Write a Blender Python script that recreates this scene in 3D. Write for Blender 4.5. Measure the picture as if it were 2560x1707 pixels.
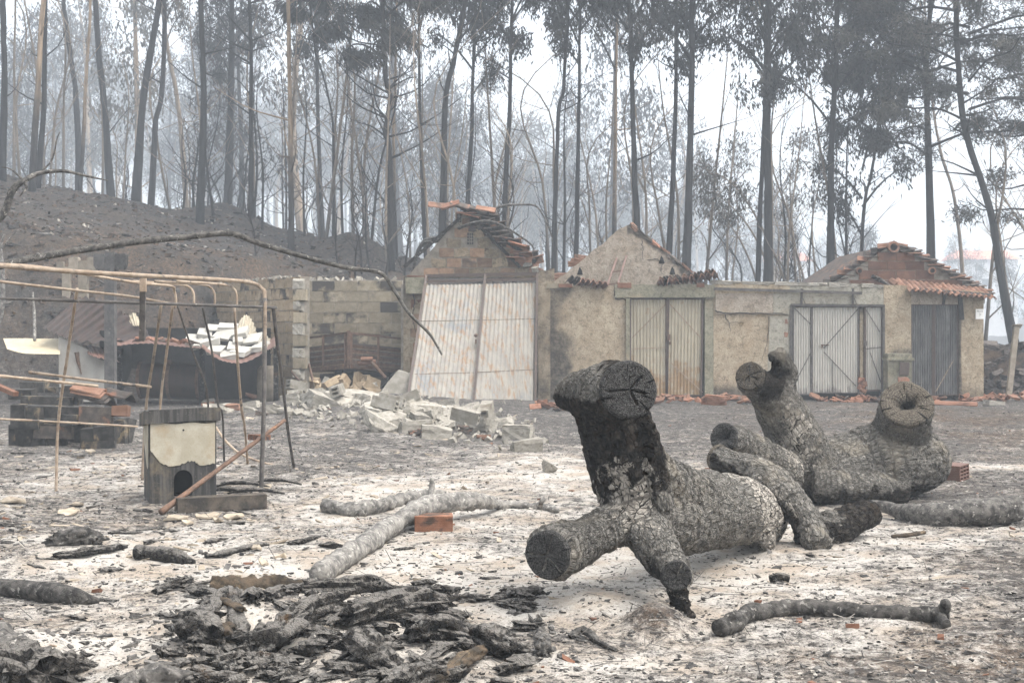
import bpy, math, random
import numpy as np
from mathutils import Vector, Euler, Matrix

for o in list(bpy.data.objects):
    bpy.data.objects.remove(o)
scene = bpy.context.scene
COL = scene.collection
R = math.radians
rng = np.random.default_rng(11)
random.seed(5)

# ------------------------------------------------------------------ camera
F = 3555.0          # focal length in photograph pixels (50 mm on a 36 mm frame, 2560 px wide)
EYE = 1.55
HZ = 820.0
cam = bpy.data.cameras.new('camera')
cam.lens = 50.0
cam.sensor_width = 36.0
cam.shift_y = -(853.5 - HZ) / 2560.0
cam.clip_start = 0.1
cam.clip_end = 2000
cam.dof.use_dof = True
cam.dof.focus_distance = 9.5
cam.dof.aperture_fstop = 9.0
camo = bpy.data.objects.new('camera', cam)
camo.location = (0, 0, EYE)
camo.rotation_euler = (R(90), 0, 0)
COL.objects.link(camo)
scene.camera = camo

# ------------------------------------------------------------------ sky, sun, exposure
SUN_EL, SUN_AZ = 62.0, 110.0      # azimuth clockwise from +Y
world = bpy.data.worlds.new('World')
scene.world = world
world.use_nodes = True
wn = world.node_tree
wn.nodes.clear()
sky = wn.nodes.new('ShaderNodeTexSky')
sky.sky_type = 'NISHITA'
sky.sun_disc = False
sky.sun_elevation = R(SUN_EL)
sky.sun_rotation = R(SUN_AZ)
sky.altitude = 200
sky.air_density = 1.0
sky.dust_density = 6.0
sky.ozone_density = 1.0
hs = wn.nodes.new('ShaderNodeHueSaturation')
hs.inputs['Saturation'].default_value = 0.22
bgd = wn.nodes.new('ShaderNodeBackground')
bgd.inputs['Strength'].default_value = 0.15
wo = wn.nodes.new('ShaderNodeOutputWorld')
wn.links.new(sky.outputs[0], hs.inputs['Color'])
wn.links.new(hs.outputs[0], bgd.inputs[0])
wn.links.new(bgd.outputs[0], wo.inputs[0])
sl = bpy.data.lights.new('sun', 'SUN')
sl.energy = 0.55
sl.angle = R(50)
sl.color = (1.0, 0.92, 0.80)
so = bpy.data.objects.new('sun', sl)
az, el = R(SUN_AZ), R(SUN_EL)
sd = Vector((math.sin(az) * math.cos(el), math.cos(az) * math.cos(el), math.sin(el)))
so.rotation_euler = sd.to_track_quat('Z', 'Y').to_euler()
so.location = (0, -10, 40)
COL.objects.link(so)
scene.view_settings.view_transform = 'Standard'
scene.view_settings.look = 'None'
scene.view_settings.gamma = 1.0
scene.view_settings.exposure = 1.85
scene.view_settings.use_curve_mapping = False
scene.cycles.use_denoising = True
scene.cycles.max_bounces = 4
scene.cycles.diffuse_bounces = 2
scene.cycles.glossy_bounces = 2
scene.cycles.transparent_max_bounces = 8
scene.cycles.volume_bounces = 1
scene.cycles.use_adaptive_sampling = True
scene.cycles.adaptive_threshold = 0.03

# ------------------------------------------------------------------ noise (numpy)
def _h(ix, iy, iz, seed):
    n = (ix.astype(np.int64) * 374761393 + iy.astype(np.int64) * 668265263 + iz.astype(np.int64) * 2147483647 + seed * 974634599) & 0x7fffffff
    n = ((n ^ (n >> 13)) * 1274126177) & 0x7fffffff
    n = n ^ (n >> 16)
    return (n & 0xffff) / 32767.5 - 1.0

def vnoise(x, y, z=0.0, seed=0):
    x = np.asarray(x, float); y = np.asarray(y, float); z = np.zeros_like(x) + z
    ix, iy, iz = np.floor(x), np.floor(y), np.floor(z)
    fx, fy, fz = x - ix, y - iy, z - iz
    fx = fx * fx * (3 - 2 * fx); fy = fy * fy * (3 - 2 * fy); fz = fz * fz * (3 - 2 * fz)
    def c(a, b, d): return _h(ix + a, iy + b, iz + d, seed)
    x00 = c(0, 0, 0) * (1 - fx) + c(1, 0, 0) * fx
    x10 = c(0, 1, 0) * (1 - fx) + c(1, 1, 0) * fx
    x01 = c(0, 0, 1) * (1 - fx) + c(1, 0, 1) * fx
    x11 = c(0, 1, 1) * (1 - fx) + c(1, 1, 1) * fx
    return (x00 * (1 - fy) + x10 * fy) * (1 - fz) + (x01 * (1 - fy) + x11 * fy) * fz

def fbm(x, y, z=0.0, seed=0, octv=3, gain=0.5):
    s = 0; a = 1.0; f = 1.0; t = 0
    for i in range(octv):
        s = s + a * vnoise(np.asarray(x) * f, np.asarray(y) * f, np.asarray(z) * f, seed + i * 17)
        t += a; a *= gain; f *= 2.03
    return s / t

def sstep(a, b, x):
    t = np.clip((np.asarray(x, float) - a) / (b - a), 0, 1)
    return t * t * (3 - 2 * t)

# ------------------------------------------------------------------ photograph pixel -> place
def W(px, py, D):
    return np.array([(px - 1280.0) / F * D, D, EYE + (HZ - py) / F * D])

def Dof(py, zc=0.0):
    return F * (EYE - zc) / (py - HZ)

# ------------------------------------------------------------------ terrain
MOUNDS = []
def mound(px, py, rx, ry, h):
    D = Dof(py)
    ry_m = abs(Dof(py - ry) - Dof(py + ry)) / 2
    MOUNDS.append(((px - 1280) / F * D, D, rx / F * D, ry_m, h))
mound(760, 1560, 260, 60, .15)
mound(1050, 1650, 260, 45, .12)
mound(560, 1580, 110, 40, .10)
mound(1640, 1556, 62, 20, .11)
mound(60, 1640, 120, 50, .14)
mound(380, 1690, 130, 40, .10)
mound(150, 1360, 160, 40, .08)
mound(1950, 1490, 220, 30, .06)
mound(1500, 1500, 220, 40, .05)
mound(950, 1020, 260, 40, .22)
_ZX = np.array([-60, -25, -20.9, -10.8, -4, 1.35, 8.4, 12, 16.5, 25, 60.])
_ZZ = np.array([9.5, 8.3, 7.5, 5.4, 4.25, 3.8, 2.7, 1.7, 1.0, .6, .6])

def zt(x, y, fine=False):
    x = np.asarray(x, float); y = np.asarray(y, float)
    z = 0.05 * fbm(x * .35, y * .35, 0, 3, 2) + .028 * fbm(x * 1.3, y * 1.3, 0, 9, 2)
    for (mx, my, sx, sy, h) in MOUNDS:
        z = z + h * np.exp(-(((x - mx) / sx) ** 2 + ((y - my) / sy) ** 2))
    zp = np.interp(x, _ZX, _ZZ)
    y0 = np.interp(x, [-30, -13, -8, -5.6, -4.9, 9, 12, 40], [27, 29, 30.5, 33.5, 34.2, 36, 38, 38])
    wob = 1.0 * fbm(x * .25, y * .1, 0, 31, 2)
    b = sstep(0, 5.2, y - y0 + wob) * .69
    b = b + .31 * sstep(0, 1, (y - y0 - 5) / 17.0)
    hill = zp * b
    hill = hill - .075 * np.clip(y - 56, 0, 60)
    far = sstep(95, 360, y) * np.interp(x / np.maximum(y, 1), [-.36, -.1, 0, .1, .2, .4], [24, 19, 14, 10, 8, 8])
    rough = sstep(0.02, .5, b) * (1 - .75 * sstep(.6, .95, b))
    hill = hill + rough * .42 * fbm(x * .9, y * .9, 0, 41, 4) + sstep(.6, .9, b) * (.18 * fbm(x * .5, y * .5, 1, 43, 3) + .09 * fbm(x * 2.2, y * 2.2, 1, 45, 3))
    # earth humps on the ridge
    for (hx, hy, s, h) in ((-10.3, 50.5, 1.3, .7), (-5.6, 47.5, 1.0, .8), (-4.6, 47.0, .8, .6)):
        hill = hill + h * np.exp(-((x - hx) ** 2 + (y - hy) ** 2) / (s * s))
    z = z + hill + far
    if fine:
        z = z + .016 * fbm(x * 5, y * 5, 0, 51, 2) + .010 * fbm(x * 15, y * 15, 0, 53, 2)
    return z

_hx = np.arange(-30, 30.01, .08); _hy = np.arange(3, 62.01, .08)
_HT = zt(*np.meshgrid(_hx, _hy, indexing='ij'))
def zt1(x, y):
    if not (-29.8 < x < 29.8 and 3.1 < y < 61.8):
        return float(zt(np.array([x]), np.array([y]))[0])
    a, b = (x + 30) / .08, (y - 3) / .08
    i, j = int(a), int(b); a -= i; b -= j
    return float((_HT[i, j] * (1 - a) + _HT[i + 1, j] * a) * (1 - b) + (_HT[i, j + 1] * (1 - a) + _HT[i + 1, j + 1] * a) * b)

def on_ground(px, py, up=0.0):
    """point `up` above the terrain seen at that pixel"""
    D = Dof(py, up)
    for _ in range(5):
        x = (px - 1280) / F * D
        zc = zt1(x, D) + up
        D = F * (EYE - zc) / (py - HZ)
    x = (px - 1280) / F * D
    return np.array([x, D, zt1(x, D) + up])

def hit(px, py, d0=34.0, d1=80.0):
    D = np.arange(d0, d1, .2)
    x = (px - 1280) / F * D
    ray = EYE + (HZ - py) / F * D
    k = np.nonzero(zt(x, D) >= ray)[0]
    return float(D[k[0]]) if len(k) else None

# ------------------------------------------------------------------ mesh helpers
ORG = {}
def npmesh(name, V, faces, mat=None, smooth=False):
    """faces: list of (n,k) int arrays"""
    V = np.asarray(V, np.float32)
    faces = [np.asarray(f, np.int32) for f in faces if len(f)]
    me = bpy.data.meshes.new(name)
    me.vertices.add(len(V)); me.vertices.foreach_set('co', V.ravel())
    nl = sum(f.size for f in faces); nf = sum(len(f) for f in faces)
    me.loops.add(nl); me.polygons.add(nf)
    me.loops.foreach_set('vertex_index', np.concatenate([f.ravel() for f in faces]))
    tot = np.concatenate([np.full(len(f), f.shape[1], np.int32) for f in faces])
    st = np.concatenate([[0], np.cumsum(tot)[:-1]]).astype(np.int32)
    me.polygons.foreach_set('loop_start', st)
    me.polygons.foreach_set('use_smooth', np.full(nf, bool(smooth)))
    me.update(calc_edges=True)
    if mat: me.materials.append(mat)
    return me

def attr(me, name, vals):
    a = me.attributes.new(name, 'FLOAT', 'POINT')
    a.data.foreach_set('value', np.asarray(vals, np.float32))

_BOXV = np.array([[-1, -1, -1], [1, -1, -1], [1, 1, -1], [-1, 1, -1], [-1, -1, 1], [1, -1, 1], [1, 1, 1], [-1, 1, 1]], float) * .5
_BOXF = np.array([[0, 3, 2, 1], [4, 5, 6, 7], [0, 1, 5, 4], [1, 2, 6, 5], [2, 3, 7, 6], [3, 0, 4, 7]])

def cr(P, n):
    """Catmull-Rom resample of K x d control rows to n rows"""
    P = np.asarray(P, float)
    if len(P) == 2:
        t = np.linspace(0, 1, n)[:, None]
        return P[0] * (1 - t) + P[1] * t
    Q = np.vstack([2 * P[0] - P[1], P, 2 * P[-1] - P[-2]])
    u = np.linspace(0, len(P) - 1 - 1e-6, n)
    i = u.astype(int); t = (u - i)[:, None]
    p0, p1, p2, p3 = Q[i], Q[i + 1], Q[i + 2], Q[i + 3]
    return .5 * ((2 * p1) + (-p0 + p2) * t + (2 * p0 - 5 * p1 + 4 * p2 - p3) * t * t + (-p0 + 3 * p1 - 3 * p2 + p3) * t ** 3)

def frames(P):
    T = np.gradient(P, axis=0)
    T /= np.linalg.norm(T, axis=1)[:, None] + 1e-9
    ref = np.array([0, 0, 1.]) if abs(T[0][2]) < .8 else np.array([1., 0, 0])
    n = np.cross(T[0], ref); n /= np.linalg.norm(n)
    N = np.empty_like(P); N[0] = n
    for i in range(1, len(P)):
        n = n - T[i] * n.dot(T[i]); n /= np.linalg.norm(n) + 1e-9
        N[i] = n
    return T, N, np.cross(T, N)

class MB:
    def __init__(s):
        s.V = []; s.F = {}; s.n = 0
    def add(s, V, *faces):
        V = np.asarray(V, float)
        for f in faces:
            f = np.asarray(f, int)
            if len(f): s.F.setdefault(f.shape[1], []).append(f + s.n)
        s.V.append(V); s.n += len(V)
        return s
    def box(s, c, size, rot=None, jit=0.0):
        v = _BOXV * np.asarray(size, float)
        if jit: v = v + rng.normal(0, jit, v.shape)
        if rot is not None: v = v @ np.array(Euler(rot).to_matrix()).T
        return s.add(v + np.asarray(c, float), _BOXF)
    def bar(s, p0, p1, w, d=None, up=(0, 0, 1)):
        p0 = np.asarray(p0, float); p1 = np.asarray(p1, float); d = d or w
        a = p1 - p0; L = np.linalg.norm(a); a = a / L
        u = np.asarray(up, float)
        if abs(a.dot(u)) > .95: u = np.array([0, 1., 0])
        b = np.cross(a, u); b /= np.linalg.norm(b); c = np.cross(b, a)
        v = _BOXV * np.array([L, w, d])
        v = v[:, :1] * a + v[:, 1:2] * b + v[:, 2:3] * c
        return s.add(v + (p0 + p1) / 2, _BOXF)
    def tube(s, P, rad, seg=8, n=None, rough=0.0, freq=6.0, flat=1.0, seed=0, cap=True, cone=0.0):
        P = np.asarray(P, float); rad = np.broadcast_to(np.asarray(rad, float), (len(P),))
        if n: 
            Q = cr(np.column_stack([P, rad]), n); P, rad = Q[:, :3], np.maximum(Q[:, 3], .0005)
        T, N, B = frames(P)
        a = np.arange(seg) * 2 * math.pi / seg
        ring = N[:, None] * np.cos(a)[None, :, None] + B[:, None] * np.sin(a)[None, :, None] * flat
        V = P[:, None] + ring * rad[:, None, None]
        if rough:
            q = V * freq
            d = fbm(q[..., 0], q[..., 1], q[..., 2], seed, 3)
            V = V + ring * (d * rough)[..., None] * np.minimum(1, rad / rad.max() * 1.5)[:, None, None]
        m = len(P)
        V = V.reshape(-1, 3)
        i = np.arange(m - 1)[:, None] * seg; j = np.arange(seg)[None]
        j2 = (j + 1) % seg
        f = np.stack([i + j, i + j2, i + seg + j2, i + seg + j], -1).reshape(-1, 4)
        fs = [f]
        if cap:
            c0 = P[0] - T[0] * cone * rad[0]; c1 = P[-1] + T[-1] * cone * rad[-1]
            V = np.vstack([V, c0, c1]); k = m * seg
            jj = np.arange(seg)
            fs.append(np.stack([np.full(seg, k), (jj + 1) % seg, jj], -1))
            fs.append(np.stack([np.full(seg, k + 1), (m - 1) * seg + jj, (m - 1) * seg + (jj + 1) % seg], -1))
        return s.add(V, *fs)
    def split(s, P, rad, n=16, seg=8, seed=0, jag=1.0, flat=1.0):
        """angular burnt wood: sharp-edged section, grooves along the grain, splintered ends"""
        r = np.random.default_rng(seed)
        Q = cr(np.column_stack([np.asarray(P, float), np.asarray(rad, float)]), n); P, rad = Q[:, :3], np.maximum(Q[:, 3], .004)
        T, N, B = frames(P)
        a = (np.arange(seg) + r.uniform(-.3, .3, seg)) * 2 * math.pi / seg
        k = r.uniform(.62, 1.2, seg)
        amp = k[None] * (1 + .10 * r.normal(0, 1, (n, seg)) + .25 * fbm(np.arange(n)[:, None] * .35 + 0 * a[None], a[None] * 1.3 + 0 * np.arange(n)[:, None], seed, seed, 2))
        ring = N[:, None] * np.cos(a)[None, :, None] + B[:, None] * np.sin(a)[None, :, None] * flat
        V = P[:, None] + ring * (rad[:, None] * amp)[..., None]
        for e, sg in ((0, -1), (-1, 1)):
            V[e] += T[e] * (sg * r.uniform(-.2, 1.0, seg) * rad[e] * .9 * jag)[:, None]
        V = V.reshape(-1, 3)
        i = np.arange(n - 1)[:, None] * seg; j = np.arange(seg)[None]; j2 = (j + 1) % seg
        f = np.stack([i + j, i + j2, i + seg + j2, i + seg + j], -1).reshape(-1, 4)
        V = np.vstack([V, P[0] + T[0] * rad[0] * .25, P[-1] - T[-1] * rad[-1] * .25]); kk = n * seg; jj = np.arange(seg)
        return s.add(V, f, np.stack([np.full(seg, kk), (jj + 1) % seg, jj], -1), np.stack([np.full(seg, kk + 1), (n - 1) * seg + jj, (n - 1) * seg + (jj + 1) % seg], -1))
    def fibre(s, P, rad, n=30, seg=26, seed=0, flat=1.0, jag=1.0):
        """charred split wood: fibrous ridges along the grain, notches across it, splintered ends"""
        r = np.random.default_rng(seed)
        Q = cr(np.column_stack([np.asarray(P, float), np.asarray(rad, float)]), n); P, rad = Q[:, :3], np.maximum(Q[:, 3], .003)
        T, N, B = frames(P)
        a = np.arange(seg) * 2 * math.pi / seg; ca, sa = np.cos(a)[None], np.sin(a)[None]
        t = np.linspace(0, np.linalg.norm(np.diff(P, axis=0), axis=1).sum() / rad.max(), n)[:, None]
        o = seed * 3.7
        big = fbm(ca * 1.4 + o, sa * 1.4 + 0 * t, t * .45, seed, 2)
        fib = 1 - 2.2 * np.abs(fbm(ca * 4.5 + o, sa * 4.5 + 0 * t, t * .5, seed + 3, 3))
        not_ = np.clip(fbm(ca * 1.2 + o, sa * 1.2 + 0 * t, t * 2.2, seed + 5, 2) - .18, 0, 1)
        amp = np.clip(.80 + .55 * big + .16 * fib - .9 * not_, .25, 1.6)
        ring = N[:, None] * np.cos(a)[None, :, None] + B[:, None] * np.sin(a)[None, :, None] * flat
        V = P[:, None] + ring * (rad[:, None] * amp)[..., None]
        for e, sg in ((0, -1), (-1, 1)):
            k = 1.0
            for d in range(3):
                i = d if e == 0 else n - 1 - d
                V[i] += T[e] * (sg * 1.3 * fbm(np.cos(a) * 2.6 + o, np.sin(a) * 2.6, seed, seed + 9 + e, 2) * rad.max() * jag * k)[:, None]; k *= .5
        V = V.reshape(-1, 3)
        i = np.arange(n - 1)[:, None] * seg; j = np.arange(seg)[None]; j2 = (j + 1) % seg
        f = np.stack([i + j, i + j2, i + seg + j2, i + seg + j], -1).reshape(-1, 4)
        V = np.vstack([V, P[0] + T[0] * rad[0] * .3, P[-1] - T[-1] * rad[-1] * .3]); kk = n * seg; jj = np.arange(seg)
        return s.add(V, f, np.stack([np.full(seg, kk), (jj + 1) % seg, jj], -1), np.stack([np.full(seg, kk + 1), (n - 1) * seg + jj, (n - 1) * seg + (jj + 1) % seg], -1))
    def grid(s, V, nu, nv):
        """V: nu*nv rows"""
        i, j = np.meshgrid(np.arange(nu - 1), np.arange(nv - 1), indexing='ij')
        a = (i * nv + j).ravel()
        return s.add(V, np.stack([a, a + nv, a + nv + 1, a + 1], -1))
    def arr(s): return np.vstack(s.V)
    def mesh(s, name, mat=None, smooth=False, org=(0, 0, 0)):
        return npmesh(name, s.arr() - np.asarray(org, float), [np.vstack(f) for f in s.F.values()], mat, smooth)

def _props(o, label=None, cat=None, group=None, kind=None):
    if label: o['label'] = label
    if cat: o['category'] = cat
    if group: o['group'] = group
    if kind or cat: o['kind'] = kind or 'thing'

def empty(name, loc, label, cat, group=None, rz=0.0):
    o = bpy.data.objects.new(name, None)
    o.location = loc; o.rotation_euler = (0, 0, rz); o.empty_display_size = .2
    COL.objects.link(o); _props(o, label, cat, group)
    ORG[o.name] = np.asarray(loc, float)
    return o

def part(name, mb, mat, parent, smooth=False, label=None, kind=None):
    """mb holds world coordinates; parent is an unrotated thing or one of its parts"""
    org = ORG[parent.name]
    o = bpy.data.objects.new(name, mb.mesh(name, mat, smooth, org))
    o.parent = parent; COL.objects.link(o); ORG[o.name] = org
    _props(o, label, None, None, kind)
    return o

def solo(name, mb, mat, label, cat=None, group=None, kind=None, smooth=False, org=None):
    V = mb.arr()
    if org is None:
        org = (V.min(0) + V.max(0)) / 2; org[2] = V[:, 2].min()
    o = bpy.data.objects.new(name, mb.mesh(name, mat, smooth, org))
    o.location = org; COL.objects.link(o); ORG[o.name] = np.asarray(org, float)
    _props(o, label, cat, group, kind)
    return o

def inst(mesh, name, loc, rot=(0, 0, 0), scale=(1, 1, 1), parent=None, label=None, cat=None, group=None):
    o = bpy.data.objects.new(name, mesh)
    loc = np.asarray(loc, float)
    if parent is not None:
        o.parent = parent; loc = loc - ORG[parent.name]
    o.location = loc; o.rotation_euler = rot
    o.scale = scale if hasattr(scale, '__len__') else (scale,) * 3
    COL.objects.link(o); _props(o, label, cat, group)
    return o

# ------------------------------------------------------------------ material helpers
class NT:
    def __init__(s, name, rough=.9, spec=.2, pre=None):
        s.pre = pre
        s.m = bpy.data.materials.new(name); s.m.use_nodes = True
        s.t = s.m.node_tree; s.b = s.t.nodes['Principled BSDF']
        s.b.inputs['Roughness'].default_value = rough
        s.b.inputs['Specular IOR Level'].default_value = spec
        s._c = None
    def n(s, typ, **kw):
        nd = s.t.nodes.new(typ)
        for k, v in kw.items():
            if k in nd.inputs: s.set(nd.inputs[k], v)
            else: setattr(nd, k, v)
        return nd
    def set(s, sock, v):
        if hasattr(v, 'is_output'): s.t.links.new(v, sock)
        else:
            if sock.type == 'RGBA' and len(v) == 3: v = (*v, 1)
            sock.default_value = v
    def co(s, rnd=True):
        if s._c is None:
            tc = s.n('ShaderNodeTexCoord')
            oi = s.n('ShaderNodeObjectInfo')
            mul = s.n('ShaderNodeMath', operation='MULTIPLY'); s.set(mul.inputs[0], oi.outputs['Random']); mul.inputs[1].default_value = 37.0
            ad = s.n('ShaderNodeVectorMath', operation='ADD')
            src = tc.outputs['Object']
            if s.pre:
                mp = s.n('ShaderNodeMapping'); s.set(mp.inputs['Vector'], src); mp.inputs['Scale'].default_value = s.pre; src = mp.outputs[0]
            s.set(ad.inputs[0], src); s.set(ad.inputs[1], mul.outputs[0])
            s._c = ad.outputs[0]; s.raw = tc.outputs['Object']; s.rand = oi.outputs['Random']
        return s._c
    def mapped(s, scale):
        mp = s.n('ShaderNodeMapping'); s.set(mp.inputs['Vector'], s.co()); mp.inputs['Scale'].default_value = scale
        return mp.outputs[0]
    def noise(s, sc, det=4.0, ro=.6, vec=None, dist=0.0):
        nd = s.n('ShaderNodeTexNoise')
        s.set(nd.inputs['Vector'], vec if vec is not None else s.co())
        nd.inputs['Scale'].default_value = sc; nd.inputs['Detail'].default_value = det
        nd.inputs['Roughness'].default_value = ro; nd.inputs['Distortion'].default_value = dist
        return nd.outputs['Fac']
    def vor(s, sc, vec=None, feature='DISTANCE_TO_EDGE'):
        nd = s.n('ShaderNodeTexVoronoi', feature=feature)
        s.set(nd.inputs['Vector'], vec if vec is not None else s.co()); nd.inputs['Scale'].default_value = sc
        return nd.outputs['Distance']
    def ramp(s, fac, a, b, lo=0.0, hi=1.0):
        nd = s.n('ShaderNodeMapRange', interpolation_type='SMOOTHSTEP')
        s.set(nd.inputs['Value'], fac)
        for k, v in (('From Min', a), ('From Max', b), ('To Min', lo), ('To Max', hi)): s.set(nd.inputs[k], v)
        return nd.outputs[0]
    def mix(s, f, a, b, mode='MIX'):
        nd = s.n('ShaderNodeMix', data_type='RGBA', blend_type=mode)
        s.set(nd.inputs[0], f); s.set(nd.inputs[6], a); s.set(nd.inputs[7], b)
        return nd.outputs[2]
    def math(s, op, a, b=0.0):
        nd = s.n('ShaderNodeMath', operation=op); s.set(nd.inputs[0], a); s.set(nd.inputs[1], b)
        return nd.outputs[0]
    def xyz(s):
        s.co(); nd = s.n('ShaderNodeSeparateXYZ'); s.set(nd.inputs[0], s.raw); return nd.outputs
    def att(s, name):
        return s.n('ShaderNodeAttribute', attribute_name=name).outputs['Fac']
    def col(s, c): s.set(s.b.inputs['Base Color'], c); return s
    def bump(s, h, strength=.5, dist=.01):
        nd = s.n('ShaderNodeBump'); nd.inputs['Strength'].default_value = strength; nd.inputs['Distance'].default_value = dist
        s.set(nd.inputs['Height'], h); s.set(s.b.inputs['Normal'], nd.outputs[0]); return s
    def rgh(s, v): s.set(s.b.inputs['Roughness'], v); return s

def mottled(name, c1, c2, sc=6.0, c3=None, sc3=2.0, t3=(.55, .7), bump=.4, bsc=40.0, bd=.006, rough=.92, spec=.15, tone=.25, lo=.35, hi=.65, pre=None):
    m = NT(name, rough, spec, pre)
    c = m.mix(m.ramp(m.noise(sc, 6, .65), lo, hi), c1, c2)
    if c3 is not None:
        c = m.mix(m.ramp(m.noise(sc3, 5, .6, dist=.4), t3[0], t3[1]), c, c3)
    if tone:
        v = m.ramp(m.rand, 0.0, 1.0, 1 - tone, 1 + tone)
        hv = m.n('ShaderNodeHueSaturation'); m.set(hv.inputs['Color'], c); m.set(hv.inputs['Value'], v); c = hv.outputs[0]
    m.col(c)
    m.bump(m.noise(bsc, 5, .7), bump, bd)
    return m.m
# ------------------------------------------------------------------ materials
M = {}
def ground_mat():
    m = NT('burnt_ground', .95, .08)
    ash = m.att('ash'); brn = m.att('brown')
    n1 = m.noise(1.6, 4, .6); n2 = m.noise(9, 5, .7); n3 = m.noise(34, 4, .75); n4 = m.noise(95, 2, .7)
    s = m.math('ADD', m.math('MULTIPLY', n1, .7), m.math('MULTIPLY', n2, 1.0))
    s = m.math('ADD', s, m.math('MULTIPLY', n3, 1.1))
    s = m.math('ADD', s, m.math('MULTIPLY', n4, .55))          # mean about 1.67
    s = m.math('ADD', s, m.math('MULTIPLY', ash, .66))
    f = m.ramp(s, 1.86, 2.30)
    white = m.mix(m.ramp(m.noise(2.6, 4, .6), .40, .66), (.47, .44, .395), (.36, .305, .245))
    white = m.mix(m.ramp(n3, .50, .70, 0, .7), white, (.25, .225, .20))
    dark = m.mix(m.ramp(n2, .35, .65), (.042, .039, .037), (.115, .105, .095))
    dark = m.mix(m.ramp(m.noise(22, 3, .7), .56, .70, 0, .75), dark, (.27, .25, .23))
    dk2 = m.n('ShaderNodeVectorMath', operation='SCALE'); m.set(dk2.inputs[0], dark); m.set(dk2.inputs['Scale'], m.ramp(ash, .0, .12, .5, 1.0)); dark = dk2.outputs[0]
    brown = m.mix(m.ramp(m.noise(14, 4, .7), .35, .65), (.03, .026, .023), (.12, .08, .052))
    dark = m.mix(m.math('MULTIPLY', brn, m.ramp(m.noise(.8, 5, .65), .36, .62)), dark, brown)
    m.col(m.mix(f, dark, white))
    h = m.math('ADD', m.math('MULTIPLY', n2, 1.0), m.math('MULTIPLY', n3, .6))
    h = m.math('ADD', h, m.math('MULTIPLY', n4, .35))
    m.bump(h, .9, .035)
    return m.m
M['ground'] = ground_mat()

def bark_mat(name, charc=(.013, .012, .011), grey=(.215, .20, .175), pale=(.46, .425, .37), stretch=(1, 1, .45)):
    """charred bark: cracked grey plates, black char, pale patches where bark is left; attributes char / pale"""
    m = NT(name, .92, .07)
    ch = m.att('char'); pl = m.att('pale')
    bk = m.n('ShaderNodeAttribute', attribute_name='bk').outputs['Vector']
    nz = m.n('ShaderNodeTexNoise'); m.set(nz.inputs['Vector'], bk); nz.inputs['Scale'].default_value = 9.0; nz.inputs['Detail'].default_value = 3.0
    sc_ = m.n('ShaderNodeVectorMath', operation='SCALE'); m.set(sc_.inputs[0], nz.outputs['Color']); sc_.inputs['Scale'].default_value = .075
    ad_ = m.n('ShaderNodeVectorMath', operation='ADD'); m.set(ad_.inputs[0], bk); m.set(ad_.inputs[1], sc_.outputs[0]); v = ad_.outputs[0]
    e1 = m.vor(24, v); e2 = m.vor(62, v)
    fur = m.noise(34, 4, .6, v)
    crack = m.ramp(e1, .0, .07); crack2 = m.ramp(e2, .0, .07, .45, 1.0)
    sp = m.noise(60, 4, .75, v); sp2 = m.noise(11, 5, .7)
    g = m.mix(m.ramp(sp, .36, .58), (.075, .07, .063), grey)
    g = m.mix(m.ramp(m.noise(44, 4, .8), .50, .64, 0, .8), g, (.37, .35, .31))
    g = m.mix(m.ramp(e1, .0, .05, .75, 1.0), (.016, .015, .014), g)
    g = m.mix(m.ramp(fur, .34, .48, .5, 1.0), (.022, .02, .018), g)
    g = m.mix(m.ramp(m.noise(120, 3, .85), .46, .60, 0, .55), g, (.04, .037, .034))
    g = m.mix(m.ramp(m.noise(4, 4, .65), .57, .72, 0, .75), g, (.035, .031, .028))
    g = m.mix(m.ramp(m.noise(3, 3, .6, dist=.5), .52, .68, 0, .55), g, (.30, .265, .21))
    pz = m.mix(m.ramp(sp2, .35, .65), pale, (.30, .27, .23))
    pz = m.mix(crack2, (.06, .052, .045), pz)
    pz = m.mix(crack, (.012, .011, .01), pz)
    blk = m.mix(m.ramp(m.noise(26, 5, .75, v), .42, .66), charc, (.062, .052, .043))
    blk = m.mix(m.ramp(m.noise(7, 3, .6), .56, .72, 0, .6), blk, (.055, .036, .024))
    fc = m.ramp(m.math('ADD', ch, m.math('MULTIPLY', m.math('SUBTRACT', sp2, .5), 1.1)), .42, .58)
    c = m.mix(fc, g, blk)
    fp = m.ramp(m.math('ADD', pl, m.math('MULTIPLY', m.math('SUBTRACT', m.noise(9, 5, .7, dist=.5), .5), 1.6)), .46, .52)
    c = m.mix(fp, c, pz)
    m.col(c)
    h = m.math('ADD', m.math('MULTIPLY', crack, 1.0), m.math('MULTIPLY', crack2, .35))
    h = m.math('ADD', h, m.math('MULTIPLY', sp, .8))
    h = m.math('ADD', h, m.math('MULTIPLY', fp, .5))
    h = m.math('ADD', h, m.math('MULTIPLY', fur, 1.6))
    m.bump(h, 1.0, .022)
    return m.m
M['bark'] = bark_mat('charred_bark')

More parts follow.
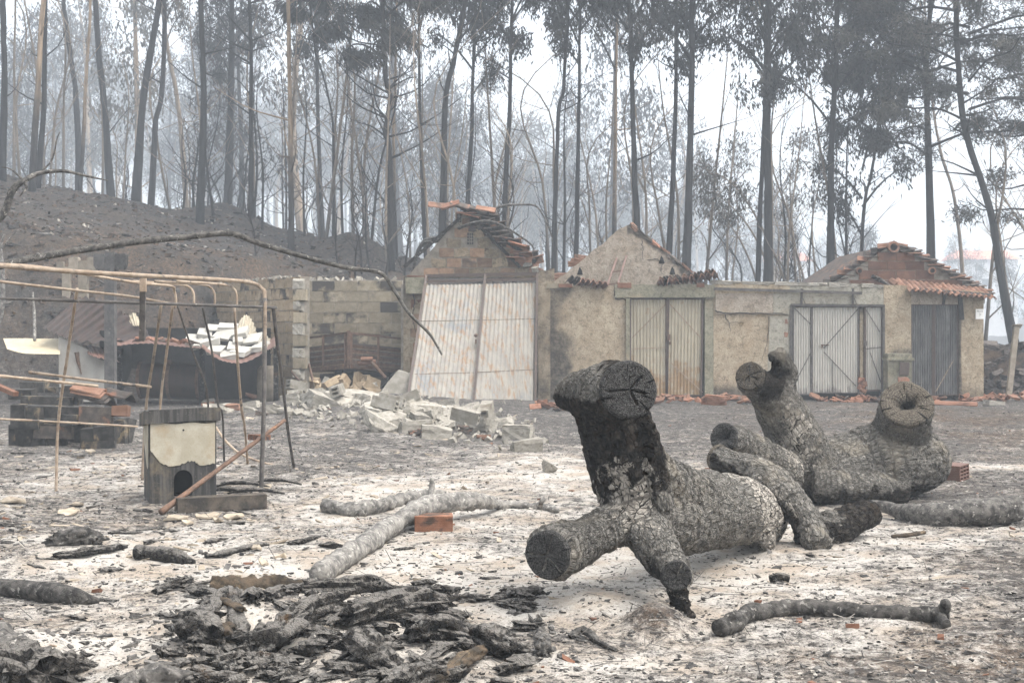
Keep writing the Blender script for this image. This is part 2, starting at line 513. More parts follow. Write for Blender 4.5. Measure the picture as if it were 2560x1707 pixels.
M_ = None
def cut_mat(name, a, b, ring=95, hollow=False):
    m = NT(name, .9, .08)
    r = m.att('rad')
    sp = m.noise(45, 4, .8); sp2 = m.noise(120, 3, .8)
    w = m.math('SINE', m.math('ADD', m.math('MULTIPLY', r, ring), m.math('MULTIPLY', sp, 6.0)))
    cv = m.n('ShaderNodeCombineXYZ'); m.set(cv.inputs[0], m.math('MULTIPLY', m.att('ca'), 5.0)); m.set(cv.inputs[1], m.math('MULTIPLY', m.att('sa'), 5.0)); m.set(cv.inputs[2], m.math('MULTIPLY', r, 1.2))
    rad = m.noise(1.0, 3, .6, cv.outputs[0])
    c = m.mix(m.ramp(sp2, .38, .66), a, b)
    c = m.mix(m.ramp(rad, .57, .63, 0, .95), c, (.006, .006, .006))
    c = m.mix(m.ramp(w, .2, 1, 0, .35), c, (.012, .011, .01))
    if hollow: c = m.mix(m.ramp(m.math('ADD', r, m.math('MULTIPLY', m.noise(7, 5, .7), 1.3)), .78, 1.05), (.012, .011, .01), c)
    m.col(c)
    h = m.math('ADD', m.math('MULTIPLY', w, .12), m.math('MULTIPLY', m.ramp(rad, .56, .68), -1.4))
    h = m.math('ADD', h, m.math('MULTIPLY', sp2, 1.0))
    m.bump(h, .9, .012)
    return m.m
M['cut_black'] = cut_mat('charred_cut_wood', (.014, .0135, .013), (.11, .106, .10))
M['cut_tan'] = cut_mat('weathered_cut_wood', (.03, .026, .022), (.14, .12, .095), 50)
M['cut_brown'] = cut_mat('burnt_cut_wood', (.045, .037, .03), (.19, .165, .13), 60, True)

M['log'] = mottled('burnt_log_bark', (.030, .028, .026), (.135, .125, .112), 18, (.34, .32, .285), 26, (.58, .70), .9, 60, .012, .88, .2, .3)
M['log_pale'] = mottled('ashy_log_bark', (.085, .08, .074), (.25, .235, .21), 16, (.42, .40, .36), 24, (.55, .70), .9, 55, .012, .9, .2, .2)
M['log_brown'] = mottled('scorched_brown_log', (.026, .022, .017), (.094, .069, .046), 12, (.165, .124, .079), 9, (.58, .72), .9, 50, .012, .88, .2, .3)
def coal():
    m = NT('charcoal', .8, .12)
    v = m.mapped((1, 1, 1)); e = m.vor(34, v)
    c = m.mix(m.ramp(m.noise(26, 5, .75), .40, .68), (.010, .0095, .009), (.060, .053, .046))
    c = m.mix(m.ramp(m.noise(11, 5, .75), .58, .70, 0, .8), c, (.33, .315, .29))
    c = m.mix(m.ramp(m.noise(5, 3, .6), .62, .75, 0, .6), c, (.10, .062, .035))
    gz = m.n('ShaderNodeNewGeometry'); sx = m.n('ShaderNodeSeparateXYZ'); m.set(sx.inputs[0], gz.outputs['True Normal'])
    du = m.math('ADD', m.math('MULTIPLY', sx.outputs[2], .28), m.noise(16, 5, .75))
    c = m.mix(m.ramp(du, .60, .80, 0, .8), c, (.20, .185, .165))
    m.col(c); m.bump(m.math('ADD', m.ramp(e, 0, .12), m.noise(60, 4, .8)), .9, .012)
    return m.m
M['coal'] = coal()
M['char_flake'] = mottled('char_flake', (.02, .019, .018), (.10, .093, .085), 8, (.26, .24, .21), 5, (.54, .66), .5, 90, .004, .85, .2, .4)
M['ash_flake'] = mottled('ash_flake', (.36, .325, .28), (.48, .445, .39), 25, (.30, .25, .20), 9, (.58, .7), .4, 90, .004, .95, .1, .2)
M['chip'] = mottled('pale_fallen_chip', (.281, .234, .174), (.391, .336, .264), 14, (.162, .123, .089), 7, (.6, .75), .3, 60, .003, .9, .15, .2)

# masonry
def plaster(name, base, lite, sootamt=.5, sootbottom=0.0, rough_b=.6, warm=(.32, .235, .15)):
    m = NT(name, .93, .12)
    c = m.mix(m.ramp(m.noise(3.2, 6, .7), .34, .66), base, lite)
    c = m.mix(m.ramp(m.noise(11, 6, .8, dist=.8), .47, .64, 0, .75), c, tuple(v * .42 for v in base))
    c = m.mix(m.ramp(m.noise(46, 4, .8), .50, .64, 0, .5), c, tuple(v * .5 for v in base))
    c = m.mix(m.ramp(m.noise(1.2, 4, .6), .55, .75, 0, .55), c, warm)
    x, y, z = m.xyz()
    soot = m.att('soot')
    f = m.ramp(m.math('ADD', soot, m.math('MULTIPLY', m.math('SUBTRACT', m.noise(2.6, 6, .72), .5), 1.3 * sootamt)), .35, .85, 0, .9)
    c = m.mix(f, c, m.mix(m.ramp(m.noise(9, 5, .75), .40, .66), (.022, .020, .018), (.12, .10, .08)))
    m.col(c)
    m.bump(m.math('ADD', m.noise(28, 6, .75), m.math('MULTIPLY', m.noise(7, 4, .6), .8)), rough_b, .03)
    return m.m
M['plaster'] = plaster('sooty_tan_plaster', (.310, .246, .169), (.412, .342, .246))
M['plaster_pale'] = plaster('grey_cement_render', (.286, .261, .207), (.356, .333, .275), .3, 0, .3)
M['plaster_gable'] = plaster('weathered_gable_plaster', (.269, .222, .171), (.382, .326, .261), .45, 0, .6)
M['lintel'] = plaster('mossy_concrete_lintel', (.199, .185, .131), (.286, .266, .198), .3, 0, .4)
M['mortar'] = mottled('mortar', (.182, .161, .130), (.280, .252, .210), 9, (.042, .038, .034), 1.6, (.55, .75), .8, 45, .012)
def block_mat(name, a, b, soot=(.5, .68)):
    m = NT(name, .94, .1, (.5, .2, .24))
    c = m.mix(m.ramp(m.noise(7, 6, .7), .35, .65), a, b)
    c = m.mix(m.ramp(m.noise(60, 3, .8), .52, .66, 0, .5), c, tuple(v * .45 for v in a))
    sm = m.ramp(m.math('ADD', m.math('MULTIPLY', m.rand, .35), m.noise(2.4, 4, .6)), soot[0] + .18, soot[1] + .2)
    c = m.mix(sm, c, (.045, .04, .035))
    hv = m.n('ShaderNodeHueSaturation'); m.set(hv.inputs['Color'], c); m.set(hv.inputs['Value'], m.ramp(m.rand, 0, 1, .8, 1.2)); c = hv.outputs[0]
    m.col(c); m.bump(m.noise(55, 5, .75), .6, .008)
    return m.m
M['block'] = block_mat('cinder_block', (.220, .187, .133), (.305, .260, .191))
M['block_warm'] = block_mat('warm_cinder_block', (.243, .185, .121), (.339, .267, .182), (.58, .75))
M['rubble'] = mottled('pale_broken_concrete', (.229, .211, .174), (.325, .302, .262), 8, (.140, .118, .088), 3, (.56, .72), .6, 50, .01, .94, .1, .15)
M['white_slab'] = mottled('white_plastered_slab', (.331, .317, .281), (.396, .382, .346), 6, (.202, .180, .144), 5, (.62, .75), .4, 40, .006, .93, .1, .08)
M['char_block'] = mottled('charred_block', (.022, .021, .020), (.06, .056, .052), 9, (.19, .145, .09), 4.5, (.56, .70), .6, 60, .006, .9, .15, .2)
M['brick_gable_a'] = mottled('weathered_hollow_brick', (.146, .091, .059), (.211, .143, .095), 7, (.056, .043, .033), 2.2, (.55, .72), .7, 40, .01, .93, .1, .35, pre=(.34, .2, .21))
M['stone_gable_a'] = mottled('rubble_stone', (.166, .133, .091), (.244, .196, .136), 14, (.078, .065, .048), 5, (.55, .7), 1.0, 26, .03, .95, .1, .25, pre=(.34, .2, .21))
M['brick_gable_d'] = mottled('soot_brown_brick', (.108, .059, .042), (.164, .088, .060), 6, (.052, .040, .034), 2.0, (.55, .75), .6, 50, .008, .93, .1, .22, pre=(.34, .2, .21))
M['brick_orange'] = mottled('orange_terracotta', (.175, .082, .05), (.235, .125, .085), 8, (.085, .052, .04), 5, (.58, .75), .4, 50, .005, .9, .15, .25)
M['brick_sooty'] = mottled('sooty_terracotta', (.185, .085, .05), (.25, .125, .08), 9, (.06, .045, .036), 6, (.47, .62), .5, 60, .005, .9, .15, .15)
M['tile_sooty'] = mottled('sooty_roof_tile', (.045, .04, .037), (.105, .086, .072), 7, (.22, .11, .07), 3.2, (.54, .68), .6, 60, .006, .9, .15, .4)
M['tile_red'] = mottled('red_roof_tile', (.167, .090, .060), (.234, .135, .093), 8, (.068, .054, .043), 4, (.55, .72), .5, 60, .006, .9, .15, .25)
M['earth'] = mottled('burnt_earth', (.035, .03, .027), (.12, .085, .06), 5, (.20, .13, .08), 8, (.6, .75), .9, 30, .02)
M['stone_dark'] = mottled('sooty_field_stone', (.045, .04, .038), (.115, .098, .085), 6, (.2, .125, .085), 4, (.62, .75), .8, 30, .02, .95, .1, .4)

# metal
def sheet(name, a, b, rust, ramt=(.56, .72), z_rust=0.0, streak=.5, blue=None):
    m = NT(name, .62, .35)
    v = m.mapped((9, 9, .55)); v2 = m.mapped((3, 3, 1.2))
    c = m.mix(m.ramp(m.noise(2.0, 5, .65, v2), .36, .64), a, b)
    if blue is not None:
        c = m.mix(m.ramp(m.noise(1.6, 4, .6), .55, .68, 0, .75), c, blue)
    rr = m.math('ADD', m.math('MULTIPLY', m.noise(1.0, 5, .7, v), streak), m.math('MULTIPLY', m.noise(3.2, 5, .7), 1 - streak))
    if z_rust:
        zz = m.xyz()[2]
        rr = m.math('ADD', rr, m.ramp(zz, z_rust, 0.0, 0, .22))
    c = m.mix(m.ramp(rr, ramt[0], ramt[1], 0, .9), c, rust)
    m.col(c); m.bump(m.noise(40, 4, .7), .15, .004)
    return m.m
M['gate_sheet'] = sheet('rust_streaked_grey_sheet', (.201, .187, .164), (.256, .237, .201), (.208, .130, .074), (.50, .62), 0, .75, (.145, .157, .164))
M['cream_sheet'] = sheet('cream_corrugated_sheet', (.302, .265, .195), (.362, .318, .236), (.242, .153, .076), (.55, .70), 1.3, .35)
M['white_sheet'] = sheet('white_corrugated_sheet', (.331, .312, .275), (.389, .367, .323), (.100, .090, .080), (.60, .76), .5, .6)
M['dark_sheet'] = sheet('smoke_blackened_sheet', (.056, .055, .053), (.112, .109, .104), (.232, .225, .214), (.55, .66), 0, .9)
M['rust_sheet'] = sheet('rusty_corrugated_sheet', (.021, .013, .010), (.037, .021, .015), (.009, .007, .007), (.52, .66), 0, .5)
M['red_sheet'] = sheet('red_oxide_sheet', (.110, .058, .043), (.160, .092, .070), (.055, .030, .020), (.55, .7), 0, .3)
M['yellow_sheet'] = sheet('cream_plastic_sheet', (.425, .357, .238), (.484, .416, .289), (.306, .238, .136), (.62, .76), 0, .6)
M['slate_sheet'] = sheet('leaning_cement_panel', (.245, .227, .198), (.295, .277, .245), (.086, .050, .036), (.60, .70), 0, .8)
M['rust'] = mottled('rusted_iron', (.064, .040, .028), (.132, .078, .053), 14, (.221, .120, .068), 8, (.6, .74), .5, 90, .003, .8, .3, .2)
M['brown_metal'] = mottled('brown_painted_metal', (.053, .036, .028), (.077, .055, .043), 12, (.124, .078, .050), 6, (.6, .75), .3, 80, .002, .6, .4, .1)
M['tube_tan'] = mottled('scorched_tan_tube', (.225, .165, .115), (.33, .265, .20), 13, (.075, .064, .056), 7, (.56, .68), .5, 90, .003, .75, .3, .2)
M['tube_dark'] = mottled('smoke_dark_tube', (.055, .05, .047), (.115, .103, .092), 13, (.30, .27, .23), 30, (.62, .7), .5, 90, .003, .75, .3, .2)
M['dark_metal'] = mottled('black_iron', (.018, .017, .016), (.045, .04, .036), 12, None, 2, bump=.3, rough=.7)
M['concrete_dark'] = mottled('smoke_dark_concrete', (.048, .046, .045), (.085, .08, .076), 9, (.16, .15, .135), 14, (.62, .74), .5, 60, .005)
M['concrete_tan'] = mottled('tan_concrete', (.184, .156, .120), (.248, .216, .172), 8, (.096, .080, .064), 4, (.58, .74), .5, 60, .005)
M['black_void'] = mottled('void_black', (.008, .008, .008), (.018, .017, .016), 6, None, bump=.2)  # near-black colour standing in for shade in holes and interiors; also tyres
M['crack'] = mottled('crack_shadow', (.022, .02, .018), (.045, .04, .034), 20, None, bump=.2)
M['sign'] = mottled('white_enamel_sign', (.66, .64, .60), (.72, .70, .66), 10, None, bump=.05, rough=.5)
M['sign_ink'] = mottled('sign_ink', (.10, .10, .10), (.16, .155, .15), 10, None, bump=.05)
M['doghouse_old'] = mottled('charred_cement_board', (.040, .038, .037), (.070, .066, .062), 10, (.15, .115, .075), 2.4, (.56, .78), .4, 60, .004, .8, .3, .05)
def dh_b():
    m = NT('sooty_cement_board', .85, .25)
    v = m.mapped((26, 26, 1.6))
    c = m.mix(m.ramp(m.noise(1.0, 4, .65, v), .38, .66), (.030, .0285, .0275), (.085, .08, .073))
    c = m.mix(m.ramp(m.noise(3.4, 5, .7), .50, .72, 0, .75), c, (.17, .135, .088))
    c = m.mix(m.ramp(m.noise(90, 2, .8), .66, .72, 0, .6), c, (.3, .28, .25))
    m.col(c); m.bump(m.noise(1.0, 4, .65, v), .4, .004); return m.m
M['doghouse'] = dh_b()
def dh_pl():
    m = NT('cream_cement_face', .92, .12)
    c = m.mix(m.ramp(m.noise(5, 5, .65), .35, .65), (.32, .29, .22), (.41, .375, .30))
    c = m.mix(m.ramp(m.noise(70, 3, .8), .52, .66, 0, .5), c, (.28, .235, .155))
    c = m.mix(m.ramp(m.noise(3.4, 4, .6), .58, .76, 0, .6), c, (.29, .21, .12))
    m.col(c); m.bump(m.noise(90, 4, .7), .4, .004); return m.m
M['doghouse_face'] = dh_pl()
M['wood_plank'] = mottled('charred_plank', (.03, .027, .024), (.085, .07, .055), 8, (.25, .20, .145), 3.5, (.57, .7), .6, 40, .006)

# trees
def trunk_mat(name, low, high, zmix=None, spot=(.22, .2, .18)):
    m = NT(name, .92, .12)
    v = m.mapped((8, 8, 1.2))
    c = m.mix(m.ramp(m.noise(1.6, 4, .65, v), .35, .68), low, tuple(min(1, a * 2.1) for a in low))
    if zmix:
        z = m.xyz()[2]
        f = m.ramp(m.math('ADD', z, m.math('MULTIPLY', m.noise(.9, 4, .6), 3.0)), zmix[0], zmix[1])
        hi = m.mix(m.ramp(m.noise(1.3, 4, .65, v), .35, .65), high, tuple(a * .55 for a in high))
        c = m.mix(f, c, hi)
    m.col(c); m.bump(m.noise(1.8, 4, .7, v), .7, .03)
    return m.m
M['trunk_black'] = trunk_mat('charred_trunk', (.016, .015, .015), None)
M['trunk_tan'] = trunk_mat('peeling_eucalyptus_trunk', (.024, .022, .021), (.33, .245, .165), (3.0, 6.0))
M['trunk_grey'] = trunk_mat('grey_stem', (.06, .055, .05), (.24, .195, .15), (1.5, 4.5))
M['leaf_dark'] = mottled('charred_leaves', (.018, .018, .018), (.042, .040, .037), 1.4, (.075, .062, .048), .7, (.55, .7), 0.0, 10, .001, .8, .2, .25)
M['leaf_brown'] = mottled('scorched_leaves', (.045, .042, .036), (.085, .078, .062), 1.2, (.12, .095, .066), .6, (.55, .7), 0.0, 10, .001, .8, .2, .25)
M['wall_white'] = mottled('white_house_wall', (.70, .68, .66), (.78, .76, .74), 2, None, bump=.1)
M['far_roof'] = mottled('far_red_roof', (.45, .16, .10), (.52, .20, .13), 2, None, bump=.1)
M['far_glass'] = mottled('far_window', (.03, .035, .04), (.06, .065, .07), 2, None, bump=.0, rough=.3, spec=.5)
# ------------------------------------------------------------------ ground sheet
def ellipse_mask(x, y, items):
    a = np.zeros_like(x)
    for (px, py, rx, ry, h) in items:
        D = Dof(py); cx = (px - 1280) / F * D
        sx = rx / F * D; sy = abs(Dof(py - ry) - Dof(py + ry)) / 2
        a = np.maximum(a, h * np.exp(-(((x - cx) / sx) ** 2 + ((y - D) / sy) ** 2) * .8))
    return a
ASH = [(1720, 1390, 480, 120, 1.0), (1500, 1480, 420, 90, .95), (900, 1450, 650, 150, .92), (600, 1620, 800, 110, 1.0), (1420, 1190, 330, 60, .80),
       (1080, 1250, 380, 80, .80), (300, 1400, 420, 120, .72), (250, 1200, 330, 80, .48), (2250, 1345, 300, 30, .7), (2460, 1165, 170, 10, .8),
       (2100, 1600, 300, 40, .42), (1500, 1640, 330, 60, .62), (2330, 1450, 160, 18, .62), (2150, 1572, 200, 10, .6), (700, 1060, 300, 40, .25),
       (1850, 1300, 380, 60, .9), (150, 1075, 120, 25, .5)]
BROWN = [(2400, 1060, 420, 60, .9), (2100, 1120, 300, 60, .6), (2350, 1650, 500, 90, .75), (2300, 1400, 300, 60, .4), (300, 1250, 300, 80, .35), (1640, 1560, 80, 26, 1.0), (1420, 1460, 130, 20, .5)]

rows_near = np.exp(np.linspace(math.log(4.2), math.log(34), 400))
rows = np.concatenate([np.linspace(-40, 3.6, 24), rows_near, np.linspace(34.2, 60, 150), np.geomspace(63, 460, 40)])
u = np.linspace(-1, 1, 640); u = np.sign(u) * (.55 * np.abs(u) + .45 * np.abs(u) ** 3)
YY, UU = np.meshgrid(rows, u, indexing='ij')
XX = UU * (7.0 + .95 * np.clip(YY, 0, None))
ZZ = zt(XX, YY, True)
ash = .16 + .16 * sstep(26, 18, YY) + .74 * ellipse_mask(XX, YY, ASH) + .15 * fbm(XX * .8, YY * .8, 0, 61, 3)
ash *= 1 - sstep(25, 34, YY)
ash *= 1 - ellipse_mask(XX, YY, [(1640, 1562, 80, 16, .9), (1440, 1462, 140, 12, .5)])
brown = ellipse_mask(XX, YY, BROWN)
bank = sstep(29.5, 34, YY) * (1 - .55 * sstep(37, 41, YY))
brown = np.maximum(brown, bank * .8)
mb = MB(); mb.grid(np.stack([XX, YY, ZZ], -1).reshape(-1, 3), len(rows), len(u))
me = mb.mesh('ground', M['ground'], True)
attr(me, 'ash', ash.ravel()); attr(me, 'brown', brown.ravel())
me.flip_normals()
g = bpy.data.objects.new('ground', me); COL.objects.link(g); g['kind'] = 'structure'
# ------------------------------------------------------------------ buildings
DW = 30.6                          # distance of the garage fronts
def fx(px, D=DW): return (px - 1280) / F * D
def fz(py, D=DW): return EYE + (HZ - py) / F * D

def ragged(mb, xs, zb, zts, y0, y1):
    """a wall slab over xs with a given (ragged) top; y0 front, y1 back"""
    n = len(xs); zb = np.broadcast_to(zb, (n,)); 
    fr = np.stack([xs, np.full(n, y0), zb], 1); ft = np.stack([xs, np.full(n, y0), zts], 1)
    bt = np.stack([xs, np.full(n, y1), zts], 1); bb = np.stack([xs, np.full(n, y1), zb], 1)
    V = np.vstack([fr, ft, bt, bb]); i = np.arange(n - 1)
    f = lambda a, b: np.stack([a * n + i, a * n + i + 1, b * n + i + 1, b * n + i], 1)
    ends = np.array([[0, n, 2 * n, 3 * n], [n - 1, 4 * n - 1, 3 * n - 1, 2 * n - 1]])
    return mb.add(V, f(0, 1), f(1, 2), f(2, 3), ends)

def soot_of(o, fn):
    me = o.data; n = len(me.vertices)
    co = np.empty(n * 3, np.float32); me.vertices.foreach_get('co', co); co = co.reshape(-1, 3)
    org = ORG[o.name]
    attr(me, 'soot', .14 + fn(co[:, 0] + org[0], co[:, 2] + org[2]))

def dense_wall(mb, x0, x1, z0, ztop, y0, y1, nx=24, nz=14, rag=.02, seed=1):
    """wall with a gridded front so soot can vary over it; ztop(x)"""
    xs = np.linspace(x0, x1, nx)
    t = ztop(xs) + rag * fbm(xs * 6, xs * 0, seed, seed, 3)
    Z = z0 + (t[:, None] - z0) * np.linspace(0, 1, nz)[None]
    X = np.repeat(xs[:, None], nz, 1)
    Y = y0 + .012 * fbm(X * 2.2, Z * 2.2, seed, seed + 3, 3)
    mb.grid(np.stack([X, Y, Z], -1).reshape(-1, 3), nx, nz)
    n = nx
    ft = np.stack([xs, Y[:, -1], t], 1); bt = np.stack([xs, np.full(n, y1), t], 1)
    fb = np.stack([xs, Y[:, 0], np.full(n, z0)], 1); bb = np.stack([xs, np.full(n, y1), np.full(n, z0)], 1)
    i = np.arange(n - 1)
    mb.add(np.vstack([ft, bt, bb]), np.stack([i, i + 1, n + i + 1, n + i], 1), np.stack([n + i, n + i + 1, 2 * n + i + 1, 2 * n + i], 1))
    for k in (0, -1):
        col = np.stack([X[k], Y[k], Z[k]], 1); back = col.copy(); back[:, 1] = y1
        j = np.arange(nz - 1)
        mb.add(np.vstack([col, back]), np.stack([j, j + 1, nz + j + 1, nz + j], 1))
    return mb

def corrugated(mb, TL, TR, BR, BL, pitch, amp, nv=8, per=6, dent=.0, seed=0):
    TL, TR, BR, BL = (np.asarray(p, float) for p in (TL, TR, BR, BL))
    w = np.linalg.norm(TR - TL); nu = max(8, int(w / pitch * per))
    nrm = np.cross(TR - TL, BL - TL); nrm /= np.linalg.norm(nrm)
    if nrm[1] > 0: nrm = -nrm
    uu, vv = np.meshgrid(np.linspace(0, 1, nu), np.linspace(0, 1, nv), indexing='ij')
    P = (TL * (1 - uu[..., None]) + TR * uu[..., None]) * (1 - vv[..., None]) + (BL * (1 - uu[..., None]) + BR * uu[..., None]) * vv[..., None]
    d = amp * np.clip(1.6 * np.sin(uu * w / pitch * 2 * math.pi), -1, 1)
    if dent: d = d + dent * fbm(P[..., 0] * 1.5, P[..., 2] * 1.5, seed, seed, 3)
    P = P + nrm * d[..., None]
    mb.grid(P.reshape(-1, 3), nu, nv)
    return mb

def crack(parent, pts, w=.02, y=DW, mat='crack'):
    """dark jagged crack lying 3 mm proud of a wall face; pts are photograph pixels on that face"""
    P = np.array([[fx(a, y), y - .016, fz(b, y)] for a, b in pts])
    P = cr(P, len(P) * 4); P[1:-1, 0] += rng.normal(0, .008, len(P) - 2); P[1:-1, 2] += rng.normal(0, .008, len(P) - 2)
    m_ = MB(); m_.tube(P, np.linspace(w, w * .4, len(P)) * .5, 5, flat=1.0)
    return part('crack', m_, M[mat], parent)

# shared small pieces ------------------------------------------------
def hollow_brick(name, L, Wd, H, nx, nz, mat, t=.012):
    m_ = MB()
    for i in range(nz + 1): m_.box((0, 0, t / 2 + i * (H - t) / nz), (L, Wd, t))
    for i in range(nx + 1): m_.box((0, -Wd / 2 + t / 2 + i * (Wd - t) / nx, H / 2), (L - .002, t + .0005, H - .001))
    m_.box((0, 0, H / 2), (L * .5, Wd * .97, H * .97))
    for i in range(9):
        for sg_ in (-1, 1): m_.box((0, sg_ * (Wd / 2 + .0015), H * (i + .5) / 9), (L - .004, .005, H / 19))
    return m_.mesh(name, M[mat])
def roof_tile_mesh(name, mat, L=.42, Wd=.24, seed=0):
    m_ = MB(); nu, nv = 9, 4
    uu, vv = np.meshgrid(np.linspace(-1, 1, nu), np.linspace(0, 1, nv), indexing='ij')
    x = uu * Wd / 2; y = (vv - .5) * L
    z = .045 * np.cos(uu * math.pi * .9) * (1 - .12 * vv) + .012 * vv
    top = np.stack([x, y, z], -1).reshape(-1, 3) + rng.normal(0, .003, (nu * nv, 3))
    m_.grid(top, nu, nv)
    bot = top.copy(); bot[:, 2] -= .022
    m_.grid(bot[::-1], nu, nv)
    i = np.arange(nu - 1)
    for a in (0, nv - 1):
        k = np.arange(nu) * nv + a
        m_.add(np.vstack([top[k], bot[k]]), np.stack([i, i + 1, nu + i + 1, nu + i], 1))
    for a in (0, nu - 1):
        k = a * nv + np.arange(nv); j = np.arange(nv - 1)
        m_.add(np.vstack([top[k], bot[k]]), np.stack([j, j + 1, nv + j + 1, nv + j], 1))
    return m_.mesh(name, M[mat], False)
def chunk_mesh(name, mat, size=(1, 1, 1), jit=.09, seed=0, cutn=2):
    """broken lump: subdivided box pushed about and sliced by planes"""
    r = np.random.default_rng(seed)
    m_ = MB(); n = 5
    g1 = np.linspace(-.5, .5, n)
    V = []; 
    for ax in range(3):
        for sgn in (-.5, .5):
            a, b = np.meshgrid(g1, g1, indexing='ij')
            P = np.zeros((n, n, 3)); P[..., ax] = sgn; P[..., (ax + 1) % 3] = a; P[..., (ax + 2) % 3] = b * (1 if sgn > 0 else -1)
            V.append(P.reshape(-1, 3))
    for P in V:
        q = P.copy()
        for k in range(cutn):
            rr = np.random.default_rng(seed * 7 + k)
            nn = rr.normal(0, 1, 3); nn /= np.linalg.norm(nn); d = rr.uniform(.33, .5)
            over = np.clip(q @ nn - d, 0, None); q = q - over[:, None] * nn
        q = q + jit * np.stack([fbm(q[:, 0] * 3 + k * 9, q[:, 1] * 3, q[:, 2] * 3, seed + k, 3) for k in range(3)], 1)
        m_.grid(q * np.asarray(size), n, n)
    return m_.mesh(name, M[mat])
BRICK1 = hollow_brick('hollow_brick', .30, .20, .13, 3, 3, 'brick_orange')
BRICK2 = hollow_brick('hollow_brick_sooty', .30, .20, .13, 3, 3, 'brick_sooty')
BRICK_GREY = hollow_brick('hollow_brick_grey', .30, .20, .15, 3, 4, 'red_sheet')
BLOCK_HOLLOW = hollow_brick('hollow_block', .48, .20, .20, 1, 2, 'rubble', .035)
TILE_S = [roof_tile_mesh('roof_tile', 'tile_sooty') for _ in range(3)]
TILE_R = [roof_tile_mesh('roof_tile_red', 'tile_red') for _ in range(3)]
TILE_O = [roof_tile_mesh('roof_tile_orange', 'brick_orange') for _ in range(2)]
CHUNKS = [chunk_mesh('broken_block', 'rubble', seed=20 + i, cutn=1 + i % 3) for i in range(8)]
CHUNKS_T = [chunk_mesh('terracotta_shard', ('brick_orange', 'tile_red', 'brick_orange', 'tile_red', 'tile_sooty')[i], seed=40 + i, cutn=3, jit=.12) for i in range(5)]
CHUNKS_D = [chunk_mesh('sooty_stone', 'stone_dark', seed=60 + i, cutn=3, jit=.15) for i in range(5)]
WBLK = MB().box((0, 0, 0), (1, 1, 1)).mesh('block_piece', M['block'])

def pieces(mesh_mat, jit=.03, n=3):
    out = []
    for k in range(n):
        m_ = MB(); 
        g1 = np.linspace(-.5, .5, 3)
        a, b = np.meshgrid(g1, g1, indexing='ij')
        top = np.stack([a, np.full_like(a, -.5), b], -1).reshape(-1, 3)
        top = top + rng.normal(0, jit, top.shape) * np.array([.5, .6, 1])
        m_.grid(top, 3, 3)
        bk = top.copy(); bk[:, 1] = .5
        rim = [0, 1, 2, 5, 8, 7, 6, 3]
        m_.add(np.vstack([top[rim], bk[rim]]), [[i, (i + 1) % 8, 8 + (i + 1) % 8, 8 + i] for i in range(8)])
        out.append(m_.mesh('block_piece', M[mesh_mat]))
    return out
P_BLOCK, P_WARM = pieces('block', .012), pieces('block_warm', .02)
P_GA, P_GS, P_GD = pieces('brick_gable_a', .03), pieces('stone_gable_a', .06), pieces('brick_gable_d', .02)

def courses(parent, name, P0, dx, length, z0, height, bl, bh, depth, meshes, keep=None, joint=.016, proud=.012, rz=None):
    """blocks laid in courses on a wall face; P0 = start of the face, dx = unit direction along it"""
    dx = np.asarray(dx, float); ang = math.atan2(dx[1], dx[0])
    nr = int(round(height / bh))
    for r_ in range(nr):
        off = -(bl * .5) * (r_ % 2)
        k = 0
        while off < length - .02:
            a, b = max(0, off), min(length, off + bl)
            if b - a > .07:
                c = P0 + dx * (a + b) / 2; zc = z0 + (r_ + .5) * bh
                if keep is None or keep((a + b) / 2, zc, r_):
                    nrm = np.array([dx[1], -dx[0], 0.])       # towards the viewer
                    pos = np.array([c[0], c[1], zc]) - nrm * (depth / 2 - proud - rng.uniform(0, .007))
                    ms = meshes(r_, k) if callable(meshes) else meshes[rng.integers(len(meshes))]
                    inst(ms, name, pos, (rng.normal(0, .006), rng.normal(0, .006), ang), ((b - a) - joint, depth, bh - joint), parent)
            off += bl; k += 1

# ---- A: ruined brick shed ------------------------------------------
bA = empty('brick_shed', (fx(1180), DW + 2, 0), 'ruined brick shed with sooty stepped gable and broken roof tiles behind the leaning gate', 'shed')
def gA(x):
    apex, l, r_ = fx(1165), fx(1018), fx(1350)
    zl, za, zr = fz(686), fz(524), fz(672)
    return np.where(x < apex, zl + (za - zl) * np.clip((x - l) / (apex - l), -.2, 1), za + (zr - za) * np.clip((x - apex) / (r_ - apex), 0, 1.2))
YA = DW + .06
m_ = MB(); xs = np.linspace(fx(1020), fx(1344), 60)
ragged(m_, xs, fz(694), gA(xs) - .03 + .03 * fbm(xs * 7, xs * 0, 2, 2, 3), YA, YA + .24)
part('gable_core', m_, M['mortar'], bA)
def keepA(a, zc, r_):
    x = fx(1020) + a
    return zc + .09 < gA(np.array([x - .11]))[0] and zc + .09 < gA(np.array([x + .11]))[0] and not (1168 < 1280 + x / DW * F < 1182 and 575 < HZ - (zc - EYE) / DW * F < 622)
courses(bA, 'brick', np.array([fx(1020), YA, 0]), (1, 0, 0), fx(1344) - fx(1020), fz(694), 1.5, .33, .215, .2,
        lambda r_, k: (P_GS if rng.random() < .33 else P_GA)[rng.integers(3)], keepA)
# little vents with bars
for (a, b, c, d) in ((1168, 582, 1183, 611), (1142, 536, 1153, 556)):
    m_ = MB(); m_.box((fx((a + c) / 2), YA - .001, fz((b + d) / 2)), (fx(c) - fx(a), .06, fz(b) - fz(d)))
    v = part('vent', m_, M['black_void'], bA)
    m_ = MB()
    for i in range(1, 3): m_.box((fx(a + (c - a) * i / 3), YA - .034, fz((b + d) / 2)), (.012, .012, fz(b) - fz(d)))
    for i in range(1, 4): m_.box((fx((a + c) / 2), YA - .034, fz(b + (d - b) * i / 4)), (fx(c) - fx(a), .011, .012))
    part('vent_grille', m_, M['mortar'], v)
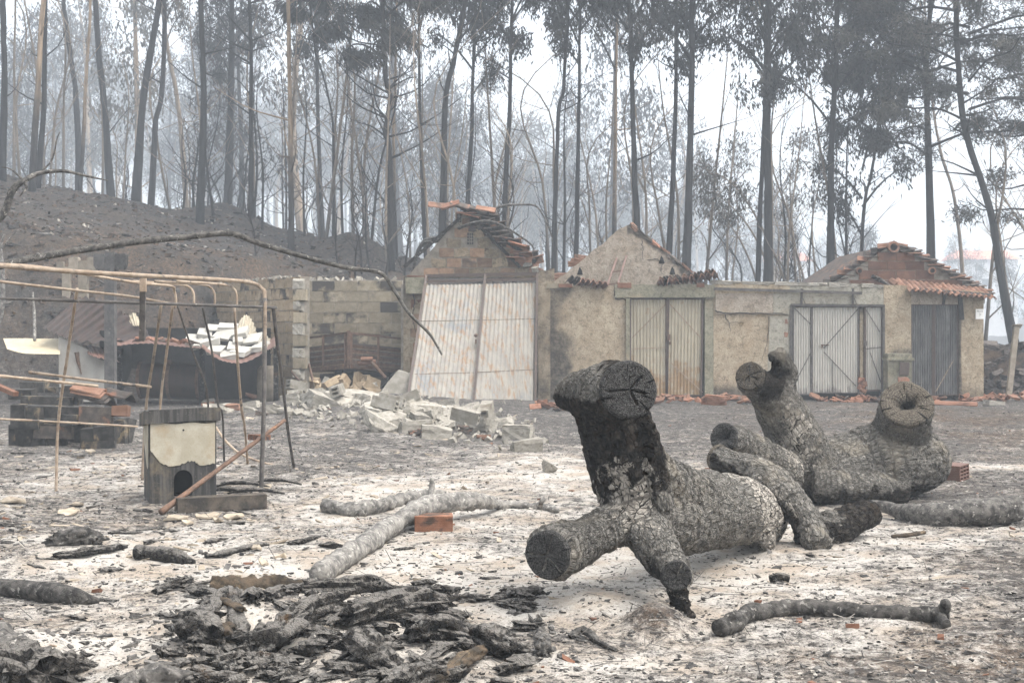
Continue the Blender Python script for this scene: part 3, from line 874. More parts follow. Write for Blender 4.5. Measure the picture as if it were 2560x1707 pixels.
# jamb walls either side of the gate opening
m_ = MB(); dense_wall(m_, fx(1008), fx(1068), -.3, lambda x: np.full_like(x, fz(690)), YA + .01, YA + .3, 8, 12, .06, 4)
o = part('jamb_wall', m_, M['plaster'], bA); soot_of(o, lambda x, z: .1 + .5 * sstep(1.2, 2.2, z) * sstep(fx(1050), fx(1008), x))
for i in range(7):
    zc = fz(760 + i * 36)
    inst(P_GA[i % 3] if i % 3 else CHUNKS_T[0], 'brick', (fx(1040 + (i % 2) * 6), YA + .08, zc), (0, 0, 0), (.26, .2, .2) if i % 3 else (.24, .16, .2), bA)
crack(bA, [(1033, 735), (1036, 760), (1032, 790), (1040, 830)], .03, YA)
m_ = MB(); dense_wall(m_, fx(1345), fx(1386), -.3, lambda x: np.full_like(x, fz(672)), YA - .05, YA + .3, 8, 14, .09, 6)
o = part('gate_pier', m_, M['plaster'], bA, label='soot-blackened plaster pier'); soot_of(o, lambda x, z: .45 + .25 * fbm(x * 3, z * 3, 0, 5, 2))
m_ = MB(); m_.box((fx(1040), YA - .13, fz(715)), (fx(1066) - fx(1020), .32, .36), jit=.012)
o = part('pad_stone', m_, M['lintel'], bA); soot_of(o, lambda x, z: 0 * x)
m_ = MB(); m_.box((fx(1042), YA - .14, fz(693)), (.42, .34, .035), (0, .05, .1), .008); part('tile_cap', m_, M['brick_orange'], bA)
# side and back walls of the shed
m_ = MB(); m_.box((fx(1013) - .02, YA + 1.9, 1.1), (.2, 3.2, 2.8)); m_.box((fx(1352), YA + 1.9, 1.1), (.2, 3.2, 2.8)); m_.box((fx(1180), YA + 3.6, 1.1), (3.1, .2, 2.8))
part('rear_wall', m_, M['block'].copy() if False else M['mortar'], bA)
# burnt rafters and tiles sliding down the gable
for (p, q, w) in (((1010, 668), (1150, 545), .07), ((1160, 528), (1340, 655), .09), ((1205, 572), (1300, 668), .07)):
    m_ = MB(); m_.bar((fx(p[0]), YA - .05, fz(p[1])), (fx(q[0]), YA - .02, fz(q[1])), w * 1.3, w); part('rafter', m_, M['coal'], bA)
tileA = [(1095, 513, -8, 'R', 8), (1125, 512, 2, 'O', 8), (1150, 512, 4, 'S', 5), (1178, 520, 18, 'S', 6), (1200, 528, 24, 'S', 5), (1215, 523, 3, 'R', 4), (1165, 535, 30, 'O', 7), (1178, 542, 32, 'O', 5),
         (1200, 545, 36, 'S', 8), (1215, 556, 38, 'S', 9), (1196, 566, 50, 'S', 6), (1232, 572, 34, 'S', 9), (1250, 582, 32, 'S', 9), (1262, 590, 30, 'S', 8), (1280, 602, 32, 'S', 9), (1292, 612, 30, 'O', 8),
         (1270, 610, 34, 'S', 10), (1300, 622, 66, 'R', 8), (1307, 640, 70, 'R', 8), (1290, 650, 48, 'O', 6), (1322, 634, 36, 'S', 8), (1335, 648, 40, 'R', 7), (1255, 598, 36, 'S', 12), (1240, 560, 36, 'S', 11), (1225, 540, 30, 'S', 10)]
for (px, py, rot, kind, d) in tileA:
    ms = {'S': TILE_S, 'R': TILE_R, 'O': TILE_O}[kind]; ms = ms[rng.integers(len(ms))]
    inst(ms, 'roof_tile', (fx(px), YA - .1 + .03 * (d % 4), fz(py)), (R(rng.uniform(-25, 25)), R(rot), R(90 + rng.uniform(-15, 15))), (1, 1, 1.1), bA)
for k in range(9):      # a tail of cement and stone at the lower end of the slope
    inst((CHUNKS if k % 2 else CHUNKS_T)[k % 5], 'brick_fragment', (fx(1310 + k * 4), YA + .02 + .05 * (k % 3), fz(640 + k * 5)), tuple(rng.uniform(0, 3, 3)), rng.uniform(.12, .26, 3), bA)

# ---- leaning gate --------------------------------------------------
gc = [W(1066, 690, 30.35), W(1343, 684, 30.35), W(1338, 1001, 29.55), W(1016, 1020, 27.75)]
gm_t, gm_b = W(1213, 687, 30.35), W(1183, 1013, 28.5)
gate = empty('metal_gate', (fx(1180, 29), 29, 0), 'big grey rust-streaked double metal gate leaning out of its frame below the brick gable', 'gate')
def lerp(a, b, t): return np.asarray(a) * (1 - t) + np.asarray(b) * t
for (TL, TR, BR, BL, s) in ((gc[0], gm_t, gm_b, gc[3], 1), (gm_t, gc[1], gc[2], gm_b, 2)):
    TL2, TR2 = lerp(TL, BL, .075), lerp(TR, BR, .075)
    m_ = MB(); corrugated(m_, lerp(TL2, TR2, .02), lerp(TL2, TR2, .98), lerp(BR, BL, .02), lerp(BR, BL, .98), .085, .011, 16, 8, .02, s)
    leaf = part('gate_leaf', m_, M['gate_sheet'], gate, True)
    for t in (.31, .74):
        m_ = MB(); m_.bar(lerp(TL2, BL, t) + [0, -.012, 0], lerp(TR2, BR, t) + [0, -.012, 0], .004, .012); part('rail_dent', m_, M['rust'], leaf)
m_ = MB(); off = np.array([0, -.03, 0])
m_.bar(gc[0] + off, gc[1] + off, .05, .07); part('top_rail', m_, M['brown_metal'], gate)
m_ = MB(); m_.bar(lerp(gc[0], gc[3], .045) + off, lerp(gc[1], gc[2], .045) + off, .04, .06); part('top_rail', m_, M['brown_metal'], gate)
for (p, q) in ((gc[0], gc[3]), (gc[1], gc[2]), (gm_t, gm_b)):
    m_ = MB(); m_.bar(p + off * 1.4, q + off * 1.4, .05, .06, up=(0, 1, 0)); part('stile', m_, M['brown_metal'], gate)
m_ = MB(); p = W(1190, 838, 29.3); m_.tube([p, p + [0, -.09, 0]], [.018, .022], 8); m_.tube([p + [0, -.09, 0], p + [0, -.11, 0], p + [0, -.13, 0]], [.03, .04, .02], 10); m_.box(p + [.0, -.05, -.13], (.03, .05, .09)); part('lock_knob', m_, M['rust'], gate)

# ---- roofless bay: block walls -------------------------------------
bay = empty('cinder_block_wall', (fx(880, 33), 33, 0), 'sooty cinder block wall at the back of the roofless bay with the trailer', 'wall')
yb = 32.6; x0, x1 = fx(752, yb), fx(1006, yb); zb = fz(1000, yb) - .2; ztop = fz(702, yb)
m_ = MB(); xs = np.linspace(x0, x1, 30); ragged(m_, xs, zb, np.full(30, ztop + .02) + .02 * fbm(xs * 5, xs * 0, 1, 1), yb, yb + .18); part('mortar_core', m_, M['mortar'], bay)
def keep_bay(a, zc, r_): return not (r_ == nrb - 1 and (a < .12))
bh = .243; nrb = int((ztop - zb) / bh)
courses(bay, 'block', np.array([x0, yb, 0]), (1, 0, 0), x1 - x0, ztop - nrb * bh, nrb * bh, .52, bh, .2, P_BLOCK, None, .014)
m_ = MB()
for k in range(26): m_.box((rng.uniform(x0, x1), yb + rng.uniform(0, .16), ztop + .03), rng.uniform(.04, .16, 3) * [1, 1, .4], rng.uniform(0, 3, 3))
part('top_rubble', m_, M['rubble'], bay, kind='stuff')

side = empty('block_side_wall', (fx(640, 32), 32, 0), 'tan block wall running back from its broken end beside the sagging tin roof', 'wall')
pA, pB = W(752, 1000, 29.9)[:2], W(536, 1000, 34.2)[:2]
dv = pA - pB; Ls = np.linalg.norm(dv); dv = np.append(dv / Ls, 0)
nv_ = np.array([dv[1], -dv[0], 0])
P0 = np.array([pB[0], pB[1], 0])
zt_s = 2.62
m_ = MB()
c0, c1 = P0, P0 + dv * Ls
q = np.array([c0 + [0, 0, -.3], c1 + [0, 0, -.3], c1 + [0, 0, zt_s], c0 + [0, 0, zt_s]])
m_.add(np.vstack([q, q - nv_ * .2]), [[0, 1, 2, 3], [7, 6, 5, 4], [0, 4, 5, 1], [1, 5, 6, 2], [2, 6, 7, 3], [3, 7, 4, 0]]); part('mortar_core', m_, M['mortar'], side)
courses(side, 'block', P0, dv, Ls, -.22, zt_s + .24, .5, .238, .21, P_WARM, None, .013)
# the toothed pillar at its near end
for k in range(11):
    inst((P_BLOCK if k % 2 else CHUNKS)[k % 3], 'pillar_block', (fx(748, 29.9) + (.03 if k % 2 else 0), 29.86, .1 + k * .238), (0, 0, R(rng.uniform(-4, 4))), (.22 + .05 * (k % 2), .25, .222), side)
m_ = MB()
for k in range(30):
    t = rng.uniform(0, Ls); m_.box(P0 + dv * t + [0, 0, zt_s + .015], rng.uniform(.03, .12, 3) * [1, 1, .5], rng.uniform(0, 3, 3))
part('top_rubble', m_, M['rubble'], side, kind='stuff')

# ---- trailer in the bay --------------------------------------------
tr = empty('farm_trailer', (fx(890, 31), 31, 0), 'rusty farm trailer with ribbed side boards standing in the roofless bay', 'trailer')
cl_, cm, cr_ = W(758, 846, 31.9), W(872, 832, 30.9), W(1034, 850, 31.9)
def drop(p, dz): return np.array([p[0], p[1], p[2] - dz])
for (p, q, n) in ((cl_, cm, 1), (cm, cr_, 1)):
    m_ = MB(); m_.bar(p, q, .04, .05); part('top_rail', m_, M['rust'], tr)
    for i in range(4):
        a, b = drop(p, .26 + i * .115), drop(q, .26 + i * .115)
        m_ = MB(); m_.bar(a, b, .03, .105); b_ = part('side_slat', m_, M['rust'], tr)
        m_ = MB(); m_.bar(drop(a, -.035) + [0, -.02, 0], drop(b, -.035) + [0, -.02, 0], .02, .022); part('rib', m_, M['tube_dark'], b_)
    for t in (.04, .45, .93):
        m_ = MB(); c = lerp(p, q, t); m_.bar(c + [0, -.03, 0], drop(c, .72) + [0, -.03, 0], .05, .05, up=(0, 1, 0)); part('stake', m_, M['rust'], tr)
    m_ = MB(); m_.bar(drop(p, .72), drop(q, .72), .09, .10); part('bed_edge', m_, M['rust'], tr)
m_ = MB(); P = np.array([drop(cl_, .7), drop(cm, .7), drop(cr_, .7), drop(lerp(cl_, cr_, .5) + [0, 1.3, 0], .7)]); m_.add(np.vstack([P, P - [0, 0, .06]]), [[0, 1, 2, 3], [7, 6, 5, 4], [0, 4, 5, 1], [1, 5, 6, 2], [2, 6, 7, 3], [3, 7, 4, 0]]); part('bed', m_, M['rust'], tr)
m_ = MB(); m_.bar(drop(cm, .7), drop(cm, .0) + [0, -.02, .05], .07, .07, up=(0, 1, 0)); part('corner_post', m_, M['rust'], tr)
for px in (850, 985):
    c = W(px, 950, 31.9); c[2] = .33
    m_ = MB(); m_.tube([c + [-.1, 0, 0], c + [-.08, 0, 0], c + [.08, 0, 0], c + [.1, 0, 0]], [.27, .32, .32, .27], 18); wh = part('wheel', m_, M['black_void'], tr)
    m_ = MB(); m_.tube([c + [-.12, 0, 0], c + [.12, 0, 0]], [.12, .12], 12); part('hub', m_, M['rust'], wh)
m_ = MB(); m_.bar(W(800, 940, 31.6), W(1010, 935, 31.9), .08, .1); part('axle', m_, M['dark_metal'], tr)
for k, (px, py) in enumerate(((916, 898), (910, 908), (924, 905))):
    m_ = MB(); c = W(px, py, 30.75 + .05 * k); m_.tube([c + [-.12, 0, 0], c + [.13, .04, .01]], [.05, .05], 10); solo('clay_pipe', m_, M['tile_red'], 'short rusty pipe piece on the trailer bed edge', 'pipe', 'pipe pieces on the trailer edge')

# ---- B: plastered garage -------------------------------------------
bB = empty('plastered_garage', (fx(1580), DW + 2, 0), 'roofless tan plastered garage with a pale pointed gable and cream double door', 'garage')
YB = DW
topB = lambda x: np.interp(x, [fx(1375), fx(1786)], [fz(715), fz(712)])
m_ = MB(); dense_wall(m_, fx(1376), fx(1566), -.3, topB, YB, YB + .25, 34, 26, .03, 11)
o = part('front_wall', m_, M['plaster'], bB)
soot_of(o, lambda x, z: .8 * sstep(fx(1446), fx(1380), x + .35 * fbm(x * 2.5, z * 2.5, 0, 3, 4)) * (.6 + .4 * sstep(2.3, .8, z)) + .55 * sstep(1.0, -.1, z) + .12)
m_ = MB(); dense_wall(m_, fx(1762), fx(1784), -.3, topB, YB + .012, YB + .25, 5, 20, .02, 12)
o = part('door_pier', m_, M['lintel'], bB); soot_of(o, lambda x, z: .25 * sstep(1.5, 0, z))
m_ = MB(); dense_wall(m_, fx(1537), fx(1786), fz(744), lambda x: np.full_like(x, fz(711)), YB - .06, YB + .2, 26, 5, .02, 13)
o = part('lintel', m_, M['lintel'], bB); soot_of(o, lambda x, z: .12 + 0 * x)
m_ = MB(); m_.box((fx(1569), YB - .02, fz(870)), (fx(1574) - fx(1565), .12, fz(745) - fz(992))); o = part('door_jamb', m_, M['lintel'], bB); soot_of(o, lambda x, z: 0 * x)
def gB(x):
    return np.interp(x, [fx(1383), fx(1545), fx(1567), fx(1580), fx(1752)], [fz(706), fz(578), fz(566), fz(560), fz(703)])
YG = DW + .9
m_ = MB(); k = YG / DW
nx, nz = 60, 22
dense_wall(m_, fx(1384) * k, fx(1752) * k, EYE + (fz(720) - EYE) * k - .4, lambda x: EYE + (gB(x / k) - EYE) * k, YG, YG + .22, nx, nz, .05, 14)
o = part('gable_wall', m_, M['plaster_gable'], bB)
soot_of(o, lambda x, z: .1 + .75 * sstep(.28, .02, EYE + (gB(x / k) - EYE) * k - z + .12 * fbm(x * 3, z * 3, 0, 8, 3)) * (x > fx(1575)) + .35 * sstep(fx(1640), fx(1740), x) * sstep(2.9, 2.6, z))
for (cx, cy, w, h) in ((1449, 678, 10, 12), (1653, 650, 8, 12), (1680, 677, 6, 12)):
    m_ = MB(); c = W(cx, cy, YG - .005); m_.add([c + [-.06, -.01, -.08], c + [.07, -.01, -.08], c + [.05, -.01, .02], c + [0, -.01, .1], c + [-.06, .05, -.08], c + [.07, .05, -.08], c + [.05, .05, .02], c + [0, .05, .1]],
               [[0, 1, 2, 3], [0, 4, 5, 1], [1, 5, 6, 2], [2, 6, 7, 3], [3, 7, 4, 0]])
    part('putlog_hole', m_, M['black_void'], bB)
crack(bB, [(1604, 600), (1607, 620), (1605, 640), (1609, 650)], .018, YG)
crack(bB, [(1618, 650), (1640, 648), (1652, 655), (1675, 655)], .016, YG)
crack(bB, [(1655, 660), (1652, 680), (1665, 690)], .016, YG)
crack(bB, [(1682, 682), (1683, 696)], .02, YG)
crack(bB, [(1537, 718), (1538, 745), (1560, 748), (1569, 760), (1570, 800), (1566, 860), (1566, 900)], .022, YB - .005)
crack(bB, [(1571, 780), (1569, 840), (1570, 905)], .018, YB - .005)
# cap bricks and the bits of tiled eave left on the wall head
for (px, w, ms) in ((1415, .36, TILE_O[0]),):
    pass
m_ = MB(); m_.box((fx(1395), YB + .1, fz(714)), (fx(1432) - fx(1376), .24, .11), jit=.006); part('cap_brick', m_, M['block'], bB)
for (a, b, c, d) in ((1396, 710, 1430, 719), (1543, 707, 1577, 720), (1740, 708, 1760, 718)):
    m_ = MB(); m_.box((fx((a + c) / 2), YB - .045, fz((b + d) / 2)), (fx(c) - fx(a), .08, fz(b) - fz(d)), jit=.004); part('cap_brick', m_, M['brick_orange'], bB)
for k in range(9):
    px = 1425 + k * 10.5; py = 699 + k * 1.9
    inst(TILE_S[k % 3], 'roof_tile', (fx(px), YB + .05 + .02 * (k % 2), fz(py)), (R(-16), R(rng.uniform(-12, 12)), R(rng.uniform(-14, 14))), (.6, 1, .9), bB)
for k in range(5):
    inst(TILE_R[k % 3], 'roof_tile', (fx(1450 + k * 13), YB - .06, fz(707 + k * 2.0)), (R(-22), R(rng.uniform(-10, 10)), R(25 + rng.uniform(-12, 12))), (.6, .9, .9), bB)
for k in range(15):
    px = 1648 + k * 9.6; py = 708 - 20 * (k / 14.0) ** 1.2
    inst(TILE_S[k % 3] if k % 3 else TILE_R[k % 3], 'roof_tile', (fx(px), YB + .02 + .03 * (k % 2), fz(py - 4)), (R(-18), R(-8 + rng.uniform(-9, 9)), R(rng.uniform(-10, 10))), (.55, 1.1, .9), bB)
    if k % 2 == 0: inst(TILE_R[k % 3], 'roof_tile', (fx(px + 4), YB - .1, fz(py + 1)), (R(-24), R(-8 + rng.uniform(-9, 9)), R(rng.uniform(-15, 15))), (.5, .8, .9), bB)
m_ = MB(); m_.bar((fx(1655), YB - .02, fz(712)), (fx(1792), YB + .1, fz(687)), .12, .05); part('eave_batten', m_, M['coal'], bB)
for (a, b) in ((1385, 705), (1392, 697), (1398, 690), (1432, 660), (1440, 652), (1448, 645)):
    inst(TILE_R[0], 'roof_tile', W(a + 4, b - 3, YG + .2), (R(rng.uniform(-10, 10)), R(-40), R(90)), (.7, .7, 1), bB)
for t in np.linspace(0, 1, 10):     # mortar bed with tile stubs along the right-hand verge
    px, py = 1585 + t * 165, 566 + t * 134
    inst((CHUNKS_D if rng.random() < .7 else CHUNKS_T)[rng.integers(5)], 'verge_stub', W(px, py, YG + .1) + [0, 0, -.02], (rng.uniform(0, .4), R(39) + rng.uniform(-.15, .15), rng.uniform(-.3, .3)), (rng.uniform(.2, .34), .24, rng.uniform(.06, .11)), bB)
# side and rear walls, inside the ruin
m_ = MB(); m_.box((fx(1388), YB + 3.0, 1.05), (.2, 5.2, 2.7)); m_.box((fx(1780), YB + 3.0, 1.05), (.2, 5.2, 2.7)); m_.box((fx(1584), YB + 5.6, 1.05), (3.3, .2, 2.7)); part('rear_wall', m_, M['mortar'], bB)

def leaf_door(parent, x0, x1, py0, py1, mat, y, pitch=.07, braces=(), name='door_leaf', frame='brown_metal', fw=.04, dent=.008, lean=0.0, seed=0, label=None):
    zt_, zb_ = fz(py0), fz(py1)
    m_ = MB(); corrugated(m_, (fx(x0), y, zt_), (fx(x1), y, zt_), (fx(x1) + lean, y, zb_), (fx(x0) + lean, y, zb_), pitch, pitch * .16, 14, 8, dent, seed)
    lf = part(name, m_, M[mat], parent, True, label)
    m_ = MB()
    for xx in (x0, x1): m_.bar((fx(xx), y - .012, zt_ + .01), (fx(xx) + lean, y - .012, zb_ - .01), fw, fw, up=(0, 1, 0))
    for zz, l in ((zt_, 0), (zb_, lean)): m_.bar((fx(x0) + l, y - .014, zz), (fx(x1) + l, y - .014, zz), fw * .9, fw * .8)
    part('door_frame', m_, M[frame], lf)
    for (a, b, c, d) in braces:
        m_ = MB(); m_.bar((fx(a), y - .011 - pitch * .1, fz(b)), (fx(c), y - .011 - pitch * .1, fz(d)), .006, .018); part('brace', m_, M['tube_tan'] if mat != 'white_sheet' else M['tube_dark'], lf)
    return lf
dl = leaf_door(bB, 1576, 1667, 747, 990, 'cream_sheet', YB + .06, .072, ((1580, 845, 1665, 760), (1580, 872, 1665, 868)), seed=3)
dr = leaf_door(bB, 1672, 1757, 747, 988, 'cream_sheet', YB + .06, .072, ((1675, 760, 1757, 850), (1676, 905, 1757, 980)), seed=4, lean=-.03)
m_ = MB(); m_.box((fx(1672), YB + .0, fz(843)), (.06, .05, .13)); m_.box((fx(1675), YB + .0, fz(858)), (.035, .04, .07)); part('latch', m_, M['rust'], dr)
m_ = MB(); m_.box((fx(1665), YB + .5, fz(870)), (fx(1770) - fx(1560), .02, 2.4)); part('interior_shade_sheet', m_, M['black_void'], bB)  # thin black sheet standing in for the shade behind the leaves

# rusty ladder on the wall head
m_ = MB(); lad = empty('ladder', W(1520, 712, DW + .5), 'short rusty ladder leaning against the pale pointed gable', 'ladder')
for (a, b) in (((1518, 713), (1542, 645)), ((1545, 708), (1566, 639))):
    m_ = MB(); m_.bar(W(*a, DW + .45), W(*b, YG - .03), .04, .03, up=(0, 1, 0)); part('rail', m_, M['red_sheet'], lad)
m_ = MB(); m_.bar(W(1530, 681, DW + .64), W(1555, 676, DW + .64), .03); part('rung', m_, M['red_sheet'], lad)
m_ = MB(); m_.bar(W(1521, 712, DW + .45), W(1545, 708, DW + .45), .03); part('rung', m_, M['red_sheet'], lad)

# ---- C: flat-topped link with white doors ---------------------------
bC = empty('low_garage', (fx(1990), DW + 2, 0), 'low flat-topped garage with cracked cement front and white corrugated doors', 'garage')
topC = lambda x: np.interp(x, [fx(1784), fx(2215)], [fz(706), fz(716)])
m_ = MB(); dense_wall(m_, fx(1784), fx(1975), -.3, topC, YB + .004, YB + .25, 34, 26, .035, 21)
o = part('front_wall', m_, M['plaster'], bC); soot_of(o, lambda x, z: .85 * sstep(.55, .0, z + .15 * fbm(x * 3, x * 0, 0, 4, 2)) + .1)
m_ = MB(); dense_wall(m_, fx(1975), fx(2212), fz(764), topC, YB + .008, YB + .25, 30, 8, .03, 22)
o = part('upper_wall', m_, M['plaster_pale'], bC); soot_of(o, lambda x, z: .12 + 0 * x)
m_ = MB(); dense_wall(m_, fx(2151), fx(2160), -.3, lambda x: np.full_like(x, fz(764)), YB + .05, YB + .25, 3, 14, 0, 23)
o = part('door_pier', m_, M['plaster'], bC); soot_of(o, lambda x, z: .6 * sstep(1.7, 2.0, z) + .15)
# render patches
m_ = MB(); xs = np.linspace(fx(1788), fx(1932), 34); ragged(m_, xs, fz(785) + .025 * fbm(xs * 5, xs * 0, 4, 4, 3), np.full(34, fz(734)), YB - .035, YB + .02)
o = part('thick_render_band', m_, M['plaster_gable'], bC); soot_of(o, lambda x, z: 0 * x - .1)
m_ = MB(); xs = np.linspace(fx(1933), fx(1976), 14); ragged(m_, xs, fz(786) + .02 * fbm(xs * 5, xs * 0, 5, 4, 3), np.full(14, fz(731)), YB - .02, YB + .02)
o = part('cement_patch', m_, M['plaster_pale'], bC); soot_of(o, lambda x, z: 0 * x - .1)
m_ = MB(); zs = np.linspace(fz(1003), fz(790), 30); xl = fx(1925) - .12 * np.linspace(1, 0, 30) ** 1.5 + .03 * fbm(zs * 3, zs * 0, 6, 6, 3)
V = np.vstack([np.stack([xl, np.full(30, YB - .008), zs], 1), np.stack([np.full(30, fx(1974)), np.full(30, YB - .008), zs], 1)]); i = np.arange(29)
m_.add(V, np.stack([i, 30 + i, 31 + i, i + 1], 1)); o = part('cement_patch', m_, M['plaster_pale'], bC); soot_of(o, lambda x, z: .7 * sstep(.4, .0, z) - .1)
crack(bC, [(1788, 776), (1815, 783), (1850, 782), (1890, 784), (1930, 783), (1968, 786)], .03, YB - .02)
crack(bC, [(1812, 783), (1816, 798), (1823, 808), (1826, 828)], .022, YB)
crack(bC, [(1823, 807), (1845, 806), (1865, 806)], .012, YB)
crack(bC, [(1922, 790), (1920, 830), (1914, 870), (1900, 910)], .014, YB - .002)
for (px, py) in ((1966, 803), (1964, 836)):
    m_ = MB(); m_.box((fx(px), YB - .012, fz(py)), (.06, .02, .09), jit=.012); part('bare_brick', m_, M['brick_orange'], bC)
for k in range(16):
    px = 1790 + k * 27
    inst(CHUNKS[k % 8], 'coping_stone', (fx(px), YB + .1, float(topC(np.array([fx(px)]))[0]) + .01), (0, 0, rng.uniform(-.1, .1)), (.26, .22, rng.uniform(.06, .11)), bC)
m_ = MB(); m_.bar((fx(1784), YB - .07, fz(722)), (fx(2152), YB - .07, fz(733)), .06, .06); part('gutter_bar', m_, M['tube_dark'], bC)
for px in (2003, 2131):
    m_ = MB(); m_.bar((fx(px), YB - .06, fz(722)), (fx(px), YB - .03, fz(762)), .04, .05, up=(0, 1, 0)); m_.bar((fx(px + 3), YB - .04, fz(745)), (fx(px + 10), YB - .04, fz(762)), .015); part('bracket', m_, M['tube_dark'], bC)
m_ = MB(); m_.bar((fx(1976), YB - .02, fz(762)), (fx(2210), YB - .02, fz(764)), .06, .05)
for px in (1977, 2208): m_.bar((fx(px), YB - .025, fz(762)), (fx(px), YB - .025, fz(990)), .05, .05, up=(0, 1, 0))
part('door_surround', m_, M['tube_dark'], bC)
leaf_door(bC, 1984, 2028, 767, 986, 'white_sheet', YB + .03, .055, ((1986, 770, 2026, 810), (1986, 960, 2028, 880)), seed=6, frame='tube_dark', fw=.03)
l2 = leaf_door(bC, 2031, 2146, 767, 982, 'white_sheet', YB + .02, .055, ((2060, 880, 2140, 965), (2145, 772, 2060, 870), (2082, 900, 2082, 975)), seed=7, frame='tube_dark', fw=.025)
m_ = MB(); m_.box((fx(2062), YB - .01, fz(862)), (.17, .03, .018)); m_.box((fx(2055), YB - .01, fz(866)), (.016, .03, .05)); part('handle', m_, M['rust'], l2)
l3 = leaf_door(bC, 2163, 2205, 767, 976, 'white_sheet', YB + .03, .055, ((2166, 775, 2200, 830), (2166, 872, 2204, 868), (2175, 880, 2204, 960)), seed=8, frame='brown_metal', fw=.04)
m_ = MB(); m_.box((fx(2163), YB - .02, fz(858)), (.06, .05, .1)); part('latch', m_, M['tube_dark'], l3)
m_ = MB(); m_.box((fx(2093), YB + .5, fz(870)), (fx(2212) - fx(1970), .02, 2.5)); part('interior_shade_sheet', m_, M['black_void'], bC)  # black sheet painted as the unlit space behind the white doors
for k in range(5):
    inst(CHUNKS_T[k], 'brick_fragment', (fx(2152 + 3 * (k % 2)), YB - .05, fz(950 + k * 9)), tuple(rng.uniform(-.3, .3, 3)), (.14, .14, .11), bC)
m_ = MB(); m_.box((fx(1990), YB + 5.6, 1.0), (3.7, .2, 2.6)); part('rear_wall', m_, M['mortar'], bC)

# ---- D: end garage with brick gable and tiled roof ------------------
bD = empty('tiled_garage', (fx(2330), DW + 2, 0), 'end garage with brown brick gable, red tiled eave and smoke-blackened door', 'garage')
topD = lambda x: np.interp(x, [fx(2200), fx(2270), fx(2460)], [fz(712), fz(714), fz(730)])
m_ = MB(); dense_wall(m_, fx(2209), fx(2278), -.3, topD, YB + .002, YB + .25, 18, 26, .01, 31)
o = part('front_wall', m_, M['plaster'], bD); soot_of(o, lambda x, z: .75 * np.exp(-((z - .75) / .38) ** 2) * sstep(fx(2205), fx(2240), x) + .1 + .2 * sstep(.4, 0, z))
m_ = MB(); dense_wall(m_, fx(2398), fx(2459), -.3, topD, YB + .002, YB + .25, 16, 26, .01, 32)
o = part('corner_wall', m_, M['plaster'], bD); soot_of(o, lambda x, z: .8 * sstep(fx(2408), fx(2399), x) * sstep(2.4, 1.5, np.abs(z - 1.2) * 1.6 + .4) + .55 * sstep(.7, -.1, z) + .2 * sstep(2.0, 2.4, z))
m_ = MB(); dense_wall(m_, fx(2278), fx(2398), fz(761), topD, YB + .003, YB + .25, 20, 6, .01, 33)
o = part('upper_wall', m_, M['plaster_gable'], bD); soot_of(o, lambda x, z: .15 + 0 * x)
leaf_door(bD, 2279, 2333, 762, 987, 'dark_sheet', YB + .05, .05, (), seed=9, frame='brown_metal', fw=.03)
leaf_door(bD, 2337, 2395, 762, 987, 'dark_sheet', YB + .05, .05, ((2340, 980, 2385, 900),), seed=10, frame='brown_metal', fw=.03)
m_ = MB(); m_.bar((fx(2398), YB - .03, fz(735)), (fx(2404), YB - .03, fz(800)), .09, .04, up=(0, 1, 0)); part('beam_end', m_, M['dark_metal'], bD)
m_ = MB(); m_.bar((fx(2360), YB - .04, fz(733)), (fx(2357), YB - .04, fz(762)), .05, .05, up=(0, 1, 0)); part('beam_end', m_, M['dark_metal'], bD)
YD = DW + 1.0; kD = YD / DW
def gD(x): return np.interp(x, [fx(2068), fx(2212), fx(2238), fx(2262), fx(2462)], [fz(716), fz(622), fz(612), fz(616), fz(728)])
m_ = MB(); xs = np.linspace(fx(2075), fx(2462), 70) * kD
ragged(m_, xs, 2.1, EYE + (gD(xs / kD) - EYE) * kD - .02, YD, YD + .2); part('gable_core', m_, M['mortar'], bD)
wD = xs[-1] - xs[0]
def keepD(a, zc, r_):
    x = xs[0] + a
    return zc + .1 < EYE + (min(gD(np.array([(x - .13) / kD]))[0], gD(np.array([(x + .13) / kD]))[0]) - EYE) * kD
courses(bD, 'brick', np.array([xs[0], YD, 0]), (1, 0, 0), wD, 2.42, 1.2, .42, .205, .2, P_GD, keepD, .012)
for (px, py, r_) in ((2232, 618, .1), (2147, 678, .06), (2328, 677, .065)):
    m_ = MB(); c = W(px, py, YD); m_.tube([c + [0, -.09, 0], c + [0, .06, 0]], [r_ * 1.25, r_ * 1.25], 12, rough=.03); h_ = part('rafter_hole_rim', m_, M['tile_red'], bD)
    m_ = MB(); m_.tube([c + [0, -.096, 0], c + [0, -.03, 0]], [r_ * .8, r_ * .8], 12); part('rafter_hole', m_, M['black_void'], h_)
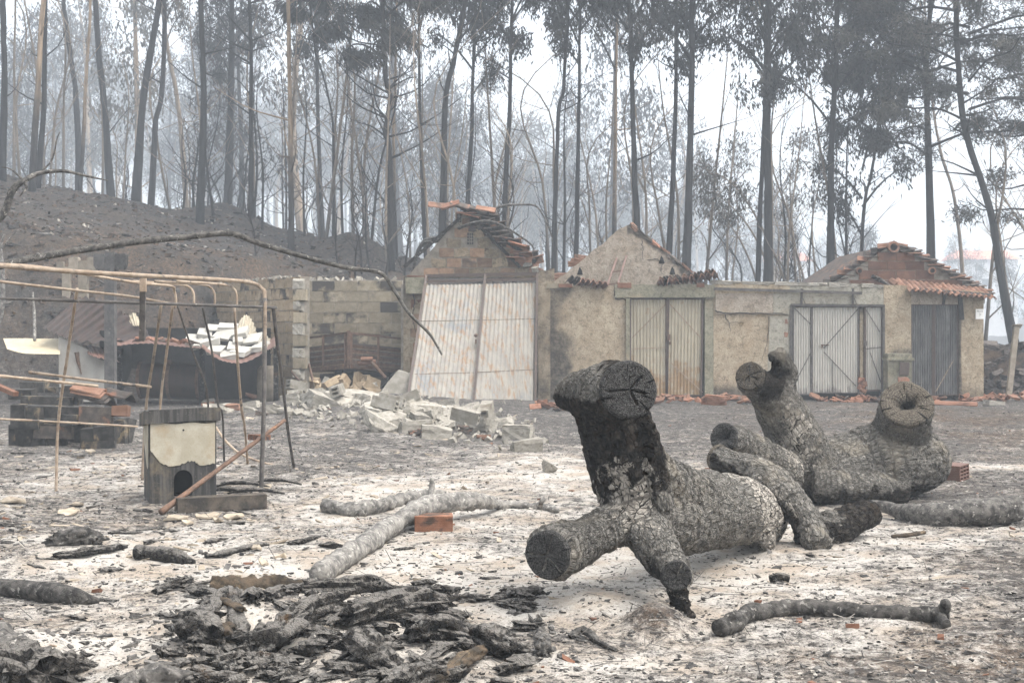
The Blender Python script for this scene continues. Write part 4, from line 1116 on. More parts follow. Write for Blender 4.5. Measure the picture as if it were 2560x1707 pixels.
for sgn, (ax, ay), (bx, by), n in ((1, (2225, 614), (2072, 717), 9), (-1, (2240, 610), (2470, 735), 13)):
    p, q = W(ax, ay, YD + .05), W(bx, by, YD + .05)
    for i in range(n):
        t = (i + .5) / n; c = lerp(p, q, t)
        ang = math.atan2(q[2] - p[2], q[0] - p[0])
        for layer in range(2 if sgn < 0 else 1):
            inst((TILE_S if (i + layer) % 3 else TILE_R)[i % 3], 'verge_tile', c + [0, .03 - .1 * layer, .03 - .05 * layer], (R(rng.uniform(-12, 12)), -ang + R(rng.uniform(-7, 7)) + (math.pi if sgn > 0 else 0) * 0, R(90 + rng.uniform(-8, 8))), (.8, .9, .8), bD)
    m_ = MB(); q2, p2 = q + [0, 5, 0], p + [0, 5, 0]; dz = np.array([0, 0, .07])
    p_, q_ = p + [0, .2, 0], q + [0, .2, 0]
    m_.add([p_, q_, q2, p2, p_ - dz, q_ - dz, q2 - dz, p2 - dz], [[0, 1, 2, 3], [7, 6, 5, 4], [0, 4, 5, 1], [1, 5, 6, 2], [2, 6, 7, 3], [3, 7, 4, 0]])
    part('roof_slope', m_, M['tile_sooty'], bD)
for row in range(3):
    for i in range(17 - row):
        t = i / 15
        px = 2256 + t * 212 + row * 9; py = 703 + t * 22 + row * 8
        inst(TILE_R[i % 3], 'eave_tile', (fx(px), YB + .62 - row * .36, fz(py, YB + .62 - row * .36)), (R(14 + rng.uniform(-4, 4)), R(5 + rng.uniform(-6, 6)), R(rng.uniform(-5, 5))), (.6, 1.05, .75), bD)
m_ = MB(); m_.bar((fx(2270), YB - .02, fz(722)), (fx(2470), YB - .02, fz(737)), .3, .05); part('eave_soffit', m_, M['concrete_dark'], bD)
m_ = MB(); m_.tube([W(2180, 690, YD - .1), W(2205, 702, YD - .12), W(2228, 718, DW + .3)], [.05, .045, .035], 8, 8, .02); part('fallen_rafter', m_, M['coal'], bD)
m_ = MB(); m_.box((fx(2336), YB + .5, fz(870)), (fx(2400) - fx(2275), .02, 2.4)); m_.box((fx(2452), YB + 2.6, 1.0), (.2, 4.6, 2.6)); m_.box((fx(2330), YB + 5.0, 1.0), (2.2, .2, 2.6)); part('rear_wall', m_, M['black_void'], bD)  # first box is a black sheet standing in for shade behind the door

# enamel sign on the corner
sg = empty('wall_sign', (fx(2448), YB - .03, fz(798)), 'small white sign with faint dark lettering on the end garage corner', 'sign')
m_ = MB(); m_.box((fx(2448), YB - .03, fz(785)), (fx(2458) - fx(2438), .012, fz(773) - fz(798))); part('plate', m_, M['sign'], sg)
m_ = MB()
for i in range(6): m_.box((fx(2441.5 + i * 2.6), YB - .0395, fz(778 + .4 * (i > 1))), (.012, .004, .022 if i < 2 else .013))
part('lettering', m_, M['sign_ink'], sg)
m_ = MB()
for i in range(3): m_.box((fx(2447.5 + (i % 2) * 2), YB - .0395, fz(784 + i * 2.4)), (.022, .003, .008))
part('lettering', m_, M['concrete_tan'], sg)

# meter pillar
mp = empty('meter_pillar', (fx(2236), YB - .35, 0), 'waist-high cement pillar with brown metal box between the narrow white door and the dark door', 'pillar')
m_ = MB(); m_.box((fx(2236), YB - .22, .42), (fx(2266) - fx(2207), .4, fz(898) + .3 - .0), jit=.004); o = part('pillar_body', m_, M['lintel'], mp); soot_of(o, lambda x, z: .35 + 0 * x)
m_ = MB(); m_.box((fx(2237), YB - .24, fz(897)), (fx(2270) - fx(2204), .46, .05), jit=.005); o = part('pillar_cap', m_, M['lintel'], mp); soot_of(o, lambda x, z: 0 * x)
m_ = MB(); m_.box((fx(2246), YB - .43, fz(920)), (fx(2258) - fx(2235), .09, fz(905) - fz(936)), (0, R(4), R(-4))); part('metal_box', m_, M['brown_metal'], mp)
for k in range(6):
    inst(CHUNKS_T[k % 5], 'terracotta_shard', (fx(2222 + k * 7), YB - .2 - .03 * (k % 2), fz(893.5)), tuple(rng.uniform(-.2, .2, 3)), (.13, .15, .04), None, 'orange terracotta scrap lying on top of the cement meter pillar', 'shard', 'scraps on the meter pillar')
# ------------------------------------------------------------------ collapsed tin shed on the left
ts = empty('collapsed_tin_shed', W(420, 1000, 28.6) * [1, 1, 0], 'collapsed shed roof of red rusty tin sheets sagging beside the tan block wall', 'shed roof')
def bent_sheet(mb, top, bot, pitch, amp, nv=10, per=6, thick=0.0):
    """corrugated sheet between two poly-lines (K x 3 each); ribs run from top to bottom"""
    top = np.asarray(top, float); bot = np.asarray(bot, float)
    Lg = np.linalg.norm(np.diff(top, axis=0), axis=1).sum(); nu = max(12, int(Lg / pitch * per))
    a, b = cr(top, nu), cr(bot, nu)
    vv = np.linspace(0, 1, nv)[None, :, None]
    P = a[:, None] * (1 - vv) + b[:, None] * vv
    tu = np.gradient(P, axis=0); tv = np.gradient(P, axis=1)
    n = np.cross(tu, tv); n /= np.linalg.norm(n, axis=2)[..., None] + 1e-9
    d = amp * np.sin(np.arange(nu) / per * 2 * math.pi)[:, None] + .015 * fbm(P[..., 0] * 2, P[..., 1] * 2, P[..., 2] * 2, 4, 3)
    P = P + n * d[..., None]
    mb.grid(P.reshape(-1, 3), nu, nv)
# dark sheet tilted up, underside to the viewer
m_ = MB(); bent_sheet(m_, [W(200, 742, 30.2), W(262, 752, 30.4), W(318, 790, 30.8), W(392, 850, 31.0)], [W(108, 818, 28.9), W(150, 838, 28.7), W(215, 855, 28.6), W(352, 852, 28.9)], .19, .034)
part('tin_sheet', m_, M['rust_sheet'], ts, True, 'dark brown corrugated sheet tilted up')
# long red edge and sagging sheet
m_ = MB(); bent_sheet(m_, [W(285, 835, 30.0), W(380, 850, 30.0), W(470, 860, 30.0), W(520, 870, 29.9)], [W(285, 866, 28.2), W(370, 858, 28.1), W(450, 866, 28.1), W(512, 870, 28.1)], .11, .006)
part('tin_sheet', m_, M['red_sheet'], ts, True)
m_ = MB(); bent_sheet(m_, [W(505, 850, 30.0), W(560, 880, 30.0), W(620, 875, 30.0), W(690, 840, 30.0)], [W(505, 870, 28.1), W(555, 901, 28.0), W(615, 905, 28.0), W(692, 862, 28.2)], .11, .006)
part('tin_sheet', m_, M['red_sheet'], ts, True)
m_ = MB(); bent_sheet(m_, [W(600, 800, 30.6), W(615, 787, 30.6), W(630, 800, 30.6), W(642, 830, 30.6)], [W(588, 832, 30.0), W(606, 835, 29.9), W(625, 836, 29.9), W(642, 838, 29.9)], .08, .014)
part('tin_sheet', m_, M['cream_sheet'], ts, True)
m_ = MB(); bent_sheet(m_, [W(640, 845, 30.3), W(660, 838, 30.3), W(678, 848, 30.2), W(690, 858, 30.0)], [W(652, 875, 28.6), W(664, 875, 28.5), W(676, 873, 28.4), W(690, 868, 28.3)], .08, .014)
part('tin_sheet', m_, M['cream_sheet'], ts, True)
m_ = MB(); bent_sheet(m_, [W(318, 795, 30.9), W(335, 782, 30.9), W(348, 800, 30.9)], [W(330, 815, 30.5), W(342, 815, 30.5), W(352, 815, 30.5)], .08, .012)
part('tin_sheet', m_, M['cream_sheet'], ts, True)
m_ = MB(); bent_sheet(m_, [W(205, 862, 29.2), W(235, 865, 29.2), W(268, 872, 29.2)], [W(222, 885, 28.5), W(245, 893, 28.5), W(300, 905, 28.5)], .08, .012)
part('tin_sheet', m_, M['red_sheet'], ts, True)
# props and dark back of the cavity
for (a, b, D) in (((690, 866), (690, 1000), 28.9), ((505, 868), (503, 990), 29.2), ((300, 870), (300, 1000), 29.0)):
    m_ = MB(); m_.bar(W(*a, D), [W(*a, D)[0], D, 0.0], .09, .09, up=(0, 1, 0)); part('prop', m_, M['coal'], ts)
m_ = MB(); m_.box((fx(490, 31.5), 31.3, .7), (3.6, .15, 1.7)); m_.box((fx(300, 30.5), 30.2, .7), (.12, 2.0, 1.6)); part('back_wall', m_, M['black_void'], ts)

# pale slab wall at the left end of the shed
wall_s = empty('cement_panel', W(205, 1000, 28.7) * [1, 1, 0], 'stained pale cement panel standing under the tilted dark tin sheet', 'panel')
V = np.array([W(146, 838, 28.75), W(200, 862, 28.75), W(262, 905, 28.75), W(272, 1005, 28.6), W(150, 1003, 28.6), W(146, 920, 28.7)])
m_ = MB(); m_.add(np.vstack([V, V + [0, .08, 0]]), [[5, 4, 3, 2, 1, 0]], [[i, (i + 1) % 6, 6 + (i + 1) % 6, 6 + i] for i in range(6)])
part('panel', m_, M['slate_sheet'], wall_s)
m_ = MB(); m_.tube([W(192, 880, 28.7), W(196, 905, 28.7), W(204, 935, 28.66)], [.05, .03, .012], 6, 8, .02); part('rust_bleed', m_, M['rust'], wall_s)
# cream sheet lying behind
m_ = MB(); bent_sheet(m_, [W(8, 846, 29.4), W(70, 846, 29.4), W(148, 846, 29.4)], [W(18, 872, 28.6), W(70, 884, 28.5), W(150, 886, 28.5)], 9.0, .0, 6)
solo('fallen_sheet', m_, M['yellow_sheet'], 'smooth cream plastic sheet lying beside the pale cement panel', 'sheet', smooth=True)

# rusty tank in the cavity
tk = empty('water_tank', W(405, 1000, 28.9) * [1, 1, 0], 'dark rusty round tank lying in the shadow under the sagging tin roof', 'tank')
a, b = W(350, 950, 29.4), W(505, 955, 29.4)
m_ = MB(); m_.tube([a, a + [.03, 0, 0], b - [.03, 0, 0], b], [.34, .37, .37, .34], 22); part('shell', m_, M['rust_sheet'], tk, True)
for t in (.0, .5, 1.0):
    c = lerp(a, b, .03 + .94 * t); m_ = MB(); m_.tube([c - [.03, 0, 0], c + [.03, 0, 0]], [.385, .385], 22); part('hoop', m_, M['rust'], tk)
m_ = MB(); m_.tube([lerp(a, b, .5) + [0, -.1, .35], lerp(a, b, .5) + [0, -.1, .44]], [.06, .06], 10); part('filler_neck', m_, M['rust'], tk)

# white slabs piled on the sagging sheet
slabs = [(513, 834, 34, 9, 12), (545, 820, 60, 7, 16), (570, 815, 46, 7, 8), (560, 838, 44, 16, -14), (600, 832, 40, 13, -6), (525, 852, 48, 14, 6), (630, 848, 46, 26, -10), (585, 868, 26, 12, 4),
         (540, 874, 36, 14, -4), (605, 878, 42, 24, -16), (570, 888, 40, 14, 8), (650, 866, 32, 16, -18), (595, 850, 24, 14, 10), (478, 850, 26, 6, 10), (495, 858, 20, 8, 0)]
for k, (px, py, w, d, rz) in enumerate(slabs):
    c = W(px, py, 29.75 - .085 * (py - 815) / 6)
    m_ = MB(); s_ = 3555 / c[1]
    m_.box((0, 0, 0), (w / s_, .42, .09 if k not in (1, 2) else .04), None, .012)
    V = m_.arr(); m2 = MB(); 
    rot = np.array(Euler((R(18 + rng.uniform(-8, 8)), R(rng.uniform(-10, 10)), R(rz))).to_matrix())
    m2.add(V @ rot.T + c, _BOXF)
    solo('white_slab', m2, M['white_slab'], 'broken white plaster slab in the pile on the sagging tin roof', 'slab', 'white slabs on the tin roof')
for k in range(10):
    px = 345 + k * 15; c = W(px, 852 + .12 * (px - 340) * .6, 28.5)
    inst(CHUNKS_T[k % 5], 'terracotta_shard', c + [0, .2, .05], tuple(rng.uniform(-.4, .4, 3)), (.2, .14, .05), None, 'orange tile shard along the red edge of the sagging tin roof', 'shard', 'shards on the tin roof edge')

# ------------------------------------------------------------------ concrete vineyard posts with T heads
def t_post(px, D, w, ytop, ybot, head, hy, mat, label, name='concrete_post'):
    base = W(px, ybot, D); base[2] = min(base[2], zt1(base[0], D) if base[2] < .6 else base[2])
    e = empty(name, base, label, 'post')
    top = W(px, ytop, D)
    s_ = 3555 / D; w_ = w / s_
    m_ = MB(); m_.box(((base[0] + top[0]) / 2, D, (base[2] + top[2]) / 2 - .1), (w_, w_, top[2] - base[2] + .2), jit=.004); part('shaft', m_, M[mat], e)
    hw = head / s_; hz0, hz1 = fz(hy[1], D), fz(hy[0], D)
    for sg_ in (-1, 1):
        m_ = MB(); x_ = base[0] + sg_ * hw * .36; dx = hw * .2; hh = hz1 - hz0
        P = np.array([[x_ - dx, -.5, hz0 + hh * .25], [x_ - dx * .6, -.5, hz0], [x_ + dx * .6, -.5, hz0], [x_ + dx, -.5, hz0 + hh * .25], [x_ + dx, -.5, hz1 - .03], [x_ + dx * .8, -.5, hz1], [x_ - dx * .8, -.5, hz1], [x_ - dx, -.5, hz1 - .03]])
        f0, f1 = P.copy(), P.copy(); f0[:, 1] = D - w_ * .4; f1[:, 1] = D + w_ * .4
        m_.add(np.vstack([f0, f1]), [[7, 6, 5, 4, 3, 2, 1, 0]], [[8 + i for i in range(8)]], [[i, (i + 1) % 8, 8 + (i + 1) % 8, 8 + i] for i in range(8)])
        m_.box((base[0] + sg_ * hw * .16, D, hz0 + hh * .14), (hw * .34, w_ * .7, hh * .26)); part('head_lobe', m_, M[mat], e)
    return e
t_post(277, 26.5, 25, 632, 1003, 72, (635, 674), 'concrete_dark', 'tall smoke-darkened concrete post with T-shaped head in front of the tilted tin sheet')
t_post(209, 30.6, 22, 652, 800, 62, (643, 682), 'concrete_tan', 'tan concrete post with broad T-shaped head behind the tin shed, next to the dark post')
t_post(167, 32.6, 19, 668, 810, 42, (654, 674), 'concrete_tan', 'thin tan concrete post with small notched head behind the tin shed')

# ------------------------------------------------------------------ bent tube frame
fr = empty('tube_frame', on_ground(660, 1245), 'bent tan tube frame of an animal shelter standing over the little dog house', 'frame')
def rod(pts, r_, mat, name='tube', n=None, rough=.003):
    m_ = MB(); m_.tube([W(*p) for p in pts], r_, 8, n or max(8, len(pts) * 6), rough, 9); return part(name, m_, M[mat], fr, True)
def rodg(pts, r_, mat, name='leg'):
    P = [W(*p) for p in pts]; m_ = MB(); P[-1][2] = zt1(P[-1][0], P[-1][1]) - .05
    m_.tube(P, r_, 8, 26, .003, 9); return part(name, m_, M[mat], fr, True)
rod([(-140, 741, 12.2), (250, 754, 12.8), (692, 769, 13.6)], .014, 'tube_dark', 'rail')
rod([(-140, 652, 10.6), (200, 680, 11.4), (560, 700, 12.6), (630, 708, 13.0), (655, 722, 13.05), (662, 748, 13.0), (661, 900, 13.0)], [.0195] * 7, 'tube_tan', 'hoop', 60)
rod([(-140, 688, 11.4), (200, 727, 12.6), (330, 742, 13.2), (430, 760, 13.6)], .013, 'tube_tan', 'rail')
rod([(-60, 660, 11.2), (100, 668, 11.8), (330, 705, 12.9), (425, 715, 13.4), (436, 728, 13.5), (440, 748, 13.5), (438, 770, 13.5)], .013, 'tube_tan', 'hoop', 50)
for (x1, dx, D) in ((485, 0, 14.6), (537, 0, 14.2), (592, 0, 13.8)):
    rod([(x1 - 150, 703, D - .6), (x1 - 40, 711, D - .1), (x1 - 12, 718, D), (x1 - 1, 734, D), (x1, 765, D)], .012, 'tube_tan', 'hoop', 40)
rodg([(662, 745, 13.0), (660, 1000, 13.0), (652, 1245, 13.0)], .021, 'tube_dark', 'leg')
rodg([(683, 768, 13.6), (692, 850, 13.8), (702, 920, 14.0), (718, 1060, 14.8), (722, 1090, 15.0), (737, 1182, 15.3)], .017, 'tube_dark')
rodg([(586, 770, 13.8), (594, 900, 14.2), (604, 1020, 14.8), (612, 1070, 15.2), (620, 1142, 15.9)], .014, 'tube_tan')
rodg([(507, 770, 14.2), (530, 880, 14.6), (545, 1010, 15.2), (556, 1035, 15.4), (561, 1095, 16.4)], .012, 'tube_dark')
rodg([(443, 762, 13.5), (482, 880, 14.2), (518, 985, 15.0), (522, 1060, 17.2)], .011, 'tube_dark')
rodg([(403, 763, 13.4), (383, 900, 13.9), (366, 1012, 14.3), (355, 1205, 14.3)], .015, 'tube_tan')
rodg([(432, 764, 13.5), (417, 880, 14.0), (402, 1000, 14.3), (390, 1205, 14.3)], .013, 'tube_tan')
rodg([(193, 722, 12.6), (170, 880, 13.2), (146, 1055, 13.6), (140, 1225, 13.6)], .014, 'tube_tan')
rod([(-140, 925, 12.4), (100, 950, 13.0), (245, 965, 13.4)], .014, 'tube_tan', 'rail')
rod([(72, 930, 13.0), (230, 950, 13.4), (378, 967, 13.9)], .014, 'tube_tan', 'rail')
rod([(-140, 1040, 13.1), (100, 1052, 13.5), (345, 1066, 14.0)], .010, 'tube_tan', 'rail')
rod([(533, 1058, 16.6), (570, 1108, 16.2), (620, 1143, 15.8), (738, 1178, 15.3)], .014, 'tube_tan', 'rail')
m_ = MB(); m_.bar(W(358, 690, 12.6), W(356, 850, 12.9), .05, .035, up=(0, 1, 0)); part('bracket', m_, M['tube_dark'], fr)
m_ = MB(); m_.box(W(358, 712, 12.55), (.055, .04, .12)); part('bracket', m_, M['tube_tan'], fr)
# loose rusty pole
m_ = MB(); pe = on_ground(402, 1280, .02); m_.tube([pe, lerp(pe, W(712, 1050, 13.3), .33), W(712, 1050, 13.3)], [.030, .022, .019], 8, 20, .004, 9)
solo('rusty_pole', m_, M['rust'], 'long rusty pole slanting across the front of the dog house', 'pole', smooth=True)

# ------------------------------------------------------------------ dog house
dh_o = on_ground(440, 1257)
dog = empty('dog_house', dh_o, 'small charred dog house with arched opening and patchy cream front', 'dog house')
th = R(20.0)
Rz = np.array([[math.cos(th), -math.sin(th), 0], [math.sin(th), math.cos(th), 0], [0, 0, 1]])
wd, dp, ht = .58, .50, .80
cxf = dh_o + np.array([.06, .02, .0])
def DL(x, y, z):         # local (x along front, y back, z up) -> place
    return Rz @ np.array([x, y, z]) + cxf
m_ = MB()
arch = [(.082 * math.cos(t), .21 + .082 * math.sin(t)) for t in np.linspace(math.pi, 0, 9)]
arch = [(-.082, .06)] + arch + [(.082, .06)]
outer = [(-wd / 2, 0), (-wd / 2, .2), (-wd / 2, ht), (0, ht), (wd / 2, ht), (wd / 2, .2), (wd / 2, 0)]
def plate(m_, pts, y0, y1):
    n = len(pts)
    A = np.array([DL(a, y0, b) for a, b in pts]); B = np.array([DL(a, y1, b) for a, b in pts])
    m_.add(np.vstack([A, B]), [list(range(n))], [list(range(2 * n - 1, n - 1, -1))], [[i, n + i, n + (i + 1) % n, (i + 1) % n] for i in range(n)])
# front in convex strips round the opening
L_, R_ = -.082, .082
plate(m_, [(-wd / 2, .0), (L_, .0), (L_, ht), (-wd / 2, ht)], 0, .03)
plate(m_, [(R_, .0), (wd / 2, .0), (wd / 2, ht), (R_, ht)], 0, .03)
plate(m_, [(L_, 0), (R_, 0), (R_, .06), (L_, .06)], 0, .03)
for i in range(1, 9):
    a, b = arch[i], arch[i + 1]
    plate(m_, [a, b, (b[0], ht), (a[0], ht)], 0, .03)
part('front', m_, M['doghouse'], dog)
m_ = MB(); plate(m_, [(-wd / 2, 0), (-wd / 2 + .03, 0), (-wd / 2 + .03, ht), (-wd / 2, ht)], .03, dp); part('side', m_, M['doghouse'], dog)
m_ = MB(); plate(m_, [(wd / 2 - .03, 0), (wd / 2, 0), (wd / 2, ht), (wd / 2 - .03, ht)], .03, dp); part('side', m_, M['doghouse'], dog)
m_ = MB(); plate(m_, [(-wd / 2 + .03, 0), (wd / 2 - .03, 0), (wd / 2 - .03, ht), (-wd / 2 + .03, ht)], dp - .03, dp); part('back', m_, M['black_void'], dog)
m_ = MB(); plate(m_, [(-wd / 2 + .03, .01), (wd / 2 - .03, .01), (wd / 2 - .03, .03), (-wd / 2 + .03, .03)], .03, dp - .03); part('floor', m_, M['black_void'], dog)
# cream face with its ragged lower edge, and a side patch
edge = [(-.285, .48), (-.25, .43), (-.2, .37), (-.14, .335), (-.06, .328), (0, .345), (.06, .365), (.09, .37), (.12, .35), (.14, .332), (.2, .33), (.278, .335)]
top_ = [(.28, .705), (.10, .70), (-.1, .708), (-.272, .71)]
pts = [tuple(p) for p in cr(np.array(edge), 40)]
m_ = MB()
A = np.array(pts); n = len(A)
jag = A.copy(); jag[:, 1] += .006 * rng.normal(0, 1, n)
V0 = np.array([DL(a, -.010, b) for a, b in jag]); V1 = np.array([DL(a, -.010, .705 + .006 * math.sin(a * 23)) for a, b in jag])
V2 = np.array([DL(a, .001, b - .004) for a, b in jag]); i = np.arange(n - 1)
m_.add(np.vstack([V0, V1, V2]), np.stack([i, i + 1, n + i + 1, n + i], 1), np.stack([2 * n + i, 2 * n + i + 1, i + 1, i], 1)); part('cream_facing', m_, M['doghouse_face'], dog)
m_ = MB(); A = np.array([(.04, .33), (.10, .30), (.2, .33), (.33, .44), (.46, .52)]); Q = cr(A, 16)
V0 = np.array([DL(-wd / 2 - .008, a, b) for a, b in Q]); V1 = np.array([DL(-wd / 2 - .008, a, .70) for a, b in Q]); i = np.arange(15)
m_.add(np.vstack([V0, V1]), np.stack([i, 16 + i, 16 + i + 1, i + 1], 1)); part('cream_facing', m_, M['doghouse_face'], dog)
m_ = MB()
xs_ = np.linspace(-wd / 2 - .04, wd / 2 + .035, 14); ys_ = np.linspace(-.03, dp + .03, 5)
for sgn, zz in ((1, ht + .03), (-1, ht - .085)):
    Xg, Yg = np.meshgrid(xs_, ys_, indexing='ij'); Zg = zz - .10 * np.clip(Yg, 0, 1) + .012 * np.sin(Xg * 5 + .6)
    P = np.array([DL(a, b, c) for a, b, c in zip(Xg.ravel(), Yg.ravel(), Zg.ravel())]); m_.grid(P, 14, 5)
    if sgn > 0: T_ = P.reshape(14, 5, 3)
    else: B_ = P.reshape(14, 5, 3)
for a, b in ((T_[:, 0], B_[:, 0]), (T_[:, -1], B_[:, -1]), (T_[0], B_[0]), (T_[-1], B_[-1])):
    n = len(a); i = np.arange(n - 1); m_.add(np.vstack([a, b]), np.stack([i, i + 1, n + i + 1, n + i], 1))
part('roof_slab', m_, M['doghouse'], dog)
m_ = MB(); c = DL(.0, -.012, .645); m_.tube([c, c + Rz @ np.array([0, -.006, 0])], [.009, .009], 8); part('vent_hole', m_, M['black_void'], dog)
m_ = MB(); c = DL(0, .23, .0); m_.box(c + [0, 0, -.03], (.66, .6, .06), (0, 0, th)); part('base_slab', m_, M['doghouse'], dog)

# plank beside it
m_ = MB(); p, q = on_ground(440, 1262, .06), on_ground(662, 1250, .06); m_.bar(p, q, .16, .12)
solo('charred_beam', m_, M['wood_plank'], 'charred square beam lying at the foot of the dog house', 'beam')
for k, (px, py, w, h, rz) in enumerate(((440, 1296, 70, 10, 10), (520, 1290, 90, 8, -4), (585, 1290, 60, 12, 20), (545, 1300, 30, 10, 40), (170, 1280, 62, 20, -6), (196, 1262, 38, 12, 8), (30, 1252, 70, 14, -8), (660, 1218, 40, 22, 0), (470, 1306, 24, 12, 60), (640, 1370, 30, 14, 10), (700, 1392, 34, 10, 0), (230, 1112, 34, 12, 30), (225, 1128, 26, 10, 10), (660, 1405, 30, 10, 15))):
    c = on_ground(px, py, .015); s_ = F / c[1]
    m_ = MB(); L2 = w / s_; n = 9
    ang = np.linspace(0, 2 * math.pi, n, endpoint=False); rr = rng.uniform(.65, 1.1, n)
    P = np.stack([np.cos(ang) * rr * L2 / 2, np.sin(ang) * rr * max(.06, L2 * .32), .012 * rng.normal(0, 1, n)], 1)
    rot = np.array(Euler((R(rng.uniform(2, 14)), R(rng.uniform(-6, 6)), R(rz))).to_matrix()); P = P @ rot.T + c + [0, 0, .012]
    m_.add(np.vstack([P, P - [0, 0, .014]]), [list(range(n))], [list(range(2 * n - 1, n - 1, -1))], [[i, n + i, n + (i + 1) % n, (i + 1) % n] for i in range(n)])
    solo('pale_flake', m_, M['chip'], 'thin pale broken board flake on the ash near the dog house', 'flake', 'pale flakes round the dog house')
# burnt tyre shreds
for k, (px, py, L2, h) in enumerate(((600, 1222, .5, .05), (690, 1215, .45, .06), (640, 1236, .5, .05), (575, 1230, .4, .04))):
    c = on_ground(px, py, .04); m_ = MB(); t = np.linspace(-1, 1, 12)
    P = np.stack([c[0] + t * L2 / 2, c[1] + .12 * t ** 2 - .05 * k, c[2] + h * (1 - t ** 2) + .01], 1)
    m_.tube(P, .045 * (1 - .6 * np.abs(t)), 8, 16, .02, 14, .5, k); solo('rubber_shred', m_, M['coal'], 'curled black burnt rubber strip in the heap beside the dog house', 'strip', 'burnt rubber strips by the dog house')

# ------------------------------------------------------------------ stack of charred blocks
blk = [(118, 1012, 120, 44, 'char_block', 'wide flat charred concrete block with a yellowed face under the small black blocks'), (57, 985, 60, 24, 'char_block', None),
       (50, 1040, 34, 60, 'char_block', 'upright charred post stub at the front of the block stack, beside its shorter twin'), (86, 1046, 32, 52, 'char_block', 'shorter upright charred post stub at the front of the block stack'), (70, 968, 32, 26, 'char_block', None), (102, 968, 30, 26, 'char_block', None), (132, 974, 30, 12, 'char_block', None),
       (176, 978, 30, 28, 'char_block', None), (152, 1030, 220 * .9, 30, 'char_block', 'long charred slab lying through the middle of the block stack'), (172, 1050, 36, 26, 'char_block', None), (268, 1080, 52, 34, 'char_block', None), (188, 1000, 30, 24, 'char_block', None)]
for k, (px, py, w, h, mt, lab) in enumerate(blk):
    D = 20.6 - .11 * (py - 970) / 4.5
    c = W(px, py, D); s_ = F / D
    m_ = MB(); m_.box(c, (w / s_, .22, h / s_), (R(rng.uniform(-5, 5)), R(rng.uniform(-3, 3)), R(rng.uniform(-9, 9))), .006)
    solo('charred_block', m_, M[mt], lab or 'small black charred block in the stack by the tube frame', 'block', None if lab else 'small charred blocks in the stack')
# fill under the stack so everything rests
m_ = MB()
for k in range(8):
    D = rng.uniform(18.6, 20.4); c = W(rng.uniform(40, 280), 1060, D); g0 = zt1(c[0], c[1])
    m_.box((c[0], c[1], g0 + .12), (rng.uniform(.3, .6), .3, .3), (0, 0, rng.uniform(-.3, .3)), .02)
solo('charred_rubble_bed', m_, M['char_block'], 'bed of charred rubble under the black block stack', 'rubble', kind='stuff')
for k, (px, py, rz) in enumerate(((225, 975, 20), (228, 982, 18), (238, 990, 16), (246, 996, 12), (300, 985, 0))):
    D = 19.6; c = W(px, py, D)
    inst((TILE_R if k < 2 else TILE_S)[k % 3], 'roof_tile', c, (R(8), R(12), R(60 + rz)), (1.2, 1.1, 1.1), None, 'curved clay tile in the small tile stack next to the charred blocks', 'roof tile', 'tile stack by the charred blocks')
for (px, py, w, h, lab, mt) in ((240, 1038, 78, 40, 'large sooty grey brick at the end of the charred block stack', 'tile_sooty'), (302, 1027, 40, 26, 'small orange brick behind the sooty grey brick of the block stack', 'tile_red'), (135, 1080, 92, 30, 'charred ridge tile lying at the foot of the block stack', 'tile_sooty')):
    D = 18.8; c = W(px, py, D); s_ = F / D; m_ = MB(); m_.box(c, (w / s_, .2, h / s_), (R(-6), R(2), R(4)), .006); solo('brick', m_, M[mt], lab, 'brick')
m_ = MB()
for k in range(6):
    c = W(rng.uniform(210, 300), 1050, rng.uniform(18.9, 19.6)); m_.box((c[0], c[1], zt1(c[0], c[1]) + .12), (.3, .25, .4), (0, 0, rng.uniform(-.3, .3)), .02)
solo('sooty_brick_bed', m_, M['char_block'], 'sooty bricks propping the small tile stack', 'rubble', kind='stuff')
m_ = MB(); m_.bar(W(-30, 955, 19.5), W(40, 985, 19.2), .09, .06); solo('clay_gutter', m_, M['brick_orange'], 'orange clay gutter piece poking in behind the block stack', 'gutter')

# ------------------------------------------------------------------ long burnt branch over the scene, rooted off to the left
bt = [(-620, 1240, 11.0), (-420, 860, 11.5), (-200, 720, 12.0), (0, 664, 12.4), (160, 632, 12.8), (330, 606, 13.1), (470, 592, 13.4), (575, 584, 13.6), (640, 606, 13.8), (740, 636, 14.0), (860, 668, 14.2), (950, 682, 14.3), (985, 725, 14.3), (1020, 780, 14.2), (1070, 830, 14.1), (1090, 860, 14.1), (1105, 887, 14.1)]
P = [W(*p) for p in bt]; P[0][2] = zt1(P[0][0], P[0][1]) - .1
m_ = MB(); r_ = np.interp(np.arange(len(bt)), [0, 3, 8, 12, 16], [.07, .034, .027, .019, .010])
m_.tube(P, r_, 9, 150, .010, 14)
br_ = solo('burnt_branch', m_, M['log'], 'long thin charred branch arching over the tube frame and drooping past the leaning gate', 'branch', smooth=True)
bt = [(-300, 900, 16), (-120, 640, 16), (0, 545, 16.0), (30, 478, 16.0), (60, 452, 16.0), (100, 433, 16.2), (160, 428, 16.2), (215, 440, 16.4), (270, 452, 16.6)]
P = [W(*p) for p in bt]; P[0][2] = zt1(P[0][0], P[0][1]) - .1
m_ = MB(); m_.tube(P, np.linspace(.06, .008, len(P)), 8, 60, .008, 14)
m_.tube([W(60, 452, 16), W(66, 470, 16), W(50, 490, 16)], [.02, .016, .008], 6, 8); m_.tube([W(100, 433, 16.2), W(130, 400, 16.2), W(142, 350, 16.2), W(150, 330, 16.2)], [.012, .010, .008, .004], 6, 12)
m_.tube([W(60, 452, 16), W(30, 425, 16), W(4, 418, 16)], [.014, .01, .006], 6, 8)
solo('burnt_branch', m_, M['log'], 'crooked charred branch reaching in at the edge in front of the burnt hillside', 'branch', smooth=True)
